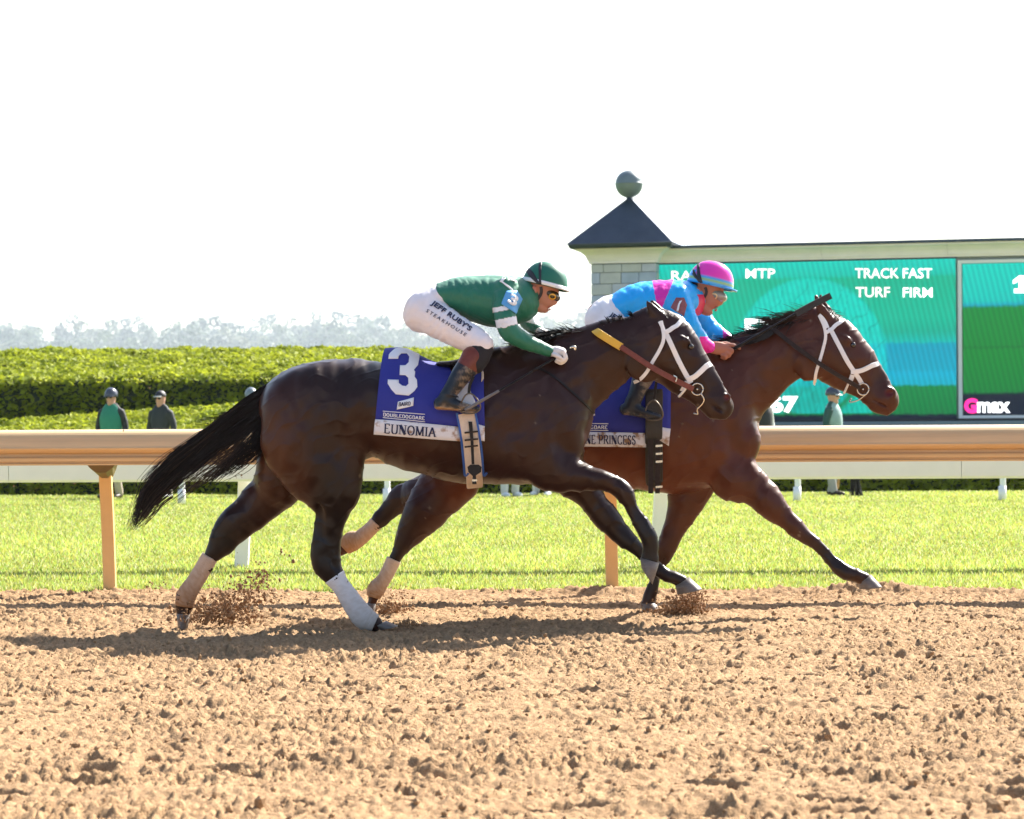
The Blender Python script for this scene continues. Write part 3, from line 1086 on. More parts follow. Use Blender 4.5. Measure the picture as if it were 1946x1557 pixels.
b_.inputs['Emission Strength'].default_value = 0.36
b_.inputs['Base Color'].default_value = (0.01, 0.012, 0.012, 1)
b_.inputs['Roughness'].default_value = 0.6
M_txt = mat('lit white text', (1, 1, 1), 0.5, emit=0.62)
M_txtp = mat('lit pinkish text', (1.0, 0.80, 0.78), 0.5, emit=0.5)
M_pink = mat('lit magenta', (0.95, 0.02, 0.25), 0.5, emit=0.5)
SR = lambda r_, g_, b__: np.array([(c / 255.0) ** 2.2 for c in (r_, g_, b__)])


def screen(name, px0, px1, py0, py1, fn, nx=240, ny=110):
    s0, zt_ = bp(px0, py0, 0.02); s1, zb_ = bp(px1, py1, 0.02)
    ss, zz_ = np.linspace(s0, s1, nx), np.linspace(zb_, zt_, ny)
    SS, ZZ = np.meshgrid(ss, zz_, indexing='ij')
    v = np.stack([BO[0] + BB[0] * SS + BN[0] * 0.02, BO[1] + BB[1] * SS + BN[1] * 0.02, ZZ], -1).reshape(-1, 3)
    u, w = (SS - s0) / (s1 - s0), (zt_ - ZZ) / (zt_ - zb_)
    PX, PY = px0 + (px1 - px0) * u, py0 + (py1 - py0) * w
    i_ = np.arange(nx * ny).reshape(nx, ny)
    F = np.stack([i_[:-1, :-1], i_[1:, :-1], i_[1:, 1:], i_[:-1, 1:]], -1).reshape(-1, 4)
    return obj(name, v, F, M_led, board, cols=fn(PX, PY).reshape(-1, 3), smooth=False)


def band(py, px, stops, rough=3.0, seed=1):
    y = py + rough * (vnoise(px * 0.25, py * 0.0, seed) - 0.5)
    ys = [q[0] for q in stops]
    return np.stack([np.interp(y, ys, [q[1][k] for q in stops]) for k in range(3)], -1)


def main_screen(px, py):
    T, G, B_, N = SR(0, 178, 158), SR(10, 165, 130), SR(0, 146, 172), SR(10, 18, 38)
    c = band(py, px, [(500, SR(0, 190, 172)), (530, T), (536, G), (610, SR(10, 170, 138)), (636, SR(12, 158, 132)), (655, SR(0, 172, 160)),
                      (658, B_), (705, SR(0, 150, 176)), (712, SR(0, 160, 190)), (733, SR(0, 158, 180)), (736, SR(0, 122, 62)), (786, SR(4, 112, 56)), (789, N), (800, N)])
    r_ = np.hypot((px - 1542) / 1.0, (py - 690) / 1.06)
    k = np.clip((150 - r_) / 6, 0, 1) * np.clip((r_ - 96) / 10, 0, 1) * (py < 786)
    wr_ = 0.85 + 0.3 * vnoise(px * 0.16, py * 0.16, 3)
    c = c * (1 - 0.55 * k[..., None]) + 0.55 * (SR(0, 208, 198) * wr_[..., None]) * k[..., None]
    k2 = np.clip((96 - r_) / 6, 0, 1) * (py < 786)
    c = c * (1 - 0.75 * k2[..., None]) + 0.75 * k2[..., None] * SR(0, 172, 165) * (0.8 + 0.4 * vnoise(px * 0.1, py * 0.1, 4))[..., None]
    ln = (np.abs(np.sin(px * 0.09 + py * 0.05 + 3 * vnoise(px * 0.04, py * 0.04, 6))) < 0.10) & (r_ < 150) & (py < 786)
    c[ln] *= 0.72
    lf = np.clip((1300 - px) / 30, 0, 1)[..., None] * (py < 640)[..., None]
    return c * (1 - 0.0 * lf)


def side_screen(px, py):
    return band(py, px, [(500, SR(0, 190, 172)), (572, SR(0, 180, 168)), (579, SR(0, 150, 175)), (584, SR(6, 124, 52)), (656, SR(6, 120, 48)), (659, SR(0, 96, 42)),
                         (662, SR(4, 122, 46)), (742, SR(2, 114, 48)), (747, SR(8, 16, 40)), (800, SR(8, 16, 40))], seed=8)


screen('screen', 1250, 1818, 501, 797, main_screen)
s0, za = bp(1820, 495, 0.02); s1, zz0 = bp(2300, 793, 0.02)
zin0, zin1 = bp(1828, 501, 0.02)[1], bp(1828, 790, 0.02)[1]
sin0 = bp(1828, 600, 0.02)[0]
bbox('screen_frame', s0, sin0, -0.015, 0.05, zz0, za, M_wpaint, board)
bbox('screen_frame', sin0 + 0.002, s1, -0.015, 0.05, zin0, za, M_wpaint, board)
bbox('screen_frame', sin0 + 0.002, s1, -0.015, 0.05, zz0, zin1, M_wpaint, board)
screen('screen', 1829, 2300, 502, 789, side_screen, 160, 100)
sA, zA = bp(1247, 497, 0.0)
bbox('screen_frame', sA - 0.03, bp(1250, 600)[0], -0.015, 0.04, bp(1250, 800)[1], zb0 - 0.004, M_black, board)
bbox('screen_frame', bp(1250, 600)[0] + 0.002, bp(1819, 600)[0], -0.015, 0.04, bp(1400, 500.5)[1], zb0 - 0.004, M_black, board)
bbox('base_board', sA, s_end, 0.03, 0.10, bp(1500, 803, 0.1)[1], bp(1500, 797.5, 0.1)[1], M_black, board)
bbox('base_coping', sA - 0.5, s_end, 0.0, 0.6, bp(1500, 814, 0.6)[1], bp(1500, 802.5, 0.6)[1], M_ledge, board, 0.01)
bbox('base_wall', sA - 0.4, s_end, 0.0, 0.52, 0, bp(1500, 814.5, 0.6)[1], M_core, board)


def sign(name, text, x0, x1, y0, y1, mt, bold=0.03, slant=0.0):
    """lit letters standing 2 cm proud of the screen"""
    v, F = glyphs(text, bold)
    q = []
    for a, b in v:
        s_, z_ = bp(x0 + (x1 - x0) * a + slant * b, y1 + (y0 - y1) * b, 0.04)
        q.append(bl(s_, 0.04, z_))
    return obj(name, q, F, mt, board, smooth=False)


for txt, x0, x1, y0, y1, mt_ in (('RACE', 1276, 1352, 515, 533, M_txtp), ('MTP', 1417, 1473, 511, 529, M_txtp), ('TRACK', 1625, 1708, 510, 529, M_txtp),
                                ('FAST', 1716, 1771, 510, 529, M_txt), ('TURF', 1626, 1691, 546, 565, M_txtp), ('FIRM', 1716, 1772, 547, 565, M_txt)):
    sign('lettering', txt, x0, x1, y0, y1, mt_, 0.006)
sign('lettering', '67', 1462, 1517, 752, 785, M_txt, 0.05)
sign('lettering', '57', 1412, 1480, 606, 650, M_txt, 0.05)
sign('lettering', '7', 1476, 1516, 700, 736, M_txt, 0.05)
q = [bp(x_, y_, 0.04) for x_, y_ in ((1925, 533), (1937, 524), (1946, 524), (1946, 549), (1953, 549), (1953, 557), (1927, 557), (1927, 549), (1936, 549), (1936, 535), (1925, 540))]
obj('lettering', [bl(a, 0.04, z_) for a, z_ in q], [(1, 2, 9), (0, 1, 9, 10), (2, 3, 8, 9), (3, 4, 5, 6), (3, 6, 7, 8)], M_txt, board, smooth=False)
sign('logo_letter', 'G', 1832, 1858, 757, 786, M_pink, 0.06)
sign('lettering', 'max', 1857, 1920, 764, 785, M_txt, 0.035)
# ================================================================== the horses
M_coat1 = mat('dark bay coat', attr='col', rough=0.35, spec=0.27, bump=0.06, bscale=220, sheen=0.0)
M_coat2 = mat('bay coat', attr='col', rough=0.35, spec=0.27, bump=0.06, bscale=220, sheen=0.0)
M_hair = mat('black horse hair', (0.010, 0.007, 0.006), 0.5, spec=0.3)
M_hairb = mat('brown tipped hair', (0.045, 0.026, 0.018), 0.45, spec=0.4)
M_hoof = mat('hoof horn', (0.14, 0.115, 0.10), 0.45, var=0.3, vscale=30, stretch=(1, 1, 4))
M_eye = mat('dark wet eye', (0.015, 0.008, 0.006), 0.06, spec=0.8)
M_wrapw = mat('white leg wrap', attr='col', rough=0.85, bump=0.35, bscale=140)
M_wlea = mat('white bridle leather', (0.80, 0.79, 0.80), 0.45, var=0.05, vscale=30)
M_steel = mat('bit steel', (0.62, 0.58, 0.50), 0.25, metal=0.9)
M_brn = mat('red brown rein rubber', (0.16, 0.035, 0.022), 0.6, var=0.3, vscale=40)
M_yel = mat('yellow rein grip', (0.72, 0.42, 0.04), 0.6)
M_blk = mat('black leather', (0.012, 0.010, 0.010), 0.45, spec=0.25, var=0.2, vscale=30)
M_dbr = mat('dark brown leather', (0.028, 0.016, 0.012), 0.5, spec=0.25, var=0.4, vscale=40)

D1, D2 = 14.0, 15.02
GS = {1: D1 / FPX, 2: D2 / FPX}


def blob(c, V, ctr, rad, col, amt=1.0):
    """blend a coat colour into the vertices around a spot (x, z ellipse)"""
    d = ((V[:, 0] - ctr[0]) / rad[0]) ** 2 + ((V[:, 2] - ctr[2]) / rad[1]) ** 2
    k = (amt * np.exp(-d))[:, None]
    return c * (1 - k) + np.array(col) * k


def stn(D, tb, hw, dy=0.0):
    """stations from (top px, bottom px) pairs; hw half widths in m (number, list) or a ratio if negative"""
    out = []
    n = len(tb)
    dys = dy if hasattr(dy, '__len__') else [dy] * n
    hws = hw if hasattr(hw, '__len__') else [hw] * n
    for (a, b), h, y in zip(tb, hws, dys):
        c = P((a[0] + b[0]) / 2, (a[1] + b[1]) / 2, D + y)
        r = math.hypot(a[0] - b[0], a[1] - b[1]) / 2 * (D + y) / FPX
        out.append((c, r, h if h > 0 else -h * r))
    return out


def pxs(*a):
    return [((p[0], p[1]), (p[2], p[3])) for p in a]


def build_horse(cfg):
    D = cfg['D']; s = D / FPX
    near, far = -0.135, 0.135
    xs = [cfg['bb'][0], cfg['bb'][2]]; ys = [cfg['bb'][1], cfg['bb'][3]]
    lo = np.minimum(P(xs[0], ys[1], D), P(xs[1], ys[1], D)); hi = np.maximum(P(xs[0], ys[0], D), P(xs[1], ys[0], D))
    lo[1] = min(P(xs[1], ys[1], D)[1], P(xs[0], ys[1], D)[1]) - 0.42
    hi[1] = max(P(xs[1], ys[1], D)[1], P(xs[0], ys[1], D)[1]) + 0.42
    lo[2] = min(lo[2], -0.02)
    F = Field(lo, hi, 0.0082)
    # bodies and necks
    F.chain([(P(x, y, D), r_ * s, h) for x, y, r_, h in cfg['torso']], 0.03)
    F.chain([(P(x, y, D), r_ * s, h) for x, y, r_, h in cfg['neck']], 0.05)
    F.chain(stn(D, cfg['head'], cfg['head_w']), 0.02)
    for L in cfg['legs']:
        F.chain(stn(D, L['tb'], L['w'], L['dy']), L.get('k', 0.035))
    for c, dy, r, ang, k in cfg['muscle']:
        F.ell(P(c[0], c[1], D + dy), (r[0] * s, r[1], r[2] * s), math.radians(ang), k)
    for c, dy, r, ang, k in cfg['groove']:
        F.ell(P(c[0], c[1], D + dy), (r[0] * s, r[1], r[2] * s), math.radians(ang), k, cut=True)
    for e in cfg['ears']:
        F.chain([(P(x, y, D + dy), a * s, b) for x, y, dy, a, b in e], 0.012)
    v, q = F.mesh()
    v = relax(v, q, 2, 0.5)
    n = vnormals(v, q)
    c = np.tile(np.array(cfg['base']), (len(v), 1))
    px, py = proj(v)
    v = v + n * (0.018 * (vnoise(px * 0.022, py * 0.022, 51) - 0.5) + 0.009 * (vnoise(px * 0.07, py * 0.05, 52) - 0.5) + 0.0042 * (1 - np.abs(np.sin(px * 0.05 + py * 0.09 + 5 * vnoise(px * 0.03, py * 0.03, 53)))) ** 6)[:, None]
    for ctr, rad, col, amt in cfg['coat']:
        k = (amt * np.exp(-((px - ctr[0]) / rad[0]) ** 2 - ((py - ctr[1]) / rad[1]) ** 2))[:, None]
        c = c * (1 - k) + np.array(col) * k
    for ctr, rad, col in cfg['spots']:
        k = np.clip(1.6 - np.sqrt(((px - ctr[0]) / rad[0]) ** 2 + ((py - ctr[1]) / rad[1]) ** 2) * 1.2, 0, 1)[:, None]
        k = k * (v[:, 1:2] < D - TY * v[:, 0:1])
        c = c * (1 - k) + np.array(col) * k
    fr = np.random.default_rng(int(D * 100))
    for _k in range(45):
        i_ = fr.integers(0, len(v))
        k = np.clip(1.5 - np.linalg.norm(v - v[i_], axis=1) / (0.0045 + 0.005 * fr.random()), 0, 0.8)[:, None]
        c = c * (1 - k) + np.array((0.16, 0.11, 0.075)) * k
    c *= (0.9 + 0.2 * vnoise(px * 0.05, py * 0.05, 3))[:, None]
    o = obj('race_horse', v, q, cfg['mat'], cols=c)
    tag(o, cfg['label'], 'horse', 'race horses at full gallop')
    return o, bvh_of(v, q), F


def add_hoof(parent, D, dy, cor, toe, heel, hw):
    """cor: coronet (front px, back px); toe and heel px of the sole"""
    def ring(a, b, w, nn=14):
        A, B = P(*a, D + dy), P(*b, D + dy)
        c, u = (A + B) / 2, (A - B) / 2
        r = []
        for i in range(nn):
            t = 2 * math.pi * i / nn
            r.append(c + u * math.cos(t) + V3(0, w * math.sin(t) * (1.0 if math.cos(t) > -0.3 else 0.85), 0))
        return r
    (fa, ba) = cor
    mid = lambda p, q, t: (p[0] + (q[0] - p[0]) * t, p[1] + (q[1] - p[1]) * t)
    v = ring(mid(fa, ba, 0.12), mid(ba, fa, 0.12), hw * 0.74) + ring(fa, ba, hw * 0.86) + ring(mid(fa, toe, 0.5), mid(ba, heel, 0.5), hw * 0.95) + ring(mid(fa, toe, 0.9), mid(ba, heel, 0.9), hw * 1.03) + \
        ring(toe, heel, hw * 1.04) + ring(mid(toe, heel, 0.06), mid(heel, toe, 0.06), hw * 0.95)
    m_, nn = 6, 14
    F = [(i * nn + j, i * nn + (j + 1) % nn, (i + 1) * nn + (j + 1) % nn, (i + 1) * nn + j) for i in range(m_ - 1) for j in range(nn)]
    F += [tuple(range(nn))[::-1], tuple((m_ - 1) * nn + j for j in range(nn))]
    o = fix_normals(obj('hoof', v, F, M_hoof, parent))
    sh = ring(mid(toe, heel, -0.015), mid(heel, toe, -0.01), hw * 1.0) + ring(mid(toe, heel, -0.015), mid(heel, toe, -0.01), hw * 1.0)
    return o


def add_wrap(parent, D, dy, tb, w, top_c, bot_c, seed, grow=0.004):
    a = catmull(np.array([np.r_[c, r, b] for c, r, b in stn(D, tb, w, dy)]), 7)
    nn = 18
    r = np.random.default_rng(seed)
    t = np.gradient(a[:, :3], axis=0); t /= np.linalg.norm(t, axis=1)[:, None]
    side = np.stack([-t[:, 2], 0 * t[:, 0], t[:, 0]], 1)
    side /= np.linalg.norm(side, axis=1)[:, None]
    v, cl = [], []
    for i in range(len(a)):
        rg = grow + 0.0022 * (i % 2) + 0.0015 * r.random()
        for j in range(nn):
            q = 2 * math.pi * j / nn
            v.append(a[i, :3] + side[i] * (a[i, 3] + rg) * math.cos(q) + V3(0, (a[i, 4] + rg) * math.sin(q), 0))
            k = np.clip(i / (len(a) - 1) * 1.15 - 0.12 + 0.35 * (r.random() - 0.5), 0, 1)
            cl.append(np.array(top_c) * (1 - k) + np.array(bot_c) * k)
    m_ = len(a)
    F = [(i * nn + j, i * nn + (j + 1) % nn, (i + 1) * nn + (j + 1) % nn, (i + 1) * nn + j) for i in range(m_ - 1) for j in range(nn)]
    F += [tuple(range(nn))[::-1], tuple((m_ - 1) * nn + j for j in range(nn))]
    return fix_normals(obj('leg_wrap', v, F, M_wrapw, parent, cols=np.array(cl)))


# ---- the near dark bay, number 3
h1_nh = pxs((684, 858, 500, 815), (684, 882, 524, 872), (672, 905, 552, 910), (668, 942, 582, 942), (661, 964, 597, 962), (656, 996, 597, 990),
            (650, 1027, 594, 1022), (648, 1056, 591, 1052), (649, 1080, 599, 1074), (655, 1098, 616, 1094), (662, 1110, 631, 1114), (677, 1130, 643, 1132),
            (695, 1152, 657, 1158), (713, 1170, 674, 1181), (728, 1180, 698, 1190))
h1_fh = pxs((600, 880, 492, 850), (585, 920, 489, 895), (557, 944, 474, 931), (524, 967, 447, 956), (489, 996, 420, 983), (466, 1012, 407, 1004),
            (443, 1038, 397, 1031), (425, 1052, 389, 1045), (412, 1064, 386, 1052), (397, 1091, 372, 1076), (383, 1114, 355, 1103), (371, 1138, 338, 1126), (366, 1156, 335, 1150), (358, 1172, 336, 1168))
h1_nf = pxs((1092, 858, 1020, 925), (1100, 872, 1060, 930), (1126, 886, 1098, 932), (1151, 895, 1136, 932), (1170, 902, 1158, 940), (1189, 914, 1170, 948), (1203, 932, 1180, 958),
            (1212, 953, 1186, 966), (1222, 974, 1197, 986), (1234, 994, 1208, 1006), (1247, 1014, 1216, 1022), (1250, 1034, 1220, 1037), (1250, 1052, 1219, 1050), (1252, 1070, 1218, 1060))
h1_ff = pxs((1120, 890, 1040, 915), (1140, 925, 1082, 945), (1160, 954, 1110, 970), (1176, 975, 1130, 989), (1190, 995, 1148, 1008), (1203, 1014, 1165, 1025), (1214, 1028, 1184, 1034),
            (1227, 1042, 1202, 1053), (1240, 1055, 1219, 1069), (1254, 1067, 1236, 1085), (1271, 1081, 1252, 1101), (1290, 1090, 1272, 1107), (1307, 1098, 1284, 1112))
LW = lambda n, a, b: list(np.linspace(a, b, n))
cfg1 = dict(
    D=D1, bb=(322, 555, 1405, 1205), mat=M_coat1, label='dark bay race horse numbered 3 on its blue cloth, nearest the camera', base=(0.0270, 0.0090, 0.0058),
    torso=[(520, 768, 26, 0.12), (545, 770, 50, 0.19), (576, 776, 81, 0.24), (612, 782, 98, 0.27), (656, 782, 100, 0.285), (714, 778, 88, 0.28), (772, 798, 92, 0.295), (840, 808, 103, 0.305), (900, 803, 119, 0.30),
           (955, 790, 131, 0.265), (996, 789, 127, 0.24), (1032, 800, 86, 0.19), (1058, 832, 54, 0.14)],
    neck=[(1010, 755, 88, 0.19), (1058, 728, 81, 0.155), (1104, 701, 74, 0.125), (1140, 679, 66, 0.105), (1174, 661, 58, 0.092), (1204, 655, 52, 0.085), (1232, 649, 54, 0.08)],
    head=pxs((1262, 588, 1212, 676), (1288, 598, 1224, 700), (1311, 624, 1240, 719), (1327, 650, 1257, 729), (1342, 675, 1279, 745), (1356, 696, 1302, 757), (1370, 722, 1320, 771),
             (1381, 743, 1336, 784), (1389, 756, 1352, 789), (1387, 766, 1364, 785)),
    head_w=[0.075, 0.092, 0.104, 0.095, 0.076, 0.060, 0.052, 0.054, 0.05, 0.035],
    legs=[dict(tb=h1_nh, w=[0.15, 0.14, 0.12, 0.10, 0.082, 0.066, 0.056, 0.052, 0.047, 0.038, 0.033, 0.031, 0.034, 0.038, 0.036], dy=[-0.13] * 3 + [-0.15] * 12, k=0.03),
          dict(tb=h1_fh, w=[0.15, 0.14, 0.12, 0.10, 0.08, 0.062, 0.052, 0.044, 0.036, 0.031, 0.031, 0.036, 0.034, 0.034], dy=[0.10] * 2 + [0.14] * 12, k=0.02),
          dict(tb=h1_nf, w=[0.10, 0.09, 0.075, 0.058, 0.052, 0.050, 0.044, 0.034, 0.031, 0.031, 0.038, 0.036, 0.034, 0.036], dy=[-0.13] * 3 + [-0.16] * 11, k=0.025),
          dict(tb=h1_ff, w=[0.10, 0.09, 0.08, 0.07, 0.058, 0.052, 0.046, 0.034, 0.031, 0.031, 0.038, 0.036, 0.036], dy=[0.13] * 13, k=0.02)],
    muscle=[((1045, 790), -0.12, (62, 0.10, 85), -20, 0.06), ((1084, 842), -0.09, (26, 0.09, 32), 0, 0.02), ((1000, 850), -0.13, (80, 0.10, 50), 20, 0.08), ((600, 800), -0.16, (95, 0.12, 100), 0, 0.06),
            ((640, 905), -0.165, (46, 0.09, 66), 15, 0.07), ((1225, 690), -0.07, (36, 0.03, 36), 0, 0.02), ((1225, 690), 0.07, (36, 0.03, 36), 0, 0.02),
            ((1303, 650), -0.088, (15, 0.018, 9), -45, 0.012), ((1303, 650), 0.088, (15, 0.018, 9), -45, 0.012), ((1318, 700), -0.062, (38, 0.010, 4), -52, 0.012),
            ((1382, 756), -0.043, (8, 0.016, 10), 20, 0.012), ((1382, 756), 0.043, (8, 0.016, 10), 20, 0.012), ((1085, 860), 0.08, (26, 0.08, 30), 0, 0.02),
            ((1352, 789), 0, (12, 0.036, 7), -30, 0.01)],
    groove=[((1070, 845), -0.262, (14, 0.06, 45), 20, 0.05), ((965, 830), -0.345, (18, 0.06, 90), 12, 0.06), ((690, 830), -0.335, (16, 0.06, 70), -8, 0.06),
            ((1382, 755), -0.066, (7, 0.022, 6), 25, 0.008), ((1382, 755), 0.066, (7, 0.022, 6), 25, 0.008), ((1365, 778), -0.05, (17, 0.02, 2.0), -35, 0.006), ((1314, 659), -0.108, (9, 0.018, 6), -40, 0.008),
            ((1092, 740), -0.232, (16, 0.05, 85), 35, 0.06), ((1165, 690), -0.155, (70, 0.035, 12), 32, 0.04),
            ((1213, 984), -0.196, (34, 0.014, 3.5), -64, 0.012), ((1230, 1060), 0.096, (26, 0.014, 3.5), -42, 0.012), ((608, 1005), -0.218, (46, 0.018, 7), -88, 0.03), ((640, 1085), -0.195, (30, 0.014, 4), -62, 0.014)],
    ears=[[(1253, 604, -0.05, 13, 0.022), (1244, 594, -0.055, 13, 0.024), (1236, 582, -0.058, 8.5, 0.018), (1229, 573, -0.058, 3.4, 0.008)],
          [(1258, 602, 0.05, 13, 0.022), (1250, 592, 0.055, 13, 0.024), (1243, 580, 0.058, 8.5, 0.018), (1237, 571, 0.058, 3.4, 0.008)]],
    coat=[((625, 900), (75, 110), (0.008, 0.0045, 0.0035), 0.85), ((700, 720), (150, 45), (0.012, 0.007, 0.006), 0.7), ((525, 850), (50, 90), (0.075, 0.022, 0.008), 0.85), ((572, 915), (22, 60), (0.07, 0.02, 0.008), 0.6), ((740, 850), (110, 60), (0.055, 0.018, 0.008), 0.75), ((990, 810), (90, 70), (0.040, 0.012, 0.009), 0.6),  # first patch, the dark thigh: coat tone deepened with painted shade
          ((1180, 730), (70, 45), (0.05, 0.02, 0.010), 0.6), ((1245, 680), (30, 45), (0.06, 0.022, 0.010), 0.7), ((520, 930), (50, 30), (0.055, 0.018, 0.008), 0.6), ((1100, 950), (50, 30), (0.035, 0.014, 0.008), 0.5),  # red patches here and above: bay tint plus painted warm bounce from the dirt
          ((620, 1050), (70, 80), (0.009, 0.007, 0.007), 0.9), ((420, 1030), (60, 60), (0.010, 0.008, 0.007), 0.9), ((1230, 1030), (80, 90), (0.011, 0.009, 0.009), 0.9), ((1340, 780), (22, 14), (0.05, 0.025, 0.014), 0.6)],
    spots=[((1382, 755), (7, 6), (0.09, 0.008, 0.008)), ((1131, 984), (9, 7), (0.09, 0.075, 0.06)), ((1375, 776), (7, 8), (0.05, 0.04, 0.04))])
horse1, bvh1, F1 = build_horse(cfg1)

# ---- the far bay
h2_nf = pxs((1436, 880, 1360, 938), (1445, 892, 1398, 948), (1457, 908, 1424, 962), (1475, 930, 1449, 979), (1493, 955, 1471, 994), (1511, 976, 1490, 1007), (1531, 997, 1511, 1025),
            (1550, 1017, 1532, 1034), (1566, 1034, 1550, 1047), (1581, 1049, 1565, 1065), (1597, 1064, 1580, 1082), (1615, 1077, 1597, 1097), (1635, 1087, 1618, 1102), (1652, 1094, 1632, 1108))
h2_ff = pxs((1360, 915, 1275, 920), (1346, 944, 1270, 942), (1336, 960, 1269, 960), (1317, 986, 1265, 986), (1298, 1015, 1257, 1015), (1284, 1042, 1250, 1036), (1270, 1068, 1245, 1060),
            (1258, 1093, 1236, 1089), (1253, 1112, 1229, 1109), (1249, 1130, 1223, 1128), (1247, 1148, 1219, 1148))
h2_nh = pxs((930, 880, 850, 850), (915, 920, 806, 890), (880, 938, 785, 940), (849, 969, 770, 976), (824, 994, 760, 996), (804, 1017, 755, 1012), (785, 1034, 748, 1032), (772, 1050, 742, 1047),
            (760, 1068, 737, 1058), (750, 1088, 730, 1075), (739, 1108, 718, 1097), (728, 1128, 702, 1112), (721, 1138, 699, 1132), (713, 1149, 697, 1148))
h2_fh = pxs((870, 880, 830, 950), (806, 903, 800, 978), (782, 915, 788, 972), (766, 922, 766, 974), (749, 938, 752, 980), (737, 952, 741, 988), (722, 968, 729, 998), (708, 984, 722, 1004), (695, 998, 712, 1014),
            (674, 1014, 696, 1030), (656, 1017, 680, 1043), (646, 1034, 662, 1052), (630, 1044, 640, 1060))
cfg2 = dict(
    D=D2, bb=(590, 540, 1720, 1180), mat=M_coat2, label='brighter bay race horse half hidden behind the dark one, running a neck in front', base=(0.072, 0.0195, 0.0085),
    torso=[(882, 770, 26, 0.12), (905, 775, 48, 0.19), (935, 780, 75, 0.24), (970, 785, 92, 0.27), (1012, 785, 94, 0.285), (1062, 786, 88, 0.28), (1115, 802, 95, 0.295), (1170, 812, 106, 0.305), (1225, 813, 119, 0.30),
           (1275, 803, 134, 0.265), (1304, 800, 134, 0.24), (1352, 808, 86, 0.19), (1378, 838, 56, 0.14)],
    neck=[(1345, 755, 92, 0.19), (1392, 731, 82, 0.155), (1424, 709, 73, 0.125), (1455, 690, 65, 0.105), (1485, 672, 59, 0.092), (1512, 660, 55, 0.085), (1538, 651, 55, 0.08)],
    head=pxs((1572, 588, 1520, 672), (1592, 598, 1536, 700), (1613, 613, 1553, 717), (1633, 638, 1575, 730), (1648, 661, 1598, 741), (1662, 687, 1620, 752), (1677, 704, 1636, 763),
             (1691, 728, 1648, 774), (1703, 743, 1662, 780), (1698, 758, 1680, 776)),
    head_w=[0.075, 0.092, 0.104, 0.095, 0.076, 0.060, 0.052, 0.056, 0.05, 0.035],
    legs=[dict(tb=h2_nf, w=[0.11, 0.10, 0.09, 0.075, 0.062, 0.055, 0.050, 0.040, 0.033, 0.031, 0.031, 0.037, 0.036, 0.036], dy=[-0.12] * 3 + [-0.15] * 11, k=0.03),
          dict(tb=h2_ff, w=[0.10, 0.095, 0.085, 0.072, 0.06, 0.052, 0.040, 0.032, 0.036, 0.036, 0.036], dy=[0.13] * 11, k=0.02),
          dict(tb=h2_nh, w=[0.15, 0.14, 0.12, 0.10, 0.082, 0.066, 0.054, 0.044, 0.036, 0.032, 0.032, 0.038, 0.036, 0.034], dy=[-0.12] * 3 + [-0.15] * 11, k=0.03),
          dict(tb=h2_fh, w=[0.13, 0.12, 0.09, 0.07, 0.055, 0.044, 0.036, 0.033, 0.032, 0.032, 0.038, 0.036, 0.034], dy=[0.10] * 2 + [0.14] * 11, k=0.02)],
    muscle=[((1362, 800), -0.12, (62, 0.10, 85), -20, 0.06), ((1418, 845), -0.09, (26, 0.09, 36), 0, 0.03), ((1330, 860), -0.13, (80, 0.10, 50), 20, 0.08),
            ((1538, 690), -0.07, (33, 0.03, 33), 0, 0.02), ((1538, 690), 0.07, (33, 0.03, 33), 0, 0.02), ((1608, 648), -0.088, (14, 0.018, 9), -45, 0.012), ((1608, 648), 0.088, (14, 0.018, 9), -45, 0.012),
            ((1630, 695), -0.062, (36, 0.010, 4), -52, 0.012), ((1693, 747), -0.045, (11, 0.018, 12), 20, 0.014), ((1693, 747), 0.045, (11, 0.018, 12), 20, 0.014), ((1418, 850), 0.08, (24, 0.08, 34), 0, 0.02),
            ((1660, 778), 0, (12, 0.036, 6), -20, 0.01)],
    groove=[((1400, 850), -0.262, (14, 0.06, 50), 20, 0.05), ((1300, 840), -0.345, (18, 0.06, 90), 12, 0.06), ((1690, 747), -0.068, (9, 0.024, 8), 15, 0.008), ((1690, 747), 0.068, (9, 0.024, 8), 15, 0.008),
            ((1677, 769), -0.05, (20, 0.02, 2.0), -28, 0.006), ((1622, 656), -0.108, (9, 0.018, 6), -40, 0.008), ((1434, 730), -0.232, (16, 0.05, 95), 30, 0.06),
            ((1570, 1052), -0.184, (36, 0.014, 3.5), -41, 0.012), ((1256, 1080), 0.098, (26, 0.014, 3.5), 72, 0.012)],
    ears=[[(1572, 604, -0.05, 12, 0.022), (1563, 592, -0.055, 12, 0.024), (1555, 577, -0.058, 8, 0.018), (1550, 563, -0.058, 3.4, 0.008)],
          [(1578, 602, 0.05, 12, 0.022), (1570, 590, 0.055, 12, 0.024), (1563, 576, 0.058, 8, 0.018), (1559, 564, 0.058, 3.4, 0.008)]],
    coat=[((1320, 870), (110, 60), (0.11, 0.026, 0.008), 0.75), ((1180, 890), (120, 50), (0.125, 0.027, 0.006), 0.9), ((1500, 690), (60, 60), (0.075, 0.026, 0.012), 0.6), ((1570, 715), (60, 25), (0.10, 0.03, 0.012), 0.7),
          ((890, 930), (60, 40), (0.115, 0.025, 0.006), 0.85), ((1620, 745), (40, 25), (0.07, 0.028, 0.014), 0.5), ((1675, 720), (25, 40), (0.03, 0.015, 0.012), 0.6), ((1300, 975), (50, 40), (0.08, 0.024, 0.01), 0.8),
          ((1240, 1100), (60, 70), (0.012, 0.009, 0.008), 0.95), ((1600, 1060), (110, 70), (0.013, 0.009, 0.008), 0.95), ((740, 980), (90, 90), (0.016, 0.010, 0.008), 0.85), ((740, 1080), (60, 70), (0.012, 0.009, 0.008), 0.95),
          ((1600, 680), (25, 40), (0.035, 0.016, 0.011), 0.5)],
    spots=[((1690, 747), (9, 8), (0.09, 0.008, 0.008)), ((1258, 1015), (5, 9), (0.06, 0.045, 0.035))])
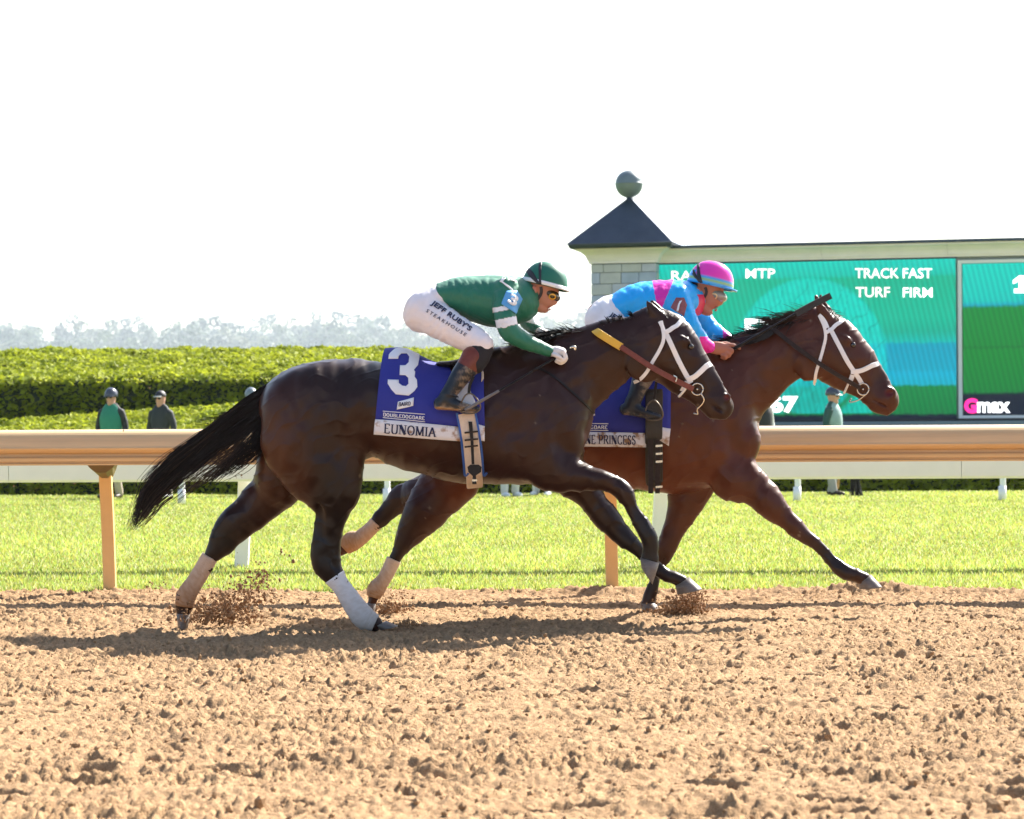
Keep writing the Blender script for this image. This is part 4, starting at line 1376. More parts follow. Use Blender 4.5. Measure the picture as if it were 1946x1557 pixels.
horse2, bvh2, F2 = build_horse(cfg2)

# hooves and wraps
add_hoof(horse1, D1, -0.15, ((735, 1180), (713, 1190)), (757, 1190), (722, 1198), 0.055)
add_hoof(horse1, D1, 0.14, ((361, 1168), (335, 1166)), (356, 1200), (338, 1190), 0.055)
add_hoof(horse1, D1, -0.16, ((1253, 1070), (1216, 1060)), (1240, 1111), (1219, 1080), 0.058)
add_hoof(horse1, D1, 0.13, ((1310, 1097), (1283, 1113)), (1335, 1120), (1287, 1130), 0.06)
add_hoof(horse2, D2, -0.15, ((1655, 1092), (1632, 1108)), (1677, 1116), (1633, 1120), 0.06)
add_hoof(horse2, D2, 0.13, ((1247, 1146), (1218, 1147)), (1256, 1170), (1222, 1172), 0.06)
add_hoof(horse2, D2, -0.15, ((714, 1147), (696, 1146)), (713, 1170), (697, 1164), 0.05)
add_hoof(horse2, D2, 0.14, ((634, 1042), (640, 1061)), (606, 1058), (622, 1072), 0.05)
DUST, WHT = (0.36, 0.22, 0.12), (0.74, 0.72, 0.74)
add_wrap(horse1, D1, -0.15, h1_nh[9:], [0.039, 0.034, 0.032, 0.035, 0.039, 0.036], WHT, (0.46, 0.40, 0.36), 1)
add_wrap(horse1, D1, 0.14, h1_fh[8:13], [0.037, 0.033, 0.033, 0.038, 0.036], (0.56, 0.42, 0.32), (0.30, 0.155, 0.068), 2)
add_wrap(horse2, D2, -0.15, h2_nh[8:13], [0.037, 0.033, 0.033, 0.040, 0.038], (0.62, 0.48, 0.37), (0.32, 0.165, 0.07), 3)
add_wrap(horse2, D2, 0.14, h2_fh[7:12], [0.034, 0.033, 0.033, 0.040, 0.036], (0.60, 0.43, 0.31), (0.36, 0.18, 0.075), 4)


def ball_eye(parent, px, py, D, dy, r):
    b = bmesh.new()
    bmesh.ops.create_uvsphere(b, u_segments=14, v_segments=10, radius=r)
    me = bpy.data.meshes.new('eye')
    b.to_mesh(me); b.free()
    me.materials.append(M_eye)
    me.polygons.foreach_set('use_smooth', np.full(len(me.polygons), True))
    o = link('eye', me)
    o.location = Vector(P(px, py, D + dy))
    o.parent = parent
    return o


for dy in (-0.086, 0.086):
    ball_eye(horse1, 1313, 659, D1, dy, 0.017)
    ball_eye(horse2, 1621, 656, D2, dy, 0.017)


# ---- tail, manes, forelocks
def strands(top, bot, D, n, seed, dyw, lmin=0.6, jit=0.012, pts=12, v0=0.0, v1=1.0):
    r = np.random.default_rng(seed)
    T = resample(catmull(np.array(top, float), 4), 60); B = resample(catmull(np.array(bot, float), 4), 60)
    out = np.zeros((n, pts, 3))
    for k in range(n):
        w = v0 + (v1 - v0) * r.random()
        e = lmin + (1 - lmin) * r.random() ** 0.7
        st_ = 0.12 * r.random() ** 2
        u = np.linspace(st_, e, pts)
        i = u * 59
        lo_ = np.floor(i).astype(int).clip(0, 58); f = (i - lo_)[:, None]
        a = T[lo_] * (1 - f) + T[lo_ + 1] * f; b = B[lo_] * (1 - f) + B[lo_ + 1] * f
        ww = np.clip(w + 0.10 * np.sin(u * (4 + 3 * r.random()) + 6.28 * r.random()) * u, -0.05, 1.05)[:, None]
        q = a * (1 - ww) + b * ww
        dy = dyw * (r.random() - 0.5) * (0.35 + u)
        for j in range(pts):
            out[k, j] = P(q[j, 0], q[j, 1], D + dy[j])
        out[k] += (np.cumsum(r.normal(size=(pts, 3)), 0) * jit * 0.18)
    return out


t_top = [(540, 714), (505, 733), (470, 756), (430, 787), (388, 818), (340, 853), (300, 888), (270, 926), (257, 965), (250, 1003)]
t_bot = [(508, 775), (496, 802), (462, 828), (420, 853), (385, 880), (347, 912), (314, 940), (290, 962), (269, 986), (259, 1004)]
root = strands(t_top, t_bot, D1, 300, 1, 0.16, lmin=0.35, jit=0.02)
tailA = hair('tail', root, 0.0038, 0.0009, M_hair, horse1)
hair('tail', strands(t_top, t_bot, D1, 190, 5, 0.14, lmin=0.2, v0=0.05, v1=0.75)[:, :, :], 0.0040, 0.0010, M_hair, horse1)
hair('tail', strands(t_top[2:], t_bot[2:], D1, 120, 6, 0.16, lmin=0.6, jit=0.03), 0.0024, 0.0007, M_hairb, horse1)
w_top = [(508, 770), (492, 806), (468, 838), (445, 862), (425, 885), (402, 905), (380, 925)]
w_bot = [(505, 812), (499, 850), (488, 868), (470, 880), (446, 893), (420, 905), (392, 930)]
hair('tail', strands(w_top, w_bot, D1, 150, 2, 0.12, lmin=0.4, jit=0.03), 0.0026, 0.0008, M_hair, horse1)
hair('tail', strands([(470, 815), (435, 845), (400, 870), (370, 895), (345, 918), (322, 945)], [(462, 850), (440, 880), (410, 905), (385, 922), (362, 940), (335, 958)], D1, 70, 7, 0.12, lmin=0.4, jit=0.03), 0.0022, 0.0007, M_hairb, horse1)
hair('tail', strands([(480, 748), (452, 768), (425, 783), (398, 790), (372, 788)], [(470, 780), (440, 800), (410, 812), (385, 812), (350, 812)], D1, 26, 3, 0.08, lmin=0.6), 0.0022, 0.0006, M_hair, horse1)
hair('tail', strands([(300, 888), (275, 930), (262, 965), (246, 990), (240, 1010)], [(330, 945), (305, 962), (285, 985), (268, 1000), (252, 1012)], D1, 90, 4, 0.08, lmin=0.5), 0.0022, 0.0006, M_hairb, horse1)


def mane(parent, crest, D, n, seed, flow, ln, w0=0.0024, mt=None, sag=0.3, dyw=0.06, name='mane'):
    """short hair rooted along the crest and blown by flow (px direction)"""
    r = np.random.default_rng(seed)
    C_ = resample(catmull(np.array(crest, float), 4), 80)
    A = np.zeros((n, 7, 3))
    for k in range(n):
        b = C_[r.integers(0, 80)]
        l = ln * (0.5 + 0.8 * r.random())
        fx, fy = flow[0] + 0.22 * r.normal(), flow[1] + 0.20 * r.normal()
        dy = dyw * (r.random() - 0.5)
        dv = 0.10 * (r.random() - 0.7)
        for j in range(7):
            u = j / 6
            A[k, j] = P(b[0] + fx * l * u, b[1] + 4 * (1 - u) + fy * l * u + sag * l * u * u, D + dy + dv * u)
    return hair(name, A, w0, 0.0007, mt or M_hair, parent)


mane(horse1, [(985, 655), (1020, 640), (1060, 630), (1095, 627), (1128, 630)], D1, 420, 11, (-0.9, -0.22), 26)
mane(horse1, [(1000, 652), (1060, 638), (1125, 636)], D1, 300, 12, (-0.9, 0.1), 34, dyw=0.10)
mane(horse1, [(1128, 630), (1150, 616), (1180, 606), (1222, 602)], D1, 120, 13, (-0.6, -0.2), 9)
for x, y in ((1145, 612), (1158, 607), (1170, 605), (1182, 602), (1201, 594)):
    mane(horse1, [(x - 3, y + 4), (x + 3, y + 3)], D1, 22, int(x), (-0.5, -0.7), 11, w0=0.003)
mane(horse1, [(1250, 586), (1262, 590), (1275, 596)], D1, 70, 15, (0.45, 0.15), 24, name='forelock', dyw=0.05)
mane(horse2, [(1385, 656), (1410, 642), (1440, 630), (1470, 620)], D2, 420, 21, (-0.95, -0.12), 38)
mane(horse2, [(1395, 655), (1440, 640), (1480, 624)], D2, 300, 22, (-0.8, 0.5), 40, dyw=0.12)
mane(horse2, [(1478, 616), (1510, 604), (1540, 597), (1556, 594)], D2, 420, 23, (-0.98, -0.18), 44, mt=M_hairb)
mane(horse2, [(1478, 618), (1510, 608), (1552, 600)], D2, 240, 24, (-0.8, 0.35), 34, dyw=0.1)
mane(horse2, [(1568, 584), (1582, 592), (1594, 600)], D2, 60, 25, (0.5, 0.2), 22, name='forelock', dyw=0.05)


# ---- bridles (worn tack that is its own thing)
def bridle(D, bvh, label, q, hs):
    root = empty('bridle', P(q['ring'][0], q['ring'][1], D - 0.08), label, 'bridle')
    w = 0.024 * hs
    strap('cheek_strap', bvh, q['cheek'], D, w * 1.15, 0.004, M_wlea, root)
    strap('cheek_strap', bvh, q['cheek2'], D, w * 0.9, 0.004, M_wlea, root, off=0.004)
    strap('browband', bvh, [(x, y, dy) for x, y, dy in q['brow']], D, w, 0.004, M_wlea, root, off=0.006, n=26)
    strap('noseband', bvh, [(x, y, dy) for x, y, dy in q['nose']], D, w * 1.25, 0.006, M_wlea, root, off=0.006, n=30)
    th = np.array([P(x, y, D + dy) for x, y, dy in q['throat']])
    th = resample(catmull(th, 6), 26)
    ribbon('throat_latch', th, np.tile(V3(0, -1, 0), (26, 1)), w * 0.8, 0.004, M_wlea, root)
    # rings and bit
    cx, cy = q['ring']; rr_ = q['rr']
    for dy in (-0.075, 0.075):
        pts = [P(cx + rr_ * math.cos(t), cy + rr_ * math.sin(t), D + dy) for t in np.linspace(0, 2 * np.pi, 17)]
        tube('bit_ring', pts, 0.0042, M_steel, root, n=7, sub=2)
    tube('bit_bar', [P(cx, cy, D - 0.075), P(cx, cy, D + 0.075)], 0.006, M_steel, root, n=8, sub=1)
    tube('chin_chain', [P(x, y, D + dy) for x, y, dy in q['chain']], 0.004, M_steel, root, n=6)
    tube('chin_strap', [P(x, y, D + dy) for x, y, dy in q['chin']], 0.007, M_wlea, root, n=6)
    for part, pts, wd, mt_ in q['rein']:
        c = resample(catmull(np.array([P(x, y, D + dy) for x, y, dy in pts]), 5), 24)
        ribbon(part, c, np.tile(V3(0, -1, 0.1), (24, 1)), wd, 0.006, mt_, root)
    return root


br1 = bridle(D1, bvh1, 'white bridle on the dark bay horse, with a yellow gripped red brown rein', dict(
    cheek=[(1264, 632), (1272, 648), (1283, 672), (1294, 695), (1305, 715), (1313, 728)], cheek2=[(1254, 612), (1259, 622), (1263, 634)],
    brow=[(1264, 633, -0.14), (1276, 626, -0.13), (1288, 616, -0.10), (1300, 604, -0.03), (1302, 602, 0.04), (1285, 616, 0.12), (1264, 633, 0.14)],
    nose=[(1308, 726, -0.12), (1320, 718, -0.10), (1335, 706, -0.09), (1348, 694, -0.06), (1356, 690, 0.0), (1348, 694, 0.06), (1320, 718, 0.1), (1308, 726, 0.1), (1296, 746, 0.04), (1290, 752, 0.0), (1296, 744, -0.05), (1308, 728, -0.1)],
    throat=[(1256, 610, -0.105), (1261, 634, -0.118), (1260, 650, -0.122), (1252, 668, -0.122), (1240, 688, -0.122), (1230, 706, -0.112), (1218, 720, -0.09), (1207, 726, -0.03), (1206, 727, 0.03)],
    ring=(1325, 740), rr=11, chain=[(1332, 748, -0.08), (1338, 760, -0.075), (1333, 770, -0.065), (1325, 778, -0.05), (1326, 787, -0.04), (1318, 786, -0.03)],
    chin=[(1304, 736, -0.075), (1299, 744, -0.07), (1290, 754, -0.03)],
    rein=[('rein', [(1125, 622, 0.02), (1136, 632, -0.12), (1158, 646, -0.145), (1181, 660, -0.15)], 0.042, M_yel),
          ('rein', [(1179, 659, -0.152), (1205, 676, -0.155), (1240, 699, -0.15), (1278, 720, -0.135), (1318, 740, -0.085)], 0.030, M_brn),
          ('rein', [(1125, 622, 0.02), (1136, 632, 0.12), (1181, 660, 0.15), (1240, 699, 0.15), (1318, 740, 0.085)], 0.03, M_brn),
          ('rein_buckle', [(1280, 714, -0.142), (1286, 718, -0.142), (1284, 726, -0.142)], 0.006, M_steel)]), 1.0)
br2 = bridle(D2, bvh2, 'white bridle on the bay horse in front, with a dark leather rein', dict(
    cheek=[(1577, 624), (1588, 645), (1600, 668), (1612, 690), (1624, 708), (1632, 719), (1638, 730)], cheek2=[(1557, 598), (1566, 608), (1573, 624)],
    brow=[(1568, 628, -0.14), (1578, 622, -0.13), (1590, 614, -0.10), (1603, 607, -0.03), (1604, 606, 0.04), (1590, 616, 0.12), (1568, 628, 0.14)],
    nose=[(1622, 712, -0.12), (1634, 708, -0.10), (1650, 700, -0.09), (1665, 692, -0.06), (1674, 693, 0.0), (1665, 692, 0.06), (1634, 708, 0.1), (1622, 714, 0.1), (1612, 736, 0.04), (1605, 748, 0.0), (1611, 734, -0.05), (1622, 714, -0.1)],
    throat=[(1557, 600, -0.105), (1566, 620, -0.118), (1569, 640, -0.122), (1565, 660, -0.122), (1558, 685, -0.122), (1551, 708, -0.112), (1549, 722, -0.08), (1548, 729, -0.03), (1549, 730, 0.03)],
    ring=(1640, 740), rr=11, chain=[(1648, 748, -0.08), (1643, 752, -0.075), (1632, 760, -0.06), (1620, 764, -0.05), (1614, 763, -0.03), (1618, 758, 0.0)],
    chin=[(1618, 718, -0.075), (1612, 730, -0.065), (1604, 748, -0.03)],
    rein=[('rein', [(1400, 657, -0.05), (1425, 640, -0.02), (1450, 626, -0.06), (1466, 624, -0.11), (1500, 650, -0.14), (1545, 683, -0.145), (1590, 712, -0.13), (1635, 738, -0.085)], 0.026, M_dbr),
          ('rein', [(1400, 657, 0.03), (1466, 620, 0.08), (1500, 650, 0.14), (1545, 683, 0.145), (1590, 712, 0.13), (1635, 738, 0.085)], 0.026, M_dbr),
          ('rein_loop', [(1395, 652, -0.06), (1430, 645, -0.12), (1455, 636, -0.12), (1468, 626, -0.11)], 0.05, M_blk)]), 0.95)

# breast strap of the dark horse
strap('breast_strap', bvh1, [(1015, 700), (1040, 708), (1075, 735), (1105, 762), (1128, 785)], D1, 0.012, 0.004, M_blk, br1)
# ================================================================== tack on the backs
M_cloth = mat('royal blue cloth', (0.020, 0.026, 0.26), 0.75, var=0.12, vscale=5, bump=0.12, bscale=25)
M_numw = mat('white number fabric', (0.82, 0.82, 0.84), 0.75, var=0.03, vscale=10)
M_strip = bpy.data.materials.new('white strip with splashed mud')
M_strip.use_nodes = True
t = M_strip.node_tree
b_ = t.nodes['Principled BSDF']; b_.inputs['Roughness'].default_value = 0.8
n_ = t.nodes.new('ShaderNodeTexNoise'); n_.inputs['Scale'].default_value = 22; n_.inputs['Detail'].default_value = 8
tcx = t.nodes.new('ShaderNodeTexCoord')
at = t.nodes.new('ShaderNodeAttribute'); at.attribute_name = 'col'
sp_ = t.nodes.new('ShaderNodeSeparateColor')
t.links.new(at.outputs['Color'], sp_.inputs[0])
ad = t.nodes.new('ShaderNodeMath'); ad.operation = 'ADD'
t.links.new(tcx.outputs['Object'], n_.inputs['Vector'])
t.links.new(n_.outputs['Fac'], ad.inputs[0]); t.links.new(sp_.outputs['Red'], ad.inputs[1])
rp = t.nodes.new('ShaderNodeValToRGB')
rp.color_ramp.elements[0].position = 0.62; rp.color_ramp.elements[0].color = (0.74, 0.72, 0.74, 1)
rp.color_ramp.elements[1].position = 0.74; rp.color_ramp.elements[1].color = (0.34, 0.19, 0.10, 1)
t.links.new(ad.outputs[0], rp.inputs[0]); t.links.new(rp.outputs[0], b_.inputs['Base Color'])
M_navy = mat('navy lettering', (0.015, 0.02, 0.07), 0.7)
M_wlet = mat('white lettering', (0.80, 0.80, 0.84), 0.7)
M_girth = mat('cream girth webbing', (0.66, 0.54, 0.44), 0.75, var=0.18, vscale=18, bump=0.2, bscale=120)
M_girthb = mat('black girth webbing', (0.016, 0.014, 0.013), 0.5, var=0.3, vscale=20, bump=0.25, bscale=90)
M_trim = mat('blue trim', (0.03, 0.11, 0.42), 0.6)
M_pad = mat('white saddle pad', (0.72, 0.68, 0.68), 0.8, var=0.06, vscale=12)


def drape(name, D, cols, mt, parent, yc=0.0, rows=(14, 10), wob=0.008, seed=0, colfn=None):
    """cloth over a back: every column is ((top px), (near lower px), centre py, half width)"""
    r = np.random.default_rng(seed)
    q = catmull(np.array([(a[0], a[1], b[0], b[1], c, h) for a, b, c, h in cols], float), 6)
    n, nv = len(q), rows[0] + rows[1]
    v = np.zeros((n, nv, 3)); cl = np.zeros((n, nv, 3))
    for i in range(n):
        tx, ty, bx, by, cy_, hw = q[i]
        hh = (cy_ - ty)
        pb = math.asin(np.clip((cy_ - by) / hh, -0.95, 0.95))
        for j in range(nv):
            u = j / (rows[0] - 1)
            ph = pb + (math.pi / 2 - pb) * u if u <= 1 else math.pi / 2 + (math.pi / 2 - pb) * min(1.0, (j - rows[0] + 1) / rows[1])
            uu = min(u, 2 - u) if u <= 1 else max(0, 1 - (j - rows[0] + 1) / rows[1])
            px = bx + (tx - bx) * uu
            py = cy_ - hh * math.sin(ph)
            dy = -hw * math.cos(ph)
            w = wob * (math.sin(px * 0.11 + 5 * uu) + math.sin(px * 0.05 - py * 0.09)) * uu * (1 if u <= 1 else 0.4)
            v[i, j] = P(px, py, D + dy - w)
            cl[i, j] = colfn(i / (n - 1), uu) if colfn else 0
    ix = np.arange(n * nv).reshape(n, nv)
    F = np.stack([ix[:-1, :-1], ix[1:, :-1], ix[1:, 1:], ix[:-1, 1:]], -1).reshape(-1, 4)
    o = obj(name, v.reshape(-1, 3), F, mt, parent, cols=cl.reshape(-1, 3) if colfn else None)
    s_ = o.modifiers.new('thickness', 'SOLIDIFY'); s_.thickness = 0.004; s_.offset = 0
    return o, bvh_of(v.reshape(-1, 3), F)


# ---- blue cloth of number 3
cloth1 = empty('saddle_cloth', P(815, 700, D1), 'royal blue saddle cloth with white block 3 and EUNOMIA strip', 'saddle cloth')
c_o, bc1 = drape('cloth', D1, [((733, 662), (713, 802), 800, 0.305), ((764, 662), (752, 804), 803, 0.312), ((796, 675), (800, 808), 806, 0.316), ((826, 688), (845, 811), 808, 0.320),
                               ((862, 694), (885, 814), 808, 0.320), ((893, 680), (905, 814), 805, 0.318), ((917, 676), (921, 812), 800, 0.312)], M_cloth, cloth1, wob=0.007, seed=1)
st_o, bs1 = drape('name_strip', D1, [((733, 664), (710, 826), 800, 0.309), ((770, 664), (752, 829), 803, 0.316), ((800, 676), (800, 833), 806, 0.320), ((830, 690), (840, 836), 808, 0.324), ((862, 694), (877, 839), 808, 0.324)],
                  M_strip, cloth1, rows=(3, 1), wob=0.0, seed=2, colfn=lambda s_, u: (0.02 + 0.13 * max(0, (s_ - 0.5) * 2) ** 1.5, 0, 0))


def cut_strip(o, v0, keep):
    """keep the lowest rows of a draped sheet (the near hem)"""
    return o


# the strip is a band along the hem: rebuild it as a narrow sheet in front of the cloth
bpy.data.objects.remove(st_o)


def hem(name, D, top, bot, mt, parent, bvh, off, n=26, colfn=None):
    T, B = resample(np.array(top, float), n), resample(np.array(bot, float), n)
    v, cl = [], []
    for i in range(n):
        for j in range(4):
            p = T[i] + (B[i] - T[i]) * j / 3
            d = ray(*p)
            a, nr = onto(bvh, p[0], p[1], off, D - 0.31)
            v.append(a); cl.append(colfn(i / (n - 1)) if colfn else (0, 0, 0))
    for i in range(n):                      # below the hem the strip hangs straight down
        for j in (1, 2, 3):
            k = i * 4 + j
            dep = v[i * 4][1] + TY * v[i * 4][0]
            p = T[i] + (B[i] - T[i]) * j / 3
            v[k] = P(p[0], p[1], dep + 0.0006 * j)
    F = [(i * 4 + j, i * 4 + 4 + j, i * 4 + 5 + j, i * 4 + 1 + j) for i in range(n - 1) for j in range(3)]
    o = obj(name, v, F, mt, parent, cols=np.array(cl))
    s_ = o.modifiers.new('thickness', 'SOLIDIFY'); s_.thickness = 0.003; s_.offset = 0
    return o, bvh_of(np.array(v), F)


strip1, bs1 = hem('name_strip', D1, [(712.5, 797), (760, 800), (820, 806), (871, 811)], [(710, 826), (760, 830), (820, 835), (875, 839)], M_strip, cloth1, bc1, 0.006,
                  colfn=lambda s_: (0.02 + 0.20 * max(0, s_ - 0.35) + 0.09 * max(0, 0.15 - s_) * 5, 0, 0))
strip1b, _ = hem('name_strip', D1, [(899, 804), (921, 810)], [(895, 833), (921, 839)], M_strip, cloth1, bc1, 0.008, n=8, colfn=lambda s_: (0.12, 0, 0))
Q = lambda pts, ox, oy, k: [(ox + x / k, oy + y / k) for x, y in pts]
three = [(302, 226), (306, 188), (322, 166), (368, 128), (400, 122), (558, 126), (592, 158), (602, 182), (604, 216), (590, 288), (552, 334), (566, 352), (560, 400), (583, 430), (588, 500), (560, 540), (502, 586), (374, 572),
         (330, 522), (296, 468), (298, 428), (404, 432), (404, 464), (440, 490), (476, 494), (500, 470), (498, 412), (470, 386), (412, 384), (416, 290), (470, 290), (500, 262), (506, 204), (482, 174), (430, 174), (402, 200), (398, 226)]
decal('number_three', Q(three, 680, 640, 5.19), bc1, 0.006, 0.002, M_numw, cloth1, step=7)
fl = decal('sponsor_flag', Q([(397, 645), (555, 603), (548, 685), (385, 722)], 680, 640, 5.19), bc1, 0.006, 0.002, M_numw, cloth1, step=9)
write('lettering', serif('BAIRD', 0.2, 0.12), (757.5, 772.5), (780.5, 771), (758, 766), bc1, 0.009, M_navy, fl)
decal('white_line', [(728, 781.2), (808, 787.2), (808, 788.6), (728, 782.6)], bc1, 0.006, 0.0015, M_wlet, cloth1, step=12)
decal('white_line', [(728, 793.2), (808, 801.2), (808, 802.6), (728, 794.6)], bc1, 0.006, 0.0015, M_wlet, cloth1, step=12)
write('lettering', serif('DOUBLEDOGDARE', 0.2, 0.13, 0.12), (728.5, 791.2), (808, 798.6), (728.5, 785.2), bc1, 0.007, M_wlet, cloth1)
write('lettering', serif('EUNOMIA', 0.15, 0.07), (729.5, 823), (829, 831), (730.5, 805.5), bs1, 0.004, M_navy, strip1)

# ---- blue cloth of the bay
cloth2 = empty('saddle_cloth', P(1180, 730, D2), 'blue saddle cloth reading NE PRINCESS, partly hidden by the dark horse', 'saddle cloth')
_, bc2 = drape('cloth', D2, [((1060, 690), (1040, 822), 806, 0.312), ((1110, 700), (1105, 822), 812, 0.316), ((1165, 700), (1170, 824), 818, 0.320), ((1220, 690), (1228, 826), 822, 0.320), ((1276, 672), (1274, 824), 822, 0.306)], M_cloth, cloth2, seed=3)
strip2, bs2 = hem('name_strip', D2, [(1040, 817), (1111, 821), (1227, 823)], [(1040, 846), (1111, 849), (1228, 850.5)], M_strip, cloth2, bc2, 0.006, colfn=lambda s_: (0.085 + 0.2 * max(0, s_ - 0.75), 0, 0))
hem('name_strip', D2, [(1255, 812), (1274, 815)], [(1252, 836), (1271, 848)], M_strip, cloth2, bc2, 0.008, n=8, colfn=lambda s_: (0.10, 0, 0))
fl2 = decal('sponsor_flag', [(1088, 800), (1130, 778), (1131, 790), (1090, 806)], bc2, 0.006, 0.002, M_numw, cloth2, step=9)
write('lettering', serif('BAIRD', 0.2, 0.12), (1093, 795), (1124, 787), (1093, 788), bc2, 0.009, M_navy, fl2)
decal('white_line', [(1060, 803.5), (1156, 805.2), (1156, 806.6), (1060, 804.9)], bc2, 0.006, 0.0015, M_wlet, cloth2, step=12)
decal('white_line', [(1060, 816.5), (1156, 817.6), (1156, 819), (1060, 817.9)], bc2, 0.006, 0.0015, M_wlet, cloth2, step=12)
write('lettering', serif('DOUBLEDOGDARE', 0.2, 0.13, 0.12), (1070, 814), (1155, 815.5), (1070, 808), bc2, 0.007, M_wlet, cloth2)
write('lettering', serif('NE PRINCESS', 0.15, 0.07), (1112.5, 843.5), (1209, 845), (1112.5, 827), bs2, 0.004, M_navy, strip2)


# ---- saddles
def saddle(D, s, seat, label, flap, bvh_c, girth_mt, trim_mt, g_px, cream):
    root = empty('saddle', P(seat[1][0], seat[1][1], D), label, 'saddle')
    lo = P(min(p[0] for p in seat) - 20, max(p[1] for p in seat) + 30, D); hi = P(max(p[0] for p in seat) + 20, min(p[1] for p in seat) - 25, D)
    lo, hi = np.minimum(lo, hi), np.maximum(lo, hi)
    lo[1] -= 0.22; hi[1] += 0.22
    f_ = Field(lo, hi, 0.008)
    f_.chain([(P(x, y, D), r * s, w) for x, y, r, w in seat], 0.02)
    v, q = f_.mesh()
    obj('seat', v, q, M_blk, root)
    if cream:
        decal('pommel_flap', cream, bvh_c, 0.012, 0.006, M_girth, root, step=6)
    if flap:
        decal('saddle_flap', flap, bvh_c, 0.010, 0.005, M_pad, root, step=7)
    return root


sd1 = saddle(D1, GS[1], [(835, 694, 7, 0.15), (862, 693, 8, 0.14), (890, 684, 8, 0.11), (915, 668, 9, 0.09), (930, 660, 9, 0.08)], 'small black racing saddle under the green jockey, cream girth with black buckles',
             Q([(1088, 470), (1064, 490), (960, 600), (1000, 740), (1150, 770), (1160, 640), (1120, 560), (1106, 470)], 680, 640, 5.19), bc1, None, None, None,
             Q([(1232, 258), (1318, 160), (1330, 145), (1322, 250), (1290, 330), (1226, 455), (1218, 455)], 680, 640, 5.19))


def girth(root, D, bvh, axis, w, mt, trim=None, parts='cream'):
    """girth down the near side: axis px points, w in px"""
    n = 30
    A = resample(np.array(axis, float), n)
    for nm, off, ww, mt_, lift in ([('girth', 0.0, w, mt, 0.014)] + ([('girth_edge', -0.5 * w - 2.2, 4.5, trim, 0.012), ('girth_edge', 0.5 * w + 2.0, 4.0, trim, 0.012)] if trim else [])):
        pos, nr = [], []
        for i in range(n):
            x, y = A[i]
            hw = D - 0.33
            p, q = onto(bvh, x + off, y, lift, D - 0.25)
            pos.append(p); nr.append(q)
        pos = np.array(pos)
        nr = np.array(nr)
        for _ in range(6):
            pos[1:-1] = (pos[:-2] + 2 * pos[1:-1] + pos[2:]) / 4
            nr[1:-1] = (nr[:-2] + 2 * nr[1:-1] + nr[2:]) / 4
        pos[:, 1] = np.minimum(pos[:, 1], pos[:, 1])
        # where the cloth lies on the horse the girth runs over it
        g = pos.copy()
        for i in range(n):
            dep = D - 0.335 if A[i][1] < 840 else None
            if dep:
                g[i] = P(A[i][0] + off, A[i][1], dep - 0.004)
        for _ in range(8):
            g[1:-1] = (g[:-2] + 2 * g[1:-1] + g[2:]) / 4
        ribbon(nm, g, nr, np.full(n, ww * D / FPX), 0.006, mt_, root)
    return g


g1 = girth(sd1, D1, bvh1, [(886, 786), (891, 810), (897, 850), (901, 890), (902, 921)], 31, M_girth, M_trim)
BV = bvh1


def small(name, pts, dep, mt, parent, D, thick=0.006):
    """a small flat fitting outlined in photo pixels at a given depth"""
    a = [P(x, y, D + dep) for x, y in pts]
    b_ = [p + V3(0, thick, 0) for p in a]
    k = len(a)
    F = [tuple(range(k)), tuple(range(2 * k - 1, k - 1, -1))] + [(j, (j + 1) % k, k + (j + 1) % k, k + j) for j in range(k)]
    return fix_normals(obj(name, a + b_, F, mt, parent, smooth=False))


K5 = lambda pts: Q(pts, 680, 640, 5.19)
small('girth_strap', K5([(1090, 838), (1128, 838), (1140, 1000), (1150, 1260), (1122, 1260), (1112, 1040)]), -0.352, M_blk, sd1, D1)
for y in (936, 1010, 1076):
    small('buckle_bar', K5([(1052, y + 4), (1185, y - 10), (1187, y + 8), (1054, y + 22)]), -0.355, M_dbr, sd1, D1)
small('buckle_plate', K5([(1080, 1285), (1110, 1262), (1190, 1262), (1222, 1285), (1215, 1335), (1165, 1370), (1172, 1455), (1128, 1455), (1132, 1375), (1090, 1335)]), -0.345, M_blk, sd1, D1)
small('buckle', K5([(1126, 1408), (1178, 1408), (1178, 1428), (1126, 1428)]), -0.350, M_steel, sd1, D1)


M_iron = mat('dulled stirrup iron', (0.16, 0.13, 0.10), 0.45, metal=0.7)


def stirrup(root, D, px, leather, dep, s):
    """iron: px outline centre-line, leather: px line"""
    L = resample(catmull(np.array([P(x, y, D + dep) for x, y in leather]), 4), 12)
    ribbon('stirrup_leather', L, np.tile(V3(0, -1, 0), (12, 1)), 0.016, 0.004, M_blk, root)
    tube('stirrup_iron', [P(x, y, D + dep + d) for x, y, d in px], 0.0042, M_iron, root, n=8)


stirrup(sd1, D1, [(876, 766, 0.0), (884, 752, -0.01), (893, 748, -0.02), (903, 754, -0.03), (912, 768, -0.03), (912, 778, -0.02), (902, 785, -0.02), (884, 786, 0.0), (874, 781, 0.0), (872, 774, 0.0), (876, 766, 0.0)],
        [(900, 716), (893, 732), (891, 748)], -0.40, GS[1])
sd2 = saddle(D2, GS[2], [(1150, 700, 7, 0.15), (1180, 700, 8, 0.14), (1210, 690, 8, 0.11), (1240, 676, 9, 0.09), (1262, 668, 9, 0.08)], 'black racing saddle and black girth of the bay horse', None, bc2, None, None, None, None)
g2 = girth(sd2, D2, bvh2, [(1243, 740), (1243, 790), (1242, 850), (1243, 900), (1243, 942)], 33, M_girthb, None)
for x0 in (1236, 1249):
    small('girth_strap', [(x0 - 4, 836), (x0 + 5, 836), (x0 + 5, 938), (x0 - 4, 938)], -0.350, M_dbr, sd2, D2)
for y in (848, 863, 878, 926):
    small('buckle', [(1246, y - 2), (1259, y - 3), (1259, y + 1), (1246, y + 2)], -0.358, M_steel, sd2, D2)
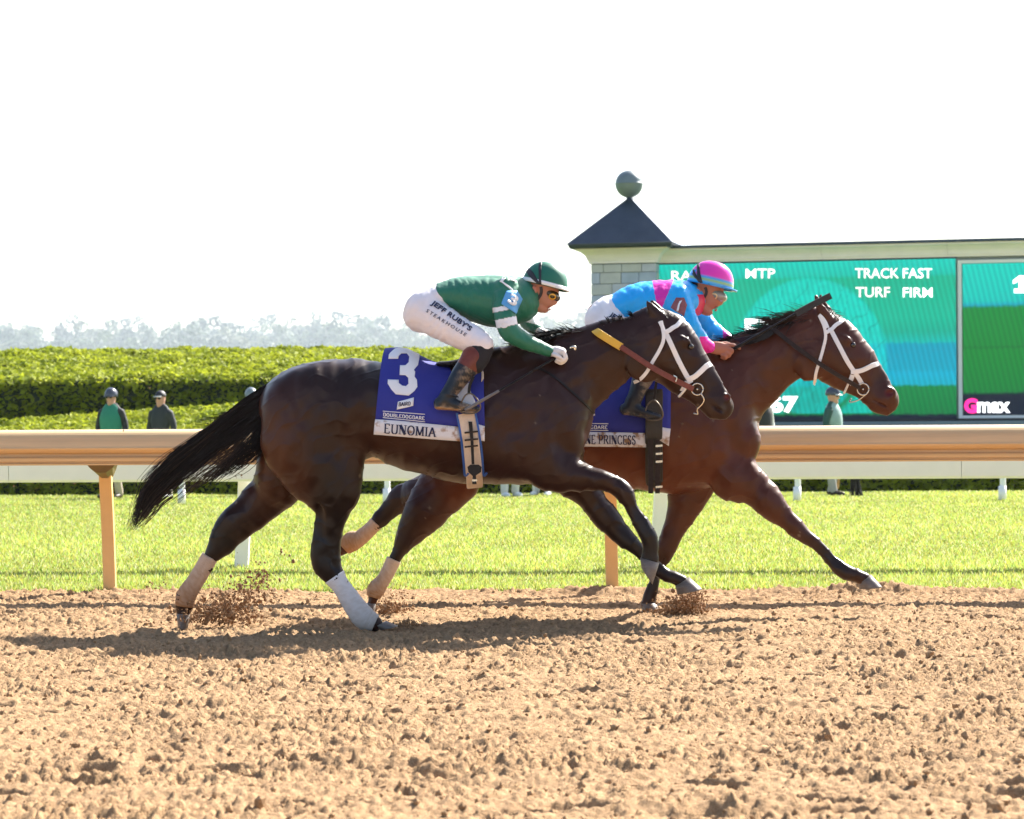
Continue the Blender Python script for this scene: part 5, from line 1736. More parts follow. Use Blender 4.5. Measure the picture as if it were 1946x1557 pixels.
stirrup(sd2, D2, [(1229, 772, 0.0), (1238, 762, -0.01), (1247, 763, -0.02), (1256, 775, -0.03), (1260, 788, -0.03), (1256, 796, -0.02), (1244, 799, -0.02), (1230, 797, 0.0), (1226, 788, 0.0), (1229, 772, 0.0)],
        [(1248, 722), (1245, 742), (1243, 762)], -0.40, GS[2])

# ================================================================== the jockeys
M_skin1 = mat('fair skin', attr='col', rough=0.5, spec=0.4)
M_skin2 = mat('tanned skin', attr='col', rough=0.5, spec=0.4)
M_silk1 = mat('green silk', attr='col', rough=0.55, var=0.06, vscale=20, sheen=0.1, bump=0.08, bscale=60)
M_silk2 = mat('blue silk', attr='col', rough=0.42, var=0.05, vscale=20, bump=0.08, bscale=60)
M_brch = mat('white breeches', (0.82, 0.76, 0.78), 0.75, var=0.05, vscale=14, bump=0.12, bscale=45)
M_boot = mat('muddied black boot', attr='col', rough=0.3, spec=0.35, var=0.25, vscale=40)
M_sock = mat('black knee sock', (0.016, 0.014, 0.017), 0.85, bump=0.2, bscale=120)
M_glove = mat('white glove', (0.76, 0.72, 0.70), 0.7, var=0.08, vscale=30)
M_helm = mat('helmet cover', attr='col', rough=0.5, bump=0.05, bscale=60)
M_helm2 = mat('glossy helmet silk', attr='col', rough=0.22, spec=0.6, coat=0.3)
M_lens1 = mat('smoke goggle lens', (0.07, 0.045, 0.02), 0.12, spec=0.7)
M_lens2 = mat('clear goggle lens', (0.30, 0.29, 0.25), 0.10, spec=0.8)
M_amb = mat('amber goggle disc', (0.80, 0.42, 0.05), 0.35)
M_ambp = mat('pale amber goggle disc', (0.80, 0.60, 0.28), 0.35)
M_rib = mat('black ribbon', (0.02, 0.016, 0.022), 0.5)
M_goldb = mat('gold bracelet', (0.7, 0.5, 0.2), 0.3, metal=0.8)


def limb(D, pts, s):
    """(px, py, dy, in-plane px radius, half depth m)"""
    return [(P(x, y, D + dy), r * s, h) for x, y, dy, r, h in pts]


def fieldbox(D, bb, h, dy=0.36):
    a, b = P(bb[0], bb[3], D), P(bb[2], bb[1], D)
    lo, hi = np.minimum(a, b), np.maximum(a, b)
    ym = [P(bb[0], bb[3], D)[1], P(bb[2], bb[1], D)[1]]
    lo[1], hi[1] = min(ym) - dy, max(ym) + dy
    return Field(lo, hi, h)


def creases(v, n, amp, seed, f=(38, 30, 52)):
    r = np.random.default_rng(seed)
    d = np.zeros(len(v))
    for k in range(7):
        w = r.normal(size=3) * np.array(f)
        d += np.abs(np.sin(v @ w + 1.6 * np.sin(v @ (w[[2, 0, 1]] * 0.4)) + 6.28 * r.random())) ** 0.8 * (0.5 + r.random()) / 7
    return v + n * ((d - 0.35) * amp)[:, None]


def tilted(v, c, e1, e2):
    r = v - c
    return r @ e1, r @ e2


def face(f, D, s, c):
    """c: dict of photo pixels for a face in profile"""
    f.ell(P(*c['cran'], D), (33 * s, 0.076, 36 * s), 0, 0.01)
    f.ell(P(*c['cheek'], D), (25 * s, 0.062, 24 * s), math.radians(-25), 0.02)
    f.chain(limb(D, [(*c['jaw'], 0, 13, 0.054), (*c['jaw2'], 0, 11, 0.045), (*c['chin'], 0, 6.5, 0.026)], s), 0.012)
    f.chain(limb(D, [(*c['bridge'], 0, 4.0, 0.012), (*c['tip'], 0, 4.6, 0.015)], s), 0.008)
    f.chain(limb(D, [(*c['ala'], -0.006, 3.2, 0.018), (*c['ala'], 0.006, 3.2, 0.018)], s), 0.006)
    f.ell(P(*c['lip'], D), (5.2 * s, 0.026, 3.0 * s), math.radians(-50), 0.006)
    f.ell(P(*c['lip2'], D), (5.0 * s, 0.024, 3.0 * s), math.radians(-50), 0.006)
    f.ell(P(*c['mouth'], D), (9 * s, 0.030, 1.0 * s), math.radians(30), 0.003, cut=True)
    for q in (-1, 1):
        f.ell(P(*c['ear'], D + q * 0.078), (6.5 * s, 0.010, 10.5 * s), math.radians(-12), 0.006)
        f.ell(P(c['ear'][0] + 1, c['ear'][1] - 1, D + q * 0.090), (3.4 * s, 0.008, 6.5 * s), math.radians(-12), 0.004, cut=True)
        f.ell(P(*c['eye'], D + q * 0.052), (6 * s, 0.015, 4 * s), math.radians(-25), 0.008, cut=True)
        f.ell(P(*c['eye'], D + q * 0.043), (4.2 * s, 0.013, 3.4 * s), math.radians(-25), 0.003)


def helmet(D, s, parent, a, b, top, mt, colfn, hw=0.108, bulge=1.0):
    """dome over the tilted rim line a -> b (px), crown at distance of px point top"""
    A, B, T = P(*a, D), P(*b, D), P(*top, D)
    c = (A + B) / 2
    e1 = (B - A) / np.linalg.norm(B - A)
    e2 = np.cross(V3(0, 1, 0), e1); e2 = -e2 if e2[2] < 0 else e2
    e3 = np.cross(e1, e2)
    R, Hh = np.linalg.norm(B - A) / 2, (T - c) @ e2
    nt_, nph = 40, 16
    v, cl = [], []
    for i in range(nph + 1):
        t_ = i / nph
        lat = t_ * math.pi / 2
        rr_, hh = math.cos(lat) ** 0.8, math.sin(lat)
        for j in range(nt_):
            q = 2 * math.pi * j / nt_
            v.append(c + e1 * R * rr_ * math.cos(q) + e3 * hw * rr_ * math.sin(q) + e2 * Hh * hh)
            cl.append(colfn(hh, math.cos(q) * rr_, math.sin(q) * rr_))
    for j in range(nt_):                      # inner rim, so the shell has thickness
        q = 2 * math.pi * j / nt_
        v.append(c + e1 * R * 0.93 * math.cos(q) + e3 * hw * 0.92 * math.sin(q) + e2 * 0.002)
        cl.append((0.02, 0.02, 0.02))
    F = [(i * nt_ + j, i * nt_ + (j + 1) % nt_, (i + 1) * nt_ + (j + 1) % nt_, (i + 1) * nt_ + j) for i in range(nph) for j in range(nt_)]
    L = (nph + 1) * nt_
    F += [(j, (j + 1) % nt_, L + (j + 1) % nt_, L + j) for j in range(nt_)]
    o = fix_normals(obj('helmet', v, F, mt, parent, cols=np.array(cl)))
    return o, bvh_of(np.array(v), F), (c, e1, e2, e3, R, Hh)


def visor(fr, hw, parent, mt, out=0.035, drop=0.0):
    c, e1, e2, e3, R, Hh = fr
    v = []
    k = 14
    for lay in (0.012, 0.004):
        for r_ in (0.97, 1.0 + out / R):
            for j in range(k):
                q = math.radians(-62 + 124 * j / (k - 1))
                v.append(c + e1 * (R * r_ * math.cos(q)) + e3 * hw * (0.98 if r_ < 1 else 1.02) * math.sin(q) + e2 * (lay - (0.0 if r_ < 1 else drop)))
    F = []
    for j in range(k - 1):
        F += [(j, j + 1, k + j + 1, k + j), (2 * k + j, 3 * k + j, 3 * k + j + 1, 2 * k + j + 1), (k + j, k + j + 1, 3 * k + j + 1, 3 * k + j)]
    F += [(0, k, 3 * k, 2 * k), (k - 1, 3 * k - 1, 4 * k - 1, 2 * k - 1)]
    return fix_normals(obj('visor', v, F, mt, parent, cols=np.tile(np.array(visor.col), (len(v), 1))))


def goggles(D, s, parent, ctr, r, ang, mt, disc, mt_d, rim_mt, strap_px, helm_bvh):
    f = fieldbox(D, (ctr[0] - 40, ctr[1] - 40, ctr[0] + 40, ctr[1] + 40), 0.004, 0.12)
    f.ell(P(*ctr, D), (r[0] * s, r[1], r[2] * s), math.radians(ang), 0.01)
    v, q = f.mesh()
    o = obj('goggles', v, q, mt, parent)
    bv = bvh_of(v, q)
    k = 16
    decal('goggle_disc', [(disc[0] + disc[2] * math.cos(6.283 * j / k), disc[1] + disc[3] * math.sin(6.283 * j / k)) for j in range(k)], bv, 0.003, 0.003, mt_d, o, step=20, D=D)
    return o


# ---------------------------------------------------------------- jockey 1
s = GS[1]
PXC = lambda v: proj(v)
fb = fieldbox(D1, (765, 485, 1095, 795), 0.0046)
face(fb, D1, s, dict(cran=(1031, 537), cheek=(1037, 562), jaw=(1014, 572), jaw2=(1025, 583), chin=(1035.5, 589), bridge=(1058, 562), tip=(1053.5, 575.5), ala=(1049, 575), lip=(1046.5, 581.5), lip2=(1043, 586.5), mouth=(1047, 584.5),
                     ear=(1014, 553), eye=(1054, 562)))
fb.chain(limb(D1, [(968, 556, 0, 24, 0.075), (990, 558, 0, 22, 0.065), (1006, 562, 0, 19, 0.058), (1020, 560, 0, 17, 0.055)], s), 0.02)
fb.chain(limb(D1, [(815, 585, 0, 26, 0.12), (870, 560, 0, 28, 0.13), (930, 568, 0, 34, 0.13), (965, 562, 0, 28, 0.14)], s), 0.03)
for q in (-1, 1):
    fb.chain(limb(D1, [(960, 560, q * 0.17, 14, 0.045), (958, 598, q * 0.21, 13, 0.042), (966, 632, q * 0.23, 12, 0.04)] if q < 0 else [(978, 560, 0.17, 14, 0.045), (992, 586, 0.2, 13, 0.04), (1004, 612, 0.21, 12, 0.038)], s), 0.02)
    fb.chain(limb(D1, [(966, 634, -0.23, 12, 0.04), (1000, 650, -0.21, 9, 0.032), (1046, 668, -0.17, 7, 0.025), (1060, 672, -0.16, 8, 0.022)] if q < 0 else [(1004, 614, 0.21, 11, 0.036), (1018, 626, 0.16, 8, 0.028), (1030, 634, 0.11, 7, 0.022), (1036, 638, 0.10, 7, 0.022)], s), 0.02)
    fb.chain(limb(D1, [(812, 590, q * 0.09, 28, 0.085), (860, 618, q * 0.19, 24, 0.075), (910, 655, q * 0.27, 18, 0.055)], s), 0.02)
    fb.chain(limb(D1, [(910, 655, q * 0.28, 18, 0.055), (886, 700, q * 0.33, 13, 0.04), (854, 746, q * 0.36, 10, 0.034), (845, 765, q * 0.36, 10, 0.03)], s), 0.02)
v, q_ = fb.mesh()
v = relax(v, q_, 1, 0.4)
px, py = proj(v)
c = np.tile(np.array((0.46, 0.20, 0.135)), (len(v), 1))
c[(np.hypot(px - 1044, py - 584) < 3.5)] = (0.38, 0.13, 0.11)
k = np.exp(-((px - 1016) / 9) ** 2 - ((py - 553) / 10) ** 2)[:, None]
c = c * (1 - 0.5 * k) + np.array((0.55, 0.18, 0.14)) * 0.5 * k
jk1 = tag(obj('person', v, q_, M_skin1, cols=c), 'jockey in green silks and white breeches crouching on the dark bay horse', 'person', 'jockeys')


def skirt_noise(v, q, amp, seed, f=(38, 30, 52)):
    v = relax(v, q, 1, 0.5)
    return creases(v, vnormals(v, q), amp, seed, f)


# jacket
fj = fieldbox(D1, (820, 510, 1062, 690), 0.0042)
fj.chain(stn(D1, pxs((836, 538, 852, 586), (868, 529, 888, 601), (910, 526, 920, 614), (950, 525, 952, 622), (985, 530, 985, 612)), [0.165, 0.18, 0.19, 0.20, 0.15]), 0.02)
fj.chain(limb(D1, [(985, 556, 0, 26, 0.10), (1001, 560, 0, 20, 0.072), (1007, 562, 0, 17, 0.064)], s), 0.02)
fj.chain(limb(D1, [(962, 552, -0.15, 24, 0.075), (959, 586, -0.22, 20, 0.062), (962, 612, -0.245, 19, 0.058), (972, 634, -0.245, 17.5, 0.055), (1000, 650, -0.225, 14.5, 0.046), (1030, 662, -0.19, 11, 0.036), (1042, 667, -0.178, 9.5, 0.032)], s), 0.018)
fj.chain(limb(D1, [(978, 555, 0.15, 24, 0.075), (990, 582, 0.2, 19, 0.06), (1003, 608, 0.215, 16, 0.052), (1014, 621, 0.185, 13, 0.042), (1024, 629, 0.14, 10, 0.034)], s), 0.018)
v, q_ = fj.mesh()
v = skirt_noise(v, q_, 0.013, 4, (30, 14, 34))
px, py = proj(v)
GRN, WHI = np.array((0.011, 0.155, 0.092)), np.array((0.82, 0.81, 0.84))
c = np.tile(GRN, (len(v), 1))
nearside = (v[:, 1] + TY * v[:, 0]) < D1 - 0.13
farside = (v[:, 1] + TY * v[:, 0]) > D1 + 0.11
arm = nearside & (px > 936)
# two white hoops on the sleeve, tilted like the arm
h = (py - 0.22 * (940 - px)) if False else py + 0.20 * (px - 960)
c[arm & (h > 581) & (h < 590) & (px < 985)] = WHI
c[arm & (h > 605) & (h < 621) & (px < 985) & (py < 640)] = WHI
hf = py - 0.25 * (px - 1000)
c[farside & (px > 975) & (hf > 590) & (hf < 612)] = WHI
jacket1 = obj('jacket', v, q_, M_silk1, jk1, cols=c)
bj1 = bvh_of(v, q_)
Q4 = lambda pts: Q(pts, 740, 470, 4.865)
pt = decal('number_patch', Q4([(1082, 408), (1170, 402), (1226, 480), (1164, 618), (1035, 528)]), bj1, 0.006, 0.003, mat('sky blue patch', (0.10, 0.36, 0.70), 0.6), jacket1, step=6, D=D1 - 0.2)
write('number_three', glyphs('3', 0.03), (962.5, 576.5), (975.5, 584), (970, 558.5), bj1, 0.013, M_numw, jacket1, D=D1 - 0.2)
for pts in ([(1058, 272), (1078, 290), (1052, 318), (1110, 365), (1140, 395), (1128, 402), (1040, 330), (1022, 322)], [(1118, 296), (1170, 318), (1160, 322), (1108, 302)]):
    decal('shoulder_motif', Q4(pts), bj1, 0.004, 0.002, M_numw, jacket1, step=6, D=D1 - 0.2)
# a white ring and bar emblem on the chest, half hidden by the arm
ring_ = [(958 + 30 / 4.865 * math.cos(t_) * 1.25, 618 + 5.6 * math.sin(t_)) for t_ in np.linspace(0.4, 5.9, 14)] + [(958 + 4.5 * math.cos(t_), 618 + 3.2 * math.sin(t_)) for t_ in np.linspace(5.9, 0.4, 14)]
decal('chest_emblem', ring_, bj1, 0.004, 0.002, M_numw, jacket1, step=6, D=D1 - 0.2)
# breeches
fp = fieldbox(D1, (755, 525, 955, 690), 0.006)
fp.chain(limb(D1, [(848, 562, 0, 24, 0.155), (822, 572, 0, 28, 0.165), (806, 588, 0, 34, 0.165), (800, 598, 0, 33, 0.155)], s), 0.03)
for q in (-1, 1):
    fp.chain(limb(D1, [(806, 594, q * 0.09, 34, 0.105), (838, 612, q * 0.16, 31, 0.10), (868, 630, q * 0.215, 28, 0.09), (896, 644, q * 0.26, 25, 0.078), (915, 655, q * 0.285, 21, 0.068), (916, 660, q * 0.29, 17, 0.06)], s), 0.03)
v, q_ = fp.mesh()
v = skirt_noise(v, q_, 0.012, 6, (34, 10, 20))
br_1 = obj('breeches', v, q_, M_brch, jk1)
bb1 = bvh_of(v, q_)
write('lettering', glyphs("JEFF RUBY'S", 0.025), Q4([(372, 540)])[0], Q4([(735, 792)])[0], Q4([(410, 492)])[0], bb1, 0.004, M_navy, br_1, D=D1 - 0.25)
write('lettering', glyphs('STEAKHOUSE', 0.0, 1.45), Q4([(338, 598)])[0], Q4([(700, 826)])[0], Q4([(358, 574)])[0], bb1, 0.004, M_navy, br_1, D=D1 - 0.25)
# socks, boots
for q in (-1, 1):
    dk = q * 0.31
    fs = fieldbox(D1, (800, 645, 950, 800), 0.006, 0.48)
    fs.chain(limb(D1, [(915, 661, q * 0.29, 22, 0.064), (909, 676, q * 0.305, 23, 0.062), (902, 690, q * 0.32, 21, 0.056)], s), 0.01)
    v, q_ = fs.mesh()
    obj('sock', v, q_, M_sock, jk1)
    fs = fieldbox(D1, (800, 645, 950, 800), 0.0055, 0.48)
    fs.chain(limb(D1, [(899, 680, q * 0.318, 22.5, 0.061), (890, 696, q * 0.33, 21.5, 0.058), (876, 714, q * 0.345, 19, 0.052), (864, 732, q * 0.355, 16.5, 0.046), (853, 748, q * 0.365, 14.5, 0.040), (848, 758, q * 0.367, 15, 0.038)], s), 0.012)
    fs.chain(limb(D1, [(836, 767, q * 0.367, 12, 0.034), (852, 766, q * 0.367, 13, 0.036), (872, 771, q * 0.367, 9.5, 0.042), (890, 775, q * 0.365, 7, 0.042), (906, 777, q * 0.362, 5.5, 0.036)], s), 0.012)
    fs.chain(limb(D1, [(831, 773, q * 0.367, 5.5, 0.034), (852, 775.5, q * 0.367, 4.5, 0.034), (880, 779, q * 0.367, 3.2, 0.040), (904, 780.5, q * 0.363, 2.8, 0.034)], s), 0.004)
    fs.ell(P(856, 751, D1 + q * 0.365), (17 * s, 0.043, 2.2 * s), math.radians(-14), 0.004)
    v, q_ = fs.mesh()
    px, py = proj(v)
    al = (px - 899) * -0.49 + (py - 680) * 0.87          # distance down the shaft from the boot top, px
    c = np.tile(np.array((0.013, 0.017, 0.024)), (len(v), 1))
    c[(al < 21) & (py < 725)] = (0.15, 0.034, 0.020)
    mud = (vnoise(px * 0.16, py * 0.16, 5) * 0.6 + vnoise(px * 0.5, py * 0.5, 6) * 0.4)
    zone = np.clip((px - (868 - (py - 700) * 0.28)) / 14, 0, 1) * (al > 21) * (py < 752) + np.clip((py - 765) / 7, 0, 1)
    k = np.clip((mud * 1.6 - 0.6) * zone * 1.6, 0, 0.8)[:, None]
    c = c * (1 - k) + np.array((0.27, 0.19, 0.125)) * k
    sole = (py > 773 + (px - 830) * 0.1) & (px < 875)
    c[sole] = c[sole] * 0.3 + np.array((0.42, 0.24, 0.11)) * 0.7
    obj('boot', v, q_, M_boot, jk1, cols=c)


def fist(f, D, s, wrist, knuck, dy, r, spread, curl, flip=1):
    """palm and four curled fingers plus thumb in photo pixels; curl: list of three px offsets from the knuckle"""
    f.chain(limb(D, [(*wrist, dy, 8.5, 0.026), ((wrist[0] + knuck[0]) / 2, (wrist[1] + knuck[1]) / 2, dy, 10.5, 0.036), (knuck[0] - 2, knuck[1] + 1, dy, 9.5, 0.040)], s), 0.008)
    for i, o_ in enumerate((-0.034, -0.012, 0.011, 0.032)):
        L = (0.90, 1.06, 1.0, 0.84)[i]
        pts = [(knuck[0] + 1 + a * L, knuck[1] + b * L + (i - 1.5) * spread, dy + o_, r * w, r * w * s) for (a, b), w in zip([(0, 0)] + curl, (1.12, 1.05, 1.0, 0.86))]
        f.chain(limb(D, pts, s), 0.003)


fg = fieldbox(D1, (1034, 645, 1092, 705), 0.0030, 0.26)
fist(fg, D1, s, (1046, 668), (1069, 669), -0.165, 4.0, 0.5, [(5, 12), (-3, 20), (-12, 17)])
fg.chain(limb(D1, [(1052, 674, -0.20, 4.2, 0.012), (1060, 677, -0.215, 4.0, 0.011), (1066, 681, -0.212, 3.4, 0.0095)], s), 0.003)
fg.chain(limb(D1, [(1041, 666.5, -0.175, 9.5, 0.030), (1048, 668.5, -0.17, 9.2, 0.028)], s), 0.004)
v, q_ = fg.mesh()
obj('glove', relax(v, q_, 1, 0.4), q_, M_glove, jk1)
fg = fieldbox(D1, (1010, 615, 1075, 675), 0.0036, 0.26)
fist(fg, D1, s, (1026, 631), (1044, 642), 0.105, 3.8, 0.4, [(4, 10), (-3, 16), (-10, 13)])
fg.chain(limb(D1, [(1032, 634, 0.065, 4.2, 0.012), (1040, 636, 0.055, 4, 0.011), (1047, 641, 0.055, 3.4, 0.0095)], s), 0.003)
v, q_ = fg.mesh()
obj('glove', relax(v, q_, 1, 0.4), q_, M_glove, jk1)
# helmet, band, ribbons, goggles
G1 = np.array((0.010, 0.14, 0.09))
hm1, bh1, fr1 = helmet(D1, s, jk1, (992, 535), (1077, 556), (1030.5, 495.5), M_helm, lambda h_, x, y: G1 if h_ > 0.03 else G1 * 0.5)
visor.col = (0.70, 0.70, 0.72)
visor(fr1, 0.108, hm1, M_helm, 0.014)


def band_on(fr, hw, h0, h1, name, mt, parent, grow=0.002):
    c, e1, e2, e3, R, Hh = fr
    v = []
    for h_ in (h0, h1):
        rr_ = math.cos(math.asin(h_)) ** 0.8
        for j in range(40):
            q = 2 * math.pi * j / 40
            v.append(c + e1 * (R * rr_ + grow) * math.cos(q) + e3 * (hw * rr_ + grow) * math.sin(q) + e2 * Hh * h_)
    F = [(j, (j + 1) % 40, 40 + (j + 1) % 40, 40 + j) for j in range(40)]
    o = obj(name, v, F, mt, parent)
    m_ = o.modifiers.new('thickness', 'SOLIDIFY'); m_.thickness = 0.002; m_.offset = 0
    return o


band_on(fr1, 0.108, 0.03, 0.19, 'helmet_band', M_numw, hm1)
QF = lambda pts: Q(pts, 980, 490, 14.155)
for pts in ([(640, 110), (712, 80), (690, 300), (690, 620), (700, 800), (640, 800), (625, 640), (620, 300)], [(330, 270), (380, 300), (480, 400), (620, 640), (690, 800), (600, 720), (430, 560), (290, 385)]):
    decal('ribbon', QF(pts), bh1, 0.004, 0.002, M_rib, hm1, step=5, D=D1)
strap_ = lambda pts, D, w, mt_, par, bvh, nm='chin_strap': strap(nm, bvh, pts, D, w, 0.003, mt_, par, off=0.003)
bskin1 = bvh_obj(jk1)
strap('chin_strap', bskin1, [(1028, 545), (1030, 556), (1024, 566), (1017, 574), (1014, 582), (1016, 590)], D1, 0.017, 0.003, M_rib, jk1, off=0.003)
goggles(D1, s, jk1, (1047, 560.5), (19.5, 0.072, 11.5), -28, M_lens1, (1049.5, 564, 6.6, 5.6), M_amb, None, None, bh1)
strap('goggle_strap', bh1, [(1034, 552), (1031, 545), (1020, 535), (1006, 522)], D1, 0.014, 0.002, M_rib, hm1, off=0.006)

# whip of jockey 1
wp = tag(tube('riding_whip', [P(1090, 660, D1 - 0.17), P(1060, 678, D1 - 0.172), P(1010, 707, D1 - 0.30), P(950, 742, D1 - 0.40), P(884, 780, D1 - 0.46)], [0.006, 0.0055, 0.0055, 0.006, 0.0075], M_blk),
         'thin black whip in the white glove, lying along the dark horse shoulder', 'whip')
tube('grip', [P(1052, 682, D1 - 0.173), P(1012, 706, D1 - 0.297)], [0.0068, 0.0065], M_dbr, wp, sub=1)
tube('whip_knob', [P(1083, 661, D1 - 0.17), P(1092, 660, D1 - 0.17), P(1093, 666, D1 - 0.17)], [0.006, 0.009, 0.006], M_steel, wp)
tube('whip_tip', [P(948, 743, D1 - 0.402), P(915, 762, D1 - 0.436), P(884, 780, D1 - 0.462)], [0.0072, 0.0085, 0.010], mat('scuffed grey whip popper', (0.16, 0.14, 0.13), 0.5, var=0.3, vscale=40), wp)

# ---------------------------------------------------------------- jockey 2
s = GS[2]
fb = fieldbox(D2, (1105, 485, 1425, 815), 0.0046)
face(fb, D2, s, dict(cran=(1345, 536), cheek=(1350, 564), jaw=(1329, 575), jaw2=(1340, 588), chin=(1348, 594), bridge=(1376, 562), tip=(1369, 576), ala=(1365, 576.5), lip=(1362, 582.5), lip2=(1359, 588), mouth=(1362, 585.5),
                     ear=(1326, 555), eye=(1370, 562)))
fb.chain(limb(D2, [(1288, 566, 0, 24, 0.075), (1306, 566, 0, 21, 0.064), (1320, 568, 0, 18, 0.057), (1332, 562, 0, 17, 0.055)], s), 0.02)
fb.chain(limb(D2, [(1140, 600, 0, 26, 0.12), (1195, 578, 0, 28, 0.13), (1250, 578, 0, 33, 0.13), (1288, 566, 0, 27, 0.14)], s), 0.03)
A2n = [(1290, 570, -0.17, 14, 0.045), (1302, 604, -0.21, 12, 0.042), (1316, 632, -0.22, 11, 0.038)]
A2n2 = [(1316, 632, -0.22, 11, 0.038), (1330, 648, -0.19, 9, 0.03), (1346, 660, -0.15, 8, 0.026), (1356, 662, -0.14, 9, 0.022)]
fb.chain(limb(D2, A2n, s), 0.02)
fb.chain(limb(D2, A2n2, s), 0.02)
fb.chain(limb(D2, [(1300, 570, 0.17, 14, 0.045), (1330, 600, 0.2, 12, 0.04), (1352, 628, 0.18, 11, 0.036)], s), 0.02)
fb.chain(limb(D2, [(1352, 628, 0.18, 11, 0.036), (1376, 642, 0.12, 8, 0.026), (1396, 650, 0.08, 8, 0.024)], s), 0.02)
# near hand: palm, one finger pointing, the others curled
hd = -0.135
fb.chain(limb(D2, [(1350, 660.5, hd, 10.5, 0.024), (1364, 662, hd, 12.5, 0.027), (1378, 663, hd, 10.5, 0.024)], s), 0.008)
fb.chain(limb(D2, [(1380, 656, hd, 3.9, 0.011), (1391, 656, hd - 0.004, 3.7, 0.0105), (1399, 658.5, hd - 0.004, 3.4, 0.010), (1405.5, 662.5, hd - 0.002, 3.0, 0.009)], s), 0.003)
for i, (x, y) in enumerate(((1383, 663), (1379, 670), (1373, 675))):
    L = (1.0, 0.92, 0.8)[i]
    fb.chain(limb(D2, [(x, y, hd - 0.01, 4.2, 0.0125), (x + 8 * L, y + 3 * L, hd - 0.016, 4.0, 0.012), (x + 6 * L, y + 8 * L, hd - 0.006, 3.5, 0.0105), (x - 2 * L, y + 6 * L, hd + 0.012, 3.0, 0.0095)], s), 0.0025)
fb.chain(limb(D2, [(1366, 655, hd + 0.02, 4.4, 0.013), (1378, 653, hd + 0.034, 4.0, 0.012), (1388, 655, hd + 0.036, 3.3, 0.010)], s), 0.004)
fist(fb, D2, s, (1396, 650), (1410, 652), 0.07, 3.4, 0.3, [(3, 9), (-3, 14), (-9, 11)])
for q in (-1, 1):
    fb.chain(limb(D2, [(1145, 608, q * 0.09, 26, 0.085), (1195, 640, q * 0.19, 22, 0.075), (1240, 680, q * 0.27, 17, 0.055)], s), 0.02)
    fb.chain(limb(D2, [(1240, 680, q * 0.28, 17, 0.055), (1222, 720, q * 0.33, 12, 0.04), (1208, 758, q * 0.36, 9, 0.034), (1200, 776, q * 0.36, 9, 0.03)], s), 0.02)
v, q_ = fb.mesh()
v = relax(v, q_, 1, 0.35)
px, py = proj(v)
c = np.tile(np.array((0.42, 0.165, 0.10)), (len(v), 1))
c[(np.hypot(px - 1361, py - 585) < 3.5)] = (0.28, 0.09, 0.07)
c[(px < 1326) & (py < 566) & (py > 535) & (np.hypot(px - 1327, py - 555) > 9)] = (0.03, 0.02, 0.018)
jk2 = tag(obj('person', v, q_, M_skin2, cols=c), 'jockey in bright blue and pink silks crouching on the bay horse in front', 'person', 'jockeys')
fj = fieldbox(D2, (1145, 520, 1400, 680), 0.0042)
fj.chain(stn(D2, pxs((1164, 561, 1180, 607), (1200, 543, 1213, 614), (1245, 535, 1252, 622), (1285, 534, 1292, 616), (1306, 540, 1310, 605)), [0.165, 0.18, 0.19, 0.20, 0.14]), 0.02)
fj.chain(limb(D2, [(1300, 566, 0, 26, 0.10), (1314, 570, 0, 20, 0.072), (1321, 573, 0, 17, 0.064)], s), 0.02)
fj.chain(limb(D2, [(1290, 565, -0.15, 23, 0.075), (1301, 600, -0.215, 20, 0.062), (1315, 628, -0.232, 18, 0.056), (1330, 646, -0.20, 14, 0.045), (1342, 657, -0.165, 11.5, 0.034), (1347, 660, -0.155, 10.5, 0.032)], s), 0.018)
fj.chain(limb(D2, [(1300, 565, 0.15, 23, 0.075), (1326, 598, 0.2, 20, 0.062), (1350, 626, 0.19, 18, 0.054), (1372, 640, 0.13, 13, 0.042), (1388, 648, 0.09, 9, 0.034)], s), 0.018)
v, q_ = fj.mesh()
v = skirt_noise(v, q_, 0.014, 14, (30, 14, 34))
px, py = proj(v)
BLU, PNK = np.array((0.010, 0.40, 0.90)), np.array((0.78, 0.02, 0.40))
c = np.tile(BLU, (len(v), 1))
dep = v[:, 1] + TY * v[:, 0] - D2
pk = (px > 1241 + (py - 540) * 0.18) & (px < 1277 - (py - 540) * 0.42) & (dep > -0.30) & (py < 600)
c[pk] = PNK
c[(px > 1330) & (dep < -0.1) & (py > 640)] = PNK
c[(px > 1374) & (dep > 0.03)] = PNK
c[(px > 1309) & (px < 1340) & (py > 560) & (dep < 0.0) & (dep > -0.13) & (py < 600)] = (0.70, 0.03, 0.10)
jacket2 = obj('jacket', v, q_, M_silk2, jk2, cols=c)
bj2 = bvh_of(v, q_)
Q8 = lambda pts: Q(pts, 1080, 470, 4.865)
pt2 = decal('number_patch', Q8([(1000, 470), (1070, 470), (1096, 540), (1070, 640), (1010, 600), (955, 560)]), bj2, 0.006, 0.003, mat('dusty red patch', (0.30, 0.09, 0.09), 0.7, var=0.25, vscale=60), jacket2, step=6, D=D2 - 0.2)
decal('number_one', Q8([(1030, 505), (1050, 500), (1024, 596), (1008, 592)]), bj2, 0.014, 0.002, M_numw, jacket2, step=8, D=D2 - 0.2)
fp = fieldbox(D2, (1090, 545, 1290, 715), 0.006)
fp.chain(limb(D2, [(1178, 584, 0, 23, 0.155), (1156, 592, 0, 27, 0.165), (1146, 606, 0, 32, 0.165), (1144, 614, 0, 30, 0.155)], s), 0.03)
for q in (-1, 1):
    fp.chain(limb(D2, [(1147, 612, q * 0.09, 32, 0.105), (1175, 632, q * 0.16, 29, 0.10), (1205, 652, q * 0.215, 26, 0.09), (1230, 668, q * 0.26, 23, 0.078), (1246, 680, q * 0.285, 19, 0.068), (1247, 685, q * 0.29, 15, 0.06)], s), 0.03)
v, q_ = fp.mesh()
v = skirt_noise(v, q_, 0.012, 16, (34, 10, 20))
br_2 = obj('breeches', v, q_, M_brch, jk2)
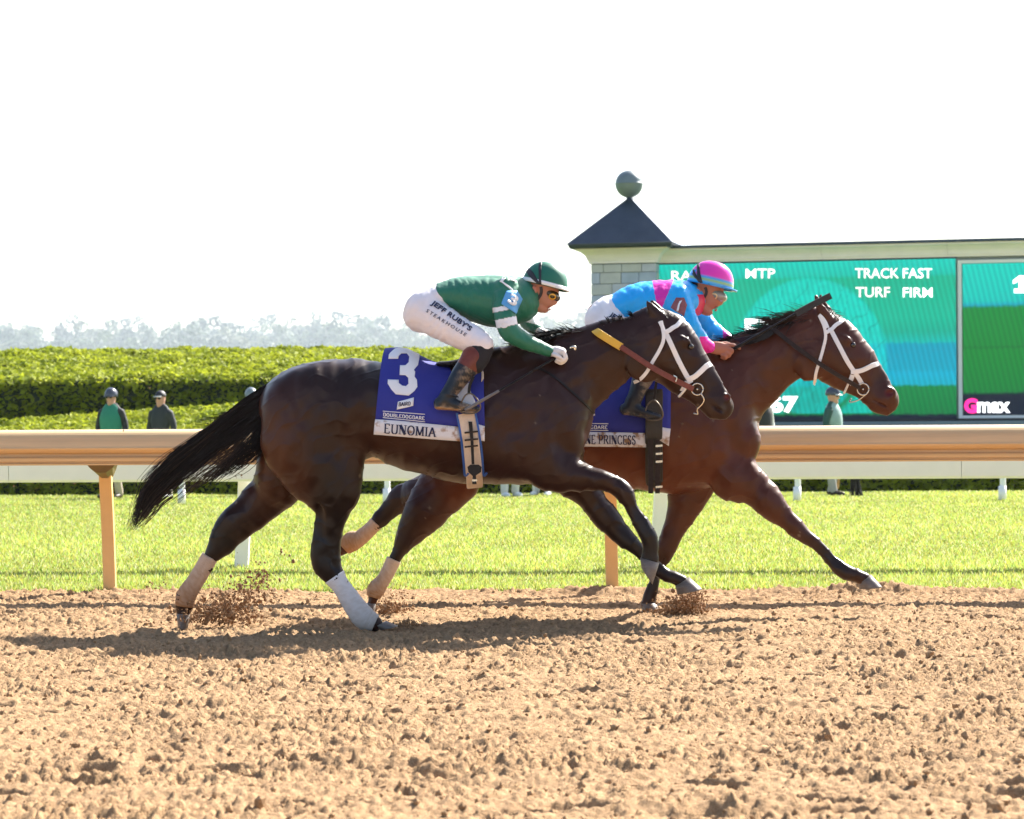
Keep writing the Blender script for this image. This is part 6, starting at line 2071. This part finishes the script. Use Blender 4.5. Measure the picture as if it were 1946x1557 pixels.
bb2 = bvh_of(v, q_)
write('lettering', glyphs("JEFF RUBY'S", 0.025), Q8([(370, 645)])[0], Q8([(700, 860)])[0], Q8([(400, 600)])[0], bb2, 0.004, M_navy, br_2, D=D2 - 0.25)
write('lettering', glyphs('STEAKHOUSE', 0.0, 1.45), Q8([(338, 685)])[0], Q8([(660, 900)])[0], Q8([(352, 662)])[0], bb2, 0.004, M_navy, br_2, D=D2 - 0.25)
for q in (-1, 1):
    fs = fieldbox(D2, (1150, 660, 1290, 815), 0.006, 0.48)
    fs.chain(limb(D2, [(1245, 684, q * 0.29, 20, 0.064), (1238, 698, q * 0.305, 20, 0.060), (1232, 708, q * 0.315, 19, 0.056)], s), 0.01)
    v, q_ = fs.mesh()
    obj('sock', v, q_, M_sock, jk2)
    fs = fieldbox(D2, (1150, 660, 1290, 815), 0.0055, 0.48)
    fs.chain(limb(D2, [(1230, 702, q * 0.318, 21, 0.061), (1224, 714, q * 0.33, 20.5, 0.058), (1217, 730, q * 0.345, 17.5, 0.052), (1211, 745, q * 0.355, 15.5, 0.046), (1206, 757, q * 0.365, 14.5, 0.040), (1202, 766, q * 0.367, 15, 0.038)], s), 0.012)
    fs.chain(limb(D2, [(1188, 778, q * 0.367, 11, 0.034), (1204, 777, q * 0.367, 13, 0.036), (1222, 784, q * 0.367, 9, 0.042), (1238, 789, q * 0.365, 6.5, 0.042), (1252, 792, q * 0.362, 5, 0.036)], s), 0.012)
    fs.chain(limb(D2, [(1184, 782, q * 0.367, 5, 0.034), (1205, 787, q * 0.367, 4.2, 0.034), (1230, 793, q * 0.367, 3.0, 0.040), (1252, 795.5, q * 0.363, 2.6, 0.034)], s), 0.004)
    v, q_ = fs.mesh()
    px, py = proj(v)
    c = np.tile(np.array((0.013, 0.018, 0.028)), (len(v), 1))
    mud = (vnoise(px * 0.16, py * 0.16, 15) * 0.6 + vnoise(px * 0.5, py * 0.5, 16) * 0.4)
    zone = np.clip((px - 1212) / 12, 0, 1) * (py < 765) + np.clip((py - 779 - (px - 1190) * 0.2) / 6, 0, 1)
    k = np.clip((mud * 1.6 - 0.75) * zone * 1.6, 0, 0.7)[:, None]
    c = c * (1 - k) + np.array((0.25, 0.19, 0.13)) * k
    obj('boot', v, q_, M_boot, jk2, cols=c)
PK, BL2, LM = np.array((0.82, 0.03, 0.45)), np.array((0.02, 0.36, 0.85)), np.array((0.33, 0.52, 0.10))


def h2col(h_, x, y):
    if h_ < 0.13: return BL2
    if h_ < 0.25: return LM
    if h_ < 0.32: return BL2
    if x < -0.72 and h_ < 0.55: return BL2
    return PK


hm2, bh2, fr2 = helmet(D2, s, jk2, (1305, 535), (1393, 555), (1346, 494), M_helm2, h2col)
visor.col = (0.05, 0.30, 0.72)
visor(fr2, 0.108, hm2, M_helm2, 0.024)
QE = lambda pts: Q(pts, 1290, 480, 11.977)
for pts in ([(420, 280), (468, 265), (490, 480), (530, 640), (600, 810), (640, 840), (560, 800), (470, 660), (420, 540)], [(325, 370), (350, 400), (420, 540), (520, 720), (590, 830), (500, 760), (400, 600), (330, 470)]):
    decal('ribbon', QE(pts), bh2, 0.004, 0.002, M_rib, hm2, step=5, D=D2)
bskin2 = bvh_obj(jk2)
strap('chin_strap', bskin2, [(1340, 546), (1344, 556), (1336, 568), (1330, 576), (1328, 586), (1332, 594)], D2, 0.017, 0.003, M_rib, jk2, off=0.003)
goggles(D2, s, jk2, (1363, 562), (20, 0.074, 11.5), -24, M_lens2, (1357, 563, 6.4, 5.8), M_ambp, None, None, bh2)
strap('goggle_strap', bh2, [(1346, 553), (1340, 546), (1328, 534), (1318, 520)], D2, 0.014, 0.002, M_rib, hm2, off=0.006)
pos = [P(1349 + 1.5 * math.cos(t_), 660 + 11.5 * math.sin(t_), D2 - 0.15 - 0.033 * math.cos(t_ + 1.57)) for t_ in np.linspace(0, 6.283, 15)]
wp2 = tag(tube('riding_whip', [P(1392, 664, D2 - 0.13), P(1402, 659, D2 - 0.155), P(1430, 643, D2 - 0.165), P(1470, 620, D2 - 0.165), P(1520, 592, D2 - 0.15)], [0.009, 0.010, 0.009, 0.007, 0.007], M_blk),
          'black whip held out flat along the bay horse mane by the blue jockey', 'whip')
c_ = [P(1512, 597, D2 - 0.152), P(1545, 579, D2 - 0.145), P(1579, 562, D2 - 0.138)]
ribbon('whip_flap', np.array(resample(np.array(c_), 8)), np.tile(V3(0, -1, 0), (8, 1)), 0.038, 0.008, mat('dark grey whip flap', (0.020, 0.018, 0.018), 0.6, var=0.2, vscale=30), wp2)
# ================================================================== kicked-up dirt
M_wet = mat('damp thrown dirt', (0.27, 0.155, 0.08), 0.9, var=0.3, vscale=40, spec=0.15)


def spray(name, D, label, blobs, seed):
    """blobs: (centre px, spread px, depth spread m, count, smallest, largest radius)"""
    r = np.random.default_rng(seed)
    C_, R_ = [], []
    for (cx, cy), (sx, sy), ang, sd, n, a, b in blobs:
        g = r.normal(size=(n, 2))
        ca, sa = math.cos(math.radians(ang)), math.sin(math.radians(ang))
        for i in range(n):
            x = cx + g[i, 0] * sx * ca - g[i, 1] * sy * sa
            y = cy + g[i, 0] * sx * sa + g[i, 1] * sy * ca
            p = P(x, y, D + sd * r.normal())
            rad = a * 0.8 + (b - a) * r.random() ** 4
            if p[2] < 0.004: p[2] = 0.004 + 0.02 * r.random()
            C_.append(p); R_.append(rad)
    return tag(clods(name, np.array(C_), np.array(R_), M_wet, seed=seed), label, 'dirt')


spray('dirt_spray', D1 + 0.14, 'burst of brown dirt thrown up by the dark horse hind hoof', [((428, 1160), (34, 17), 0, 0.10, 1300, 0.003, 0.013), ((458, 1128), (36, 17), -28, 0.10, 560, 0.003, 0.012), ((495, 1095), (16, 16), -40, 0.1, 40, 0.003, 0.009),
                                                                              ((380, 1172), (30, 8), 0, 0.1, 350, 0.003, 0.011), ((470, 1085), (22, 14), 0, 0.1, 40, 0.003, 0.008), ((505, 1070), (45, 28), -25, 0.15, 60, 0.002, 0.007)], 1)
spray('dirt_spray', D1 + 0.2, 'thin scatter of specks in the air behind the dark horse hind hoof', [((295, 1125), (14, 22), 0, 0.1, 90, 0.002, 0.008), ((450, 905), (26, 12), 20, 0.2, 26, 0.002, 0.006), ((50, 925), (30, 8), 0, 0.2, 12, 0.002, 0.006),
                                                                              ((300, 760), (40, 40), 0, 0.3, 12, 0.002, 0.005)], 2)
spray('dirt_spray', D2 - 0.1, 'small puff of dirt behind the bay horse hind hoof', [((742, 1158), (17, 9), 0, 0.08, 420, 0.003, 0.012), ((752, 1134), (12, 14), 0, 0.08, 120, 0.003, 0.009)], 3)
spray('dirt_spray', D2 - 0.05, 'heap of dirt flung up around the bay horse planted front hoof', [((1300, 1152), (24, 11), 0, 0.08, 900, 0.003, 0.014), ((1315, 1136), (13, 11), 0, 0.08, 380, 0.003, 0.012), ((1262, 1163), (18, 5), 0, 0.08, 250, 0.003, 0.010)], 4)
spray('dirt_spray', D1 - 0.1, 'little mound of dirt pushed up before the white wrapped hind hoof', [((775, 1185), (14, 4), 0, 0.06, 160, 0.003, 0.011)], 5)

# ================================================================== people across the turf
M_fair = mat('face skin', (0.50, 0.26, 0.19), 0.55)
M_glass = mat('dark sunglasses', (0.01, 0.01, 0.012), 0.15)
CLOTH = {}


def cl(name, c, rough=0.75):
    return mat(name, c, rough, var=0.08, vscale=12)


def dome(name, mt, parent, r, z, lo=-0.25, col=None):
    v, F = [], []
    n, m_ = 20, 9
    for i in range(m_ + 1):
        la = math.asin(lo) + (math.pi / 2 - math.asin(lo)) * i / m_
        for j in range(n):
            q = 2 * math.pi * j / n
            v.append((r[0] * math.cos(la) * math.cos(q), r[1] * math.cos(la) * math.sin(q), z + r[2] * math.sin(la)))
    F = [(i * n + j, i * n + (j + 1) % n, (i + 1) * n + (j + 1) % n, (i + 1) * n + j) for i in range(m_) for j in range(n)] + [tuple(range(n))[::-1]]
    me = mesh(name, v, F, mt)
    o = bpy.data.objects.new(name, me); COL.objects.link(o); o.parent = parent
    return o


def brim(parent, mt, z, r, out):
    v = []
    k = 9
    for zz in (z + 0.006, z - 0.004):
        for rr in (0.96, 1.0):
            for j in range(k):
                q = math.radians(-90 - 58 + 116 * j / (k - 1))
                v.append((r[0] * rr * math.cos(q) * (1 if rr < 1 else 1.05), r[1] * rr * math.sin(q) - (0 if rr < 1 else out * max(0, -math.sin(q))), zz - (0.012 if rr == 1.0 else 0)))
    F = []
    for j in range(k - 1):
        F += [(j, j + 1, k + j + 1, k + j), (2 * k + j, 3 * k + j, 3 * k + j + 1, 2 * k + j + 1), (k + j, k + j + 1, 3 * k + j + 1, 3 * k + j)]
    o = bpy.data.objects.new('brim', mesh('brim', v, F, mt)); COL.objects.link(o); o.parent = parent
    fix_normals(o)


def man(px, D, turn, label, shirt, trousers, vest=None, hat=None, hatm=None, brimm=None, stride=0.06, H_=1.0, stripe=None):
    lo, hi = (-0.45, -0.35, -0.02), (0.45, 0.35, 1.95)
    E = lambda pts: [(np.array(p[:3], float), p[3], p[4]) for p in pts]

    def new(parts, name, mt, parent, h=0.014):
        f = Field(lo, hi, h)
        for pts, k in parts: f.chain(E(pts), k)
        v, q = f.mesh()
        v = relax(v, q, 1, 0.5)
        if parent is None:
            return obj(name, v, q, mt)
        o = bpy.data.objects.new(name, mesh(name, v, q, mt)); COL.objects.link(o); o.parent = parent
        return o
    g = 0.012
    legs = lambda e: [([(sx * 0.085, 0.0, 0.92, 0.088 + e, 0.095 + e), (sx * 0.10, -stride * sx * 0.5 - 0.01, 0.5, 0.058 + e * 1.3, 0.066 + e * 1.3), (sx * 0.105, stride * sx + 0.02, 0.09, 0.042 + e * 2.0, 0.048 + e * 2)], 0.03) for sx in (-1, 1)]
    torso = lambda e: [([(0, 0, 0.92, 0.155 + e, 0.11 + e), (0, -0.01, 1.10, 0.15 + e, 0.115 + e), (0, 0, 1.30, 0.175 + e, 0.12 + e), (0, 0.01, 1.42, 0.165 + e, 0.085 + e)], 0.03)]
    arms = lambda e, lower=True: [([(sx * 0.17, 0.01, 1.41, 0.065 + e, 0.07 + e), (sx * 0.245, 0.03, 1.18, 0.048 + e, 0.05 + e)] + ([(sx * 0.235, -0.07, 0.95, 0.036 + e, 0.036 + e)] if lower else []), 0.03) for sx in (-1, 1)]
    hands = [([(sx * (0.235 - 0.01 * i), -0.085 - 0.016 * (i - 1.5), 0.93, 0.013, 0.012), (sx * (0.23 - 0.01 * i), -0.10 - 0.018 * (i - 1.5), 0.87, 0.011, 0.010), (sx * 0.215, -0.115 - 0.016 * (i - 1.5), 0.84, 0.009, 0.009)], 0.004) for sx in (-1, 1) for i in range(4)] + \
            [([(sx * 0.215, -0.115, 0.94, 0.013, 0.012), (sx * 0.19, -0.14, 0.90, 0.010, 0.010)], 0.004) for sx in (-1, 1)]
    head = [([(0, 0.015, 1.40, 0.06, 0.06), (0, 0.0, 1.54, 0.058, 0.062)], 0.02), ([(0, -0.005, 1.58, 0.060, 0.078), (0, 0.0, 1.66, 0.075, 0.094), (0, 0.008, 1.72, 0.072, 0.09)], 0.02),
            ([(0, -0.095, 1.655, 0.012, 0.012), (0, -0.112, 1.62, 0.016, 0.016)], 0.012), ([(0, -0.078, 1.555, 0.026, 0.02)] * 2, 0.02)]
    root = tag(new(torso(-0.02) + arms(-0.012) + legs(-0.012) + hands + head, 'person', M_fair, None), label, 'person')
    new(torso(0.004) + arms(0.004), 'shirt', shirt, root)
    new(legs(0.010), 'trousers', trousers, root)
    if stripe: new([([(0.085 - 0.05, -0.085, 0.85, 0.022, 0.03), (0.09, -0.07, 0.5, 0.02, 0.03), (0.10, -0.02, 0.12, 0.02, 0.045)], 0.01)], 'trouser_patch', stripe, root)
    for sx in (-1, 1):
        new([([(sx * 0.11, 0.05 + stride * sx, 0.05, 0.042, 0.05), (sx * 0.12, -0.10 + stride * sx, 0.035, 0.042, 0.05), (sx * 0.12, -0.16 + stride * sx, 0.03, 0.035, 0.03)], 0.01)], 'shoe', M_dbr if stripe or vest else cl('white trainer', (0.75, 0.75, 0.75)), root)
    if vest: new([([(0, 0, 0.98, 0.178, 0.14), (0, -0.01, 1.12, 0.176, 0.145), (0, 0, 1.30, 0.20, 0.150), (0, 0.008, 1.415, 0.165, 0.112)], 0.02)], 'vest', vest, root)
    if hat == 'helmet':
        dome('helmet', hatm, root, (0.105, 0.13, 0.125), 1.70)
        brim(root, brimm or hatm, 1.685, (0.105, 0.13), 0.04)
    elif hat == 'cap':
        dome('cap', hatm, root, (0.088, 0.107, 0.10), 1.70, lo=-0.05)
        brim(root, brimm or hatm, 1.70, (0.088, 0.107), 0.07)
    f = Field((-0.11, -0.16, 1.6), (0.11, 0.0, 1.74), 0.008)
    for sx in (-1, 1):
        f.ell(np.array((sx * 0.034, -0.088, 1.662)), (0.032, 0.018, 0.02), 0, 0.01)
    v, q = f.mesh()
    o = bpy.data.objects.new('sunglasses', mesh('sunglasses', v, q, M_glass)); COL.objects.link(o); o.parent = root
    p = P(px, 955, D); p[2] = 0
    root.location = p
    root.rotation_euler = (0, 0, math.radians(turn))
    root.scale = (H_, H_, H_)
    return root


BLK, CHAR = cl('black cloth', (0.015, 0.016, 0.018)), cl('charcoal cloth', (0.022, 0.026, 0.028))
KH, GRYT, LGT = cl('khaki cotton', (0.42, 0.36, 0.29)), cl('grey cotton', (0.33, 0.32, 0.31)), cl('pale trousers', (0.56, 0.55, 0.54))
GV, TV = cl('green vest', (0.02, 0.20, 0.13)), cl('pale teal vest', (0.24, 0.36, 0.36))
HLM, HLW = mat('dark glossy helmet', (0.05, 0.055, 0.085), 0.25), mat('white visor', (0.8, 0.8, 0.8), 0.4)
WSH = cl('white shirt', (0.72, 0.72, 0.72))
man(212, 42.0, -18, 'man in green vest and navy riding helmet on the turf at left', BLK, KH, GV, 'helmet', HLM)
man(306, 42.0, -28, 'man in black shirt and black cap with pale brim beside the green vest man', CHAR, KH, None, 'cap', mat('black cap', (0.02, 0.02, 0.025), 0.6), cl('grey brim', (0.5, 0.5, 0.5)), H_=0.985)
man(478, 42.6, 10, 'man whose grey helmet shows just above the dark horse tail', BLK, GRYT, GV, 'helmet', mat('grey helmet', (0.16, 0.19, 0.22), 0.3))
man(1584, 42.0, 62, 'man in pale teal vest and white peaked helmet before the scoreboard', cl('dark green shirt', (0.02, 0.07, 0.06)), GRYT, TV, 'helmet', HLM, HLW, H_=0.97, stripe=cl('tan trouser patch', (0.48, 0.27, 0.10)))
man(1449, 42.5, 40, 'man in white shirt mostly hidden by the bay horse neck', WSH, KH, BLK, 'cap', BLK)
man(970, 42.0, 25, 'man whose two pale trouser legs show under the dark horse chest', CHAR, LGT, None, 'cap', BLK, stride=0.02)
man(1030, 42.6, -20, 'man whose single pale trouser leg shows right of the two legged man', CHAR, LGT, None, 'cap', BLK, stride=0.01)
man(1084, 43.2, 30, 'man whose pale shoe shows left of the dark horse elbow', CHAR, GRYT, None, 'cap', BLK)

# a dark brush hanging beside the man at the board
Db = 41.5
bru = empty('brush', P(1626, 930, Db), 'black long bristled brush held low beside the pale teal vest man', 'brush')
tube('handle', [P(1612, 842, Db), P(1622, 885, Db), P(1624, 910, Db)], [0.02, 0.025, 0.07], M_blk, bru, n=8)
r = np.random.default_rng(4)
B_ = []
for k in range(26):
    x0 = 1616 + 16 * r.random()
    x1 = x0 + (x0 - 1622) * 0.9 + 3 * r.normal()
    B_.append([P(x0 + (x1 - x0) * t_ ** 1.5, 905 + 50 * t_, Db + 0.05 * r.normal()) for t_ in np.linspace(0, 1, 6)])
hair('bristles', np.array(B_), 0.011, 0.006, M_hair, bru)
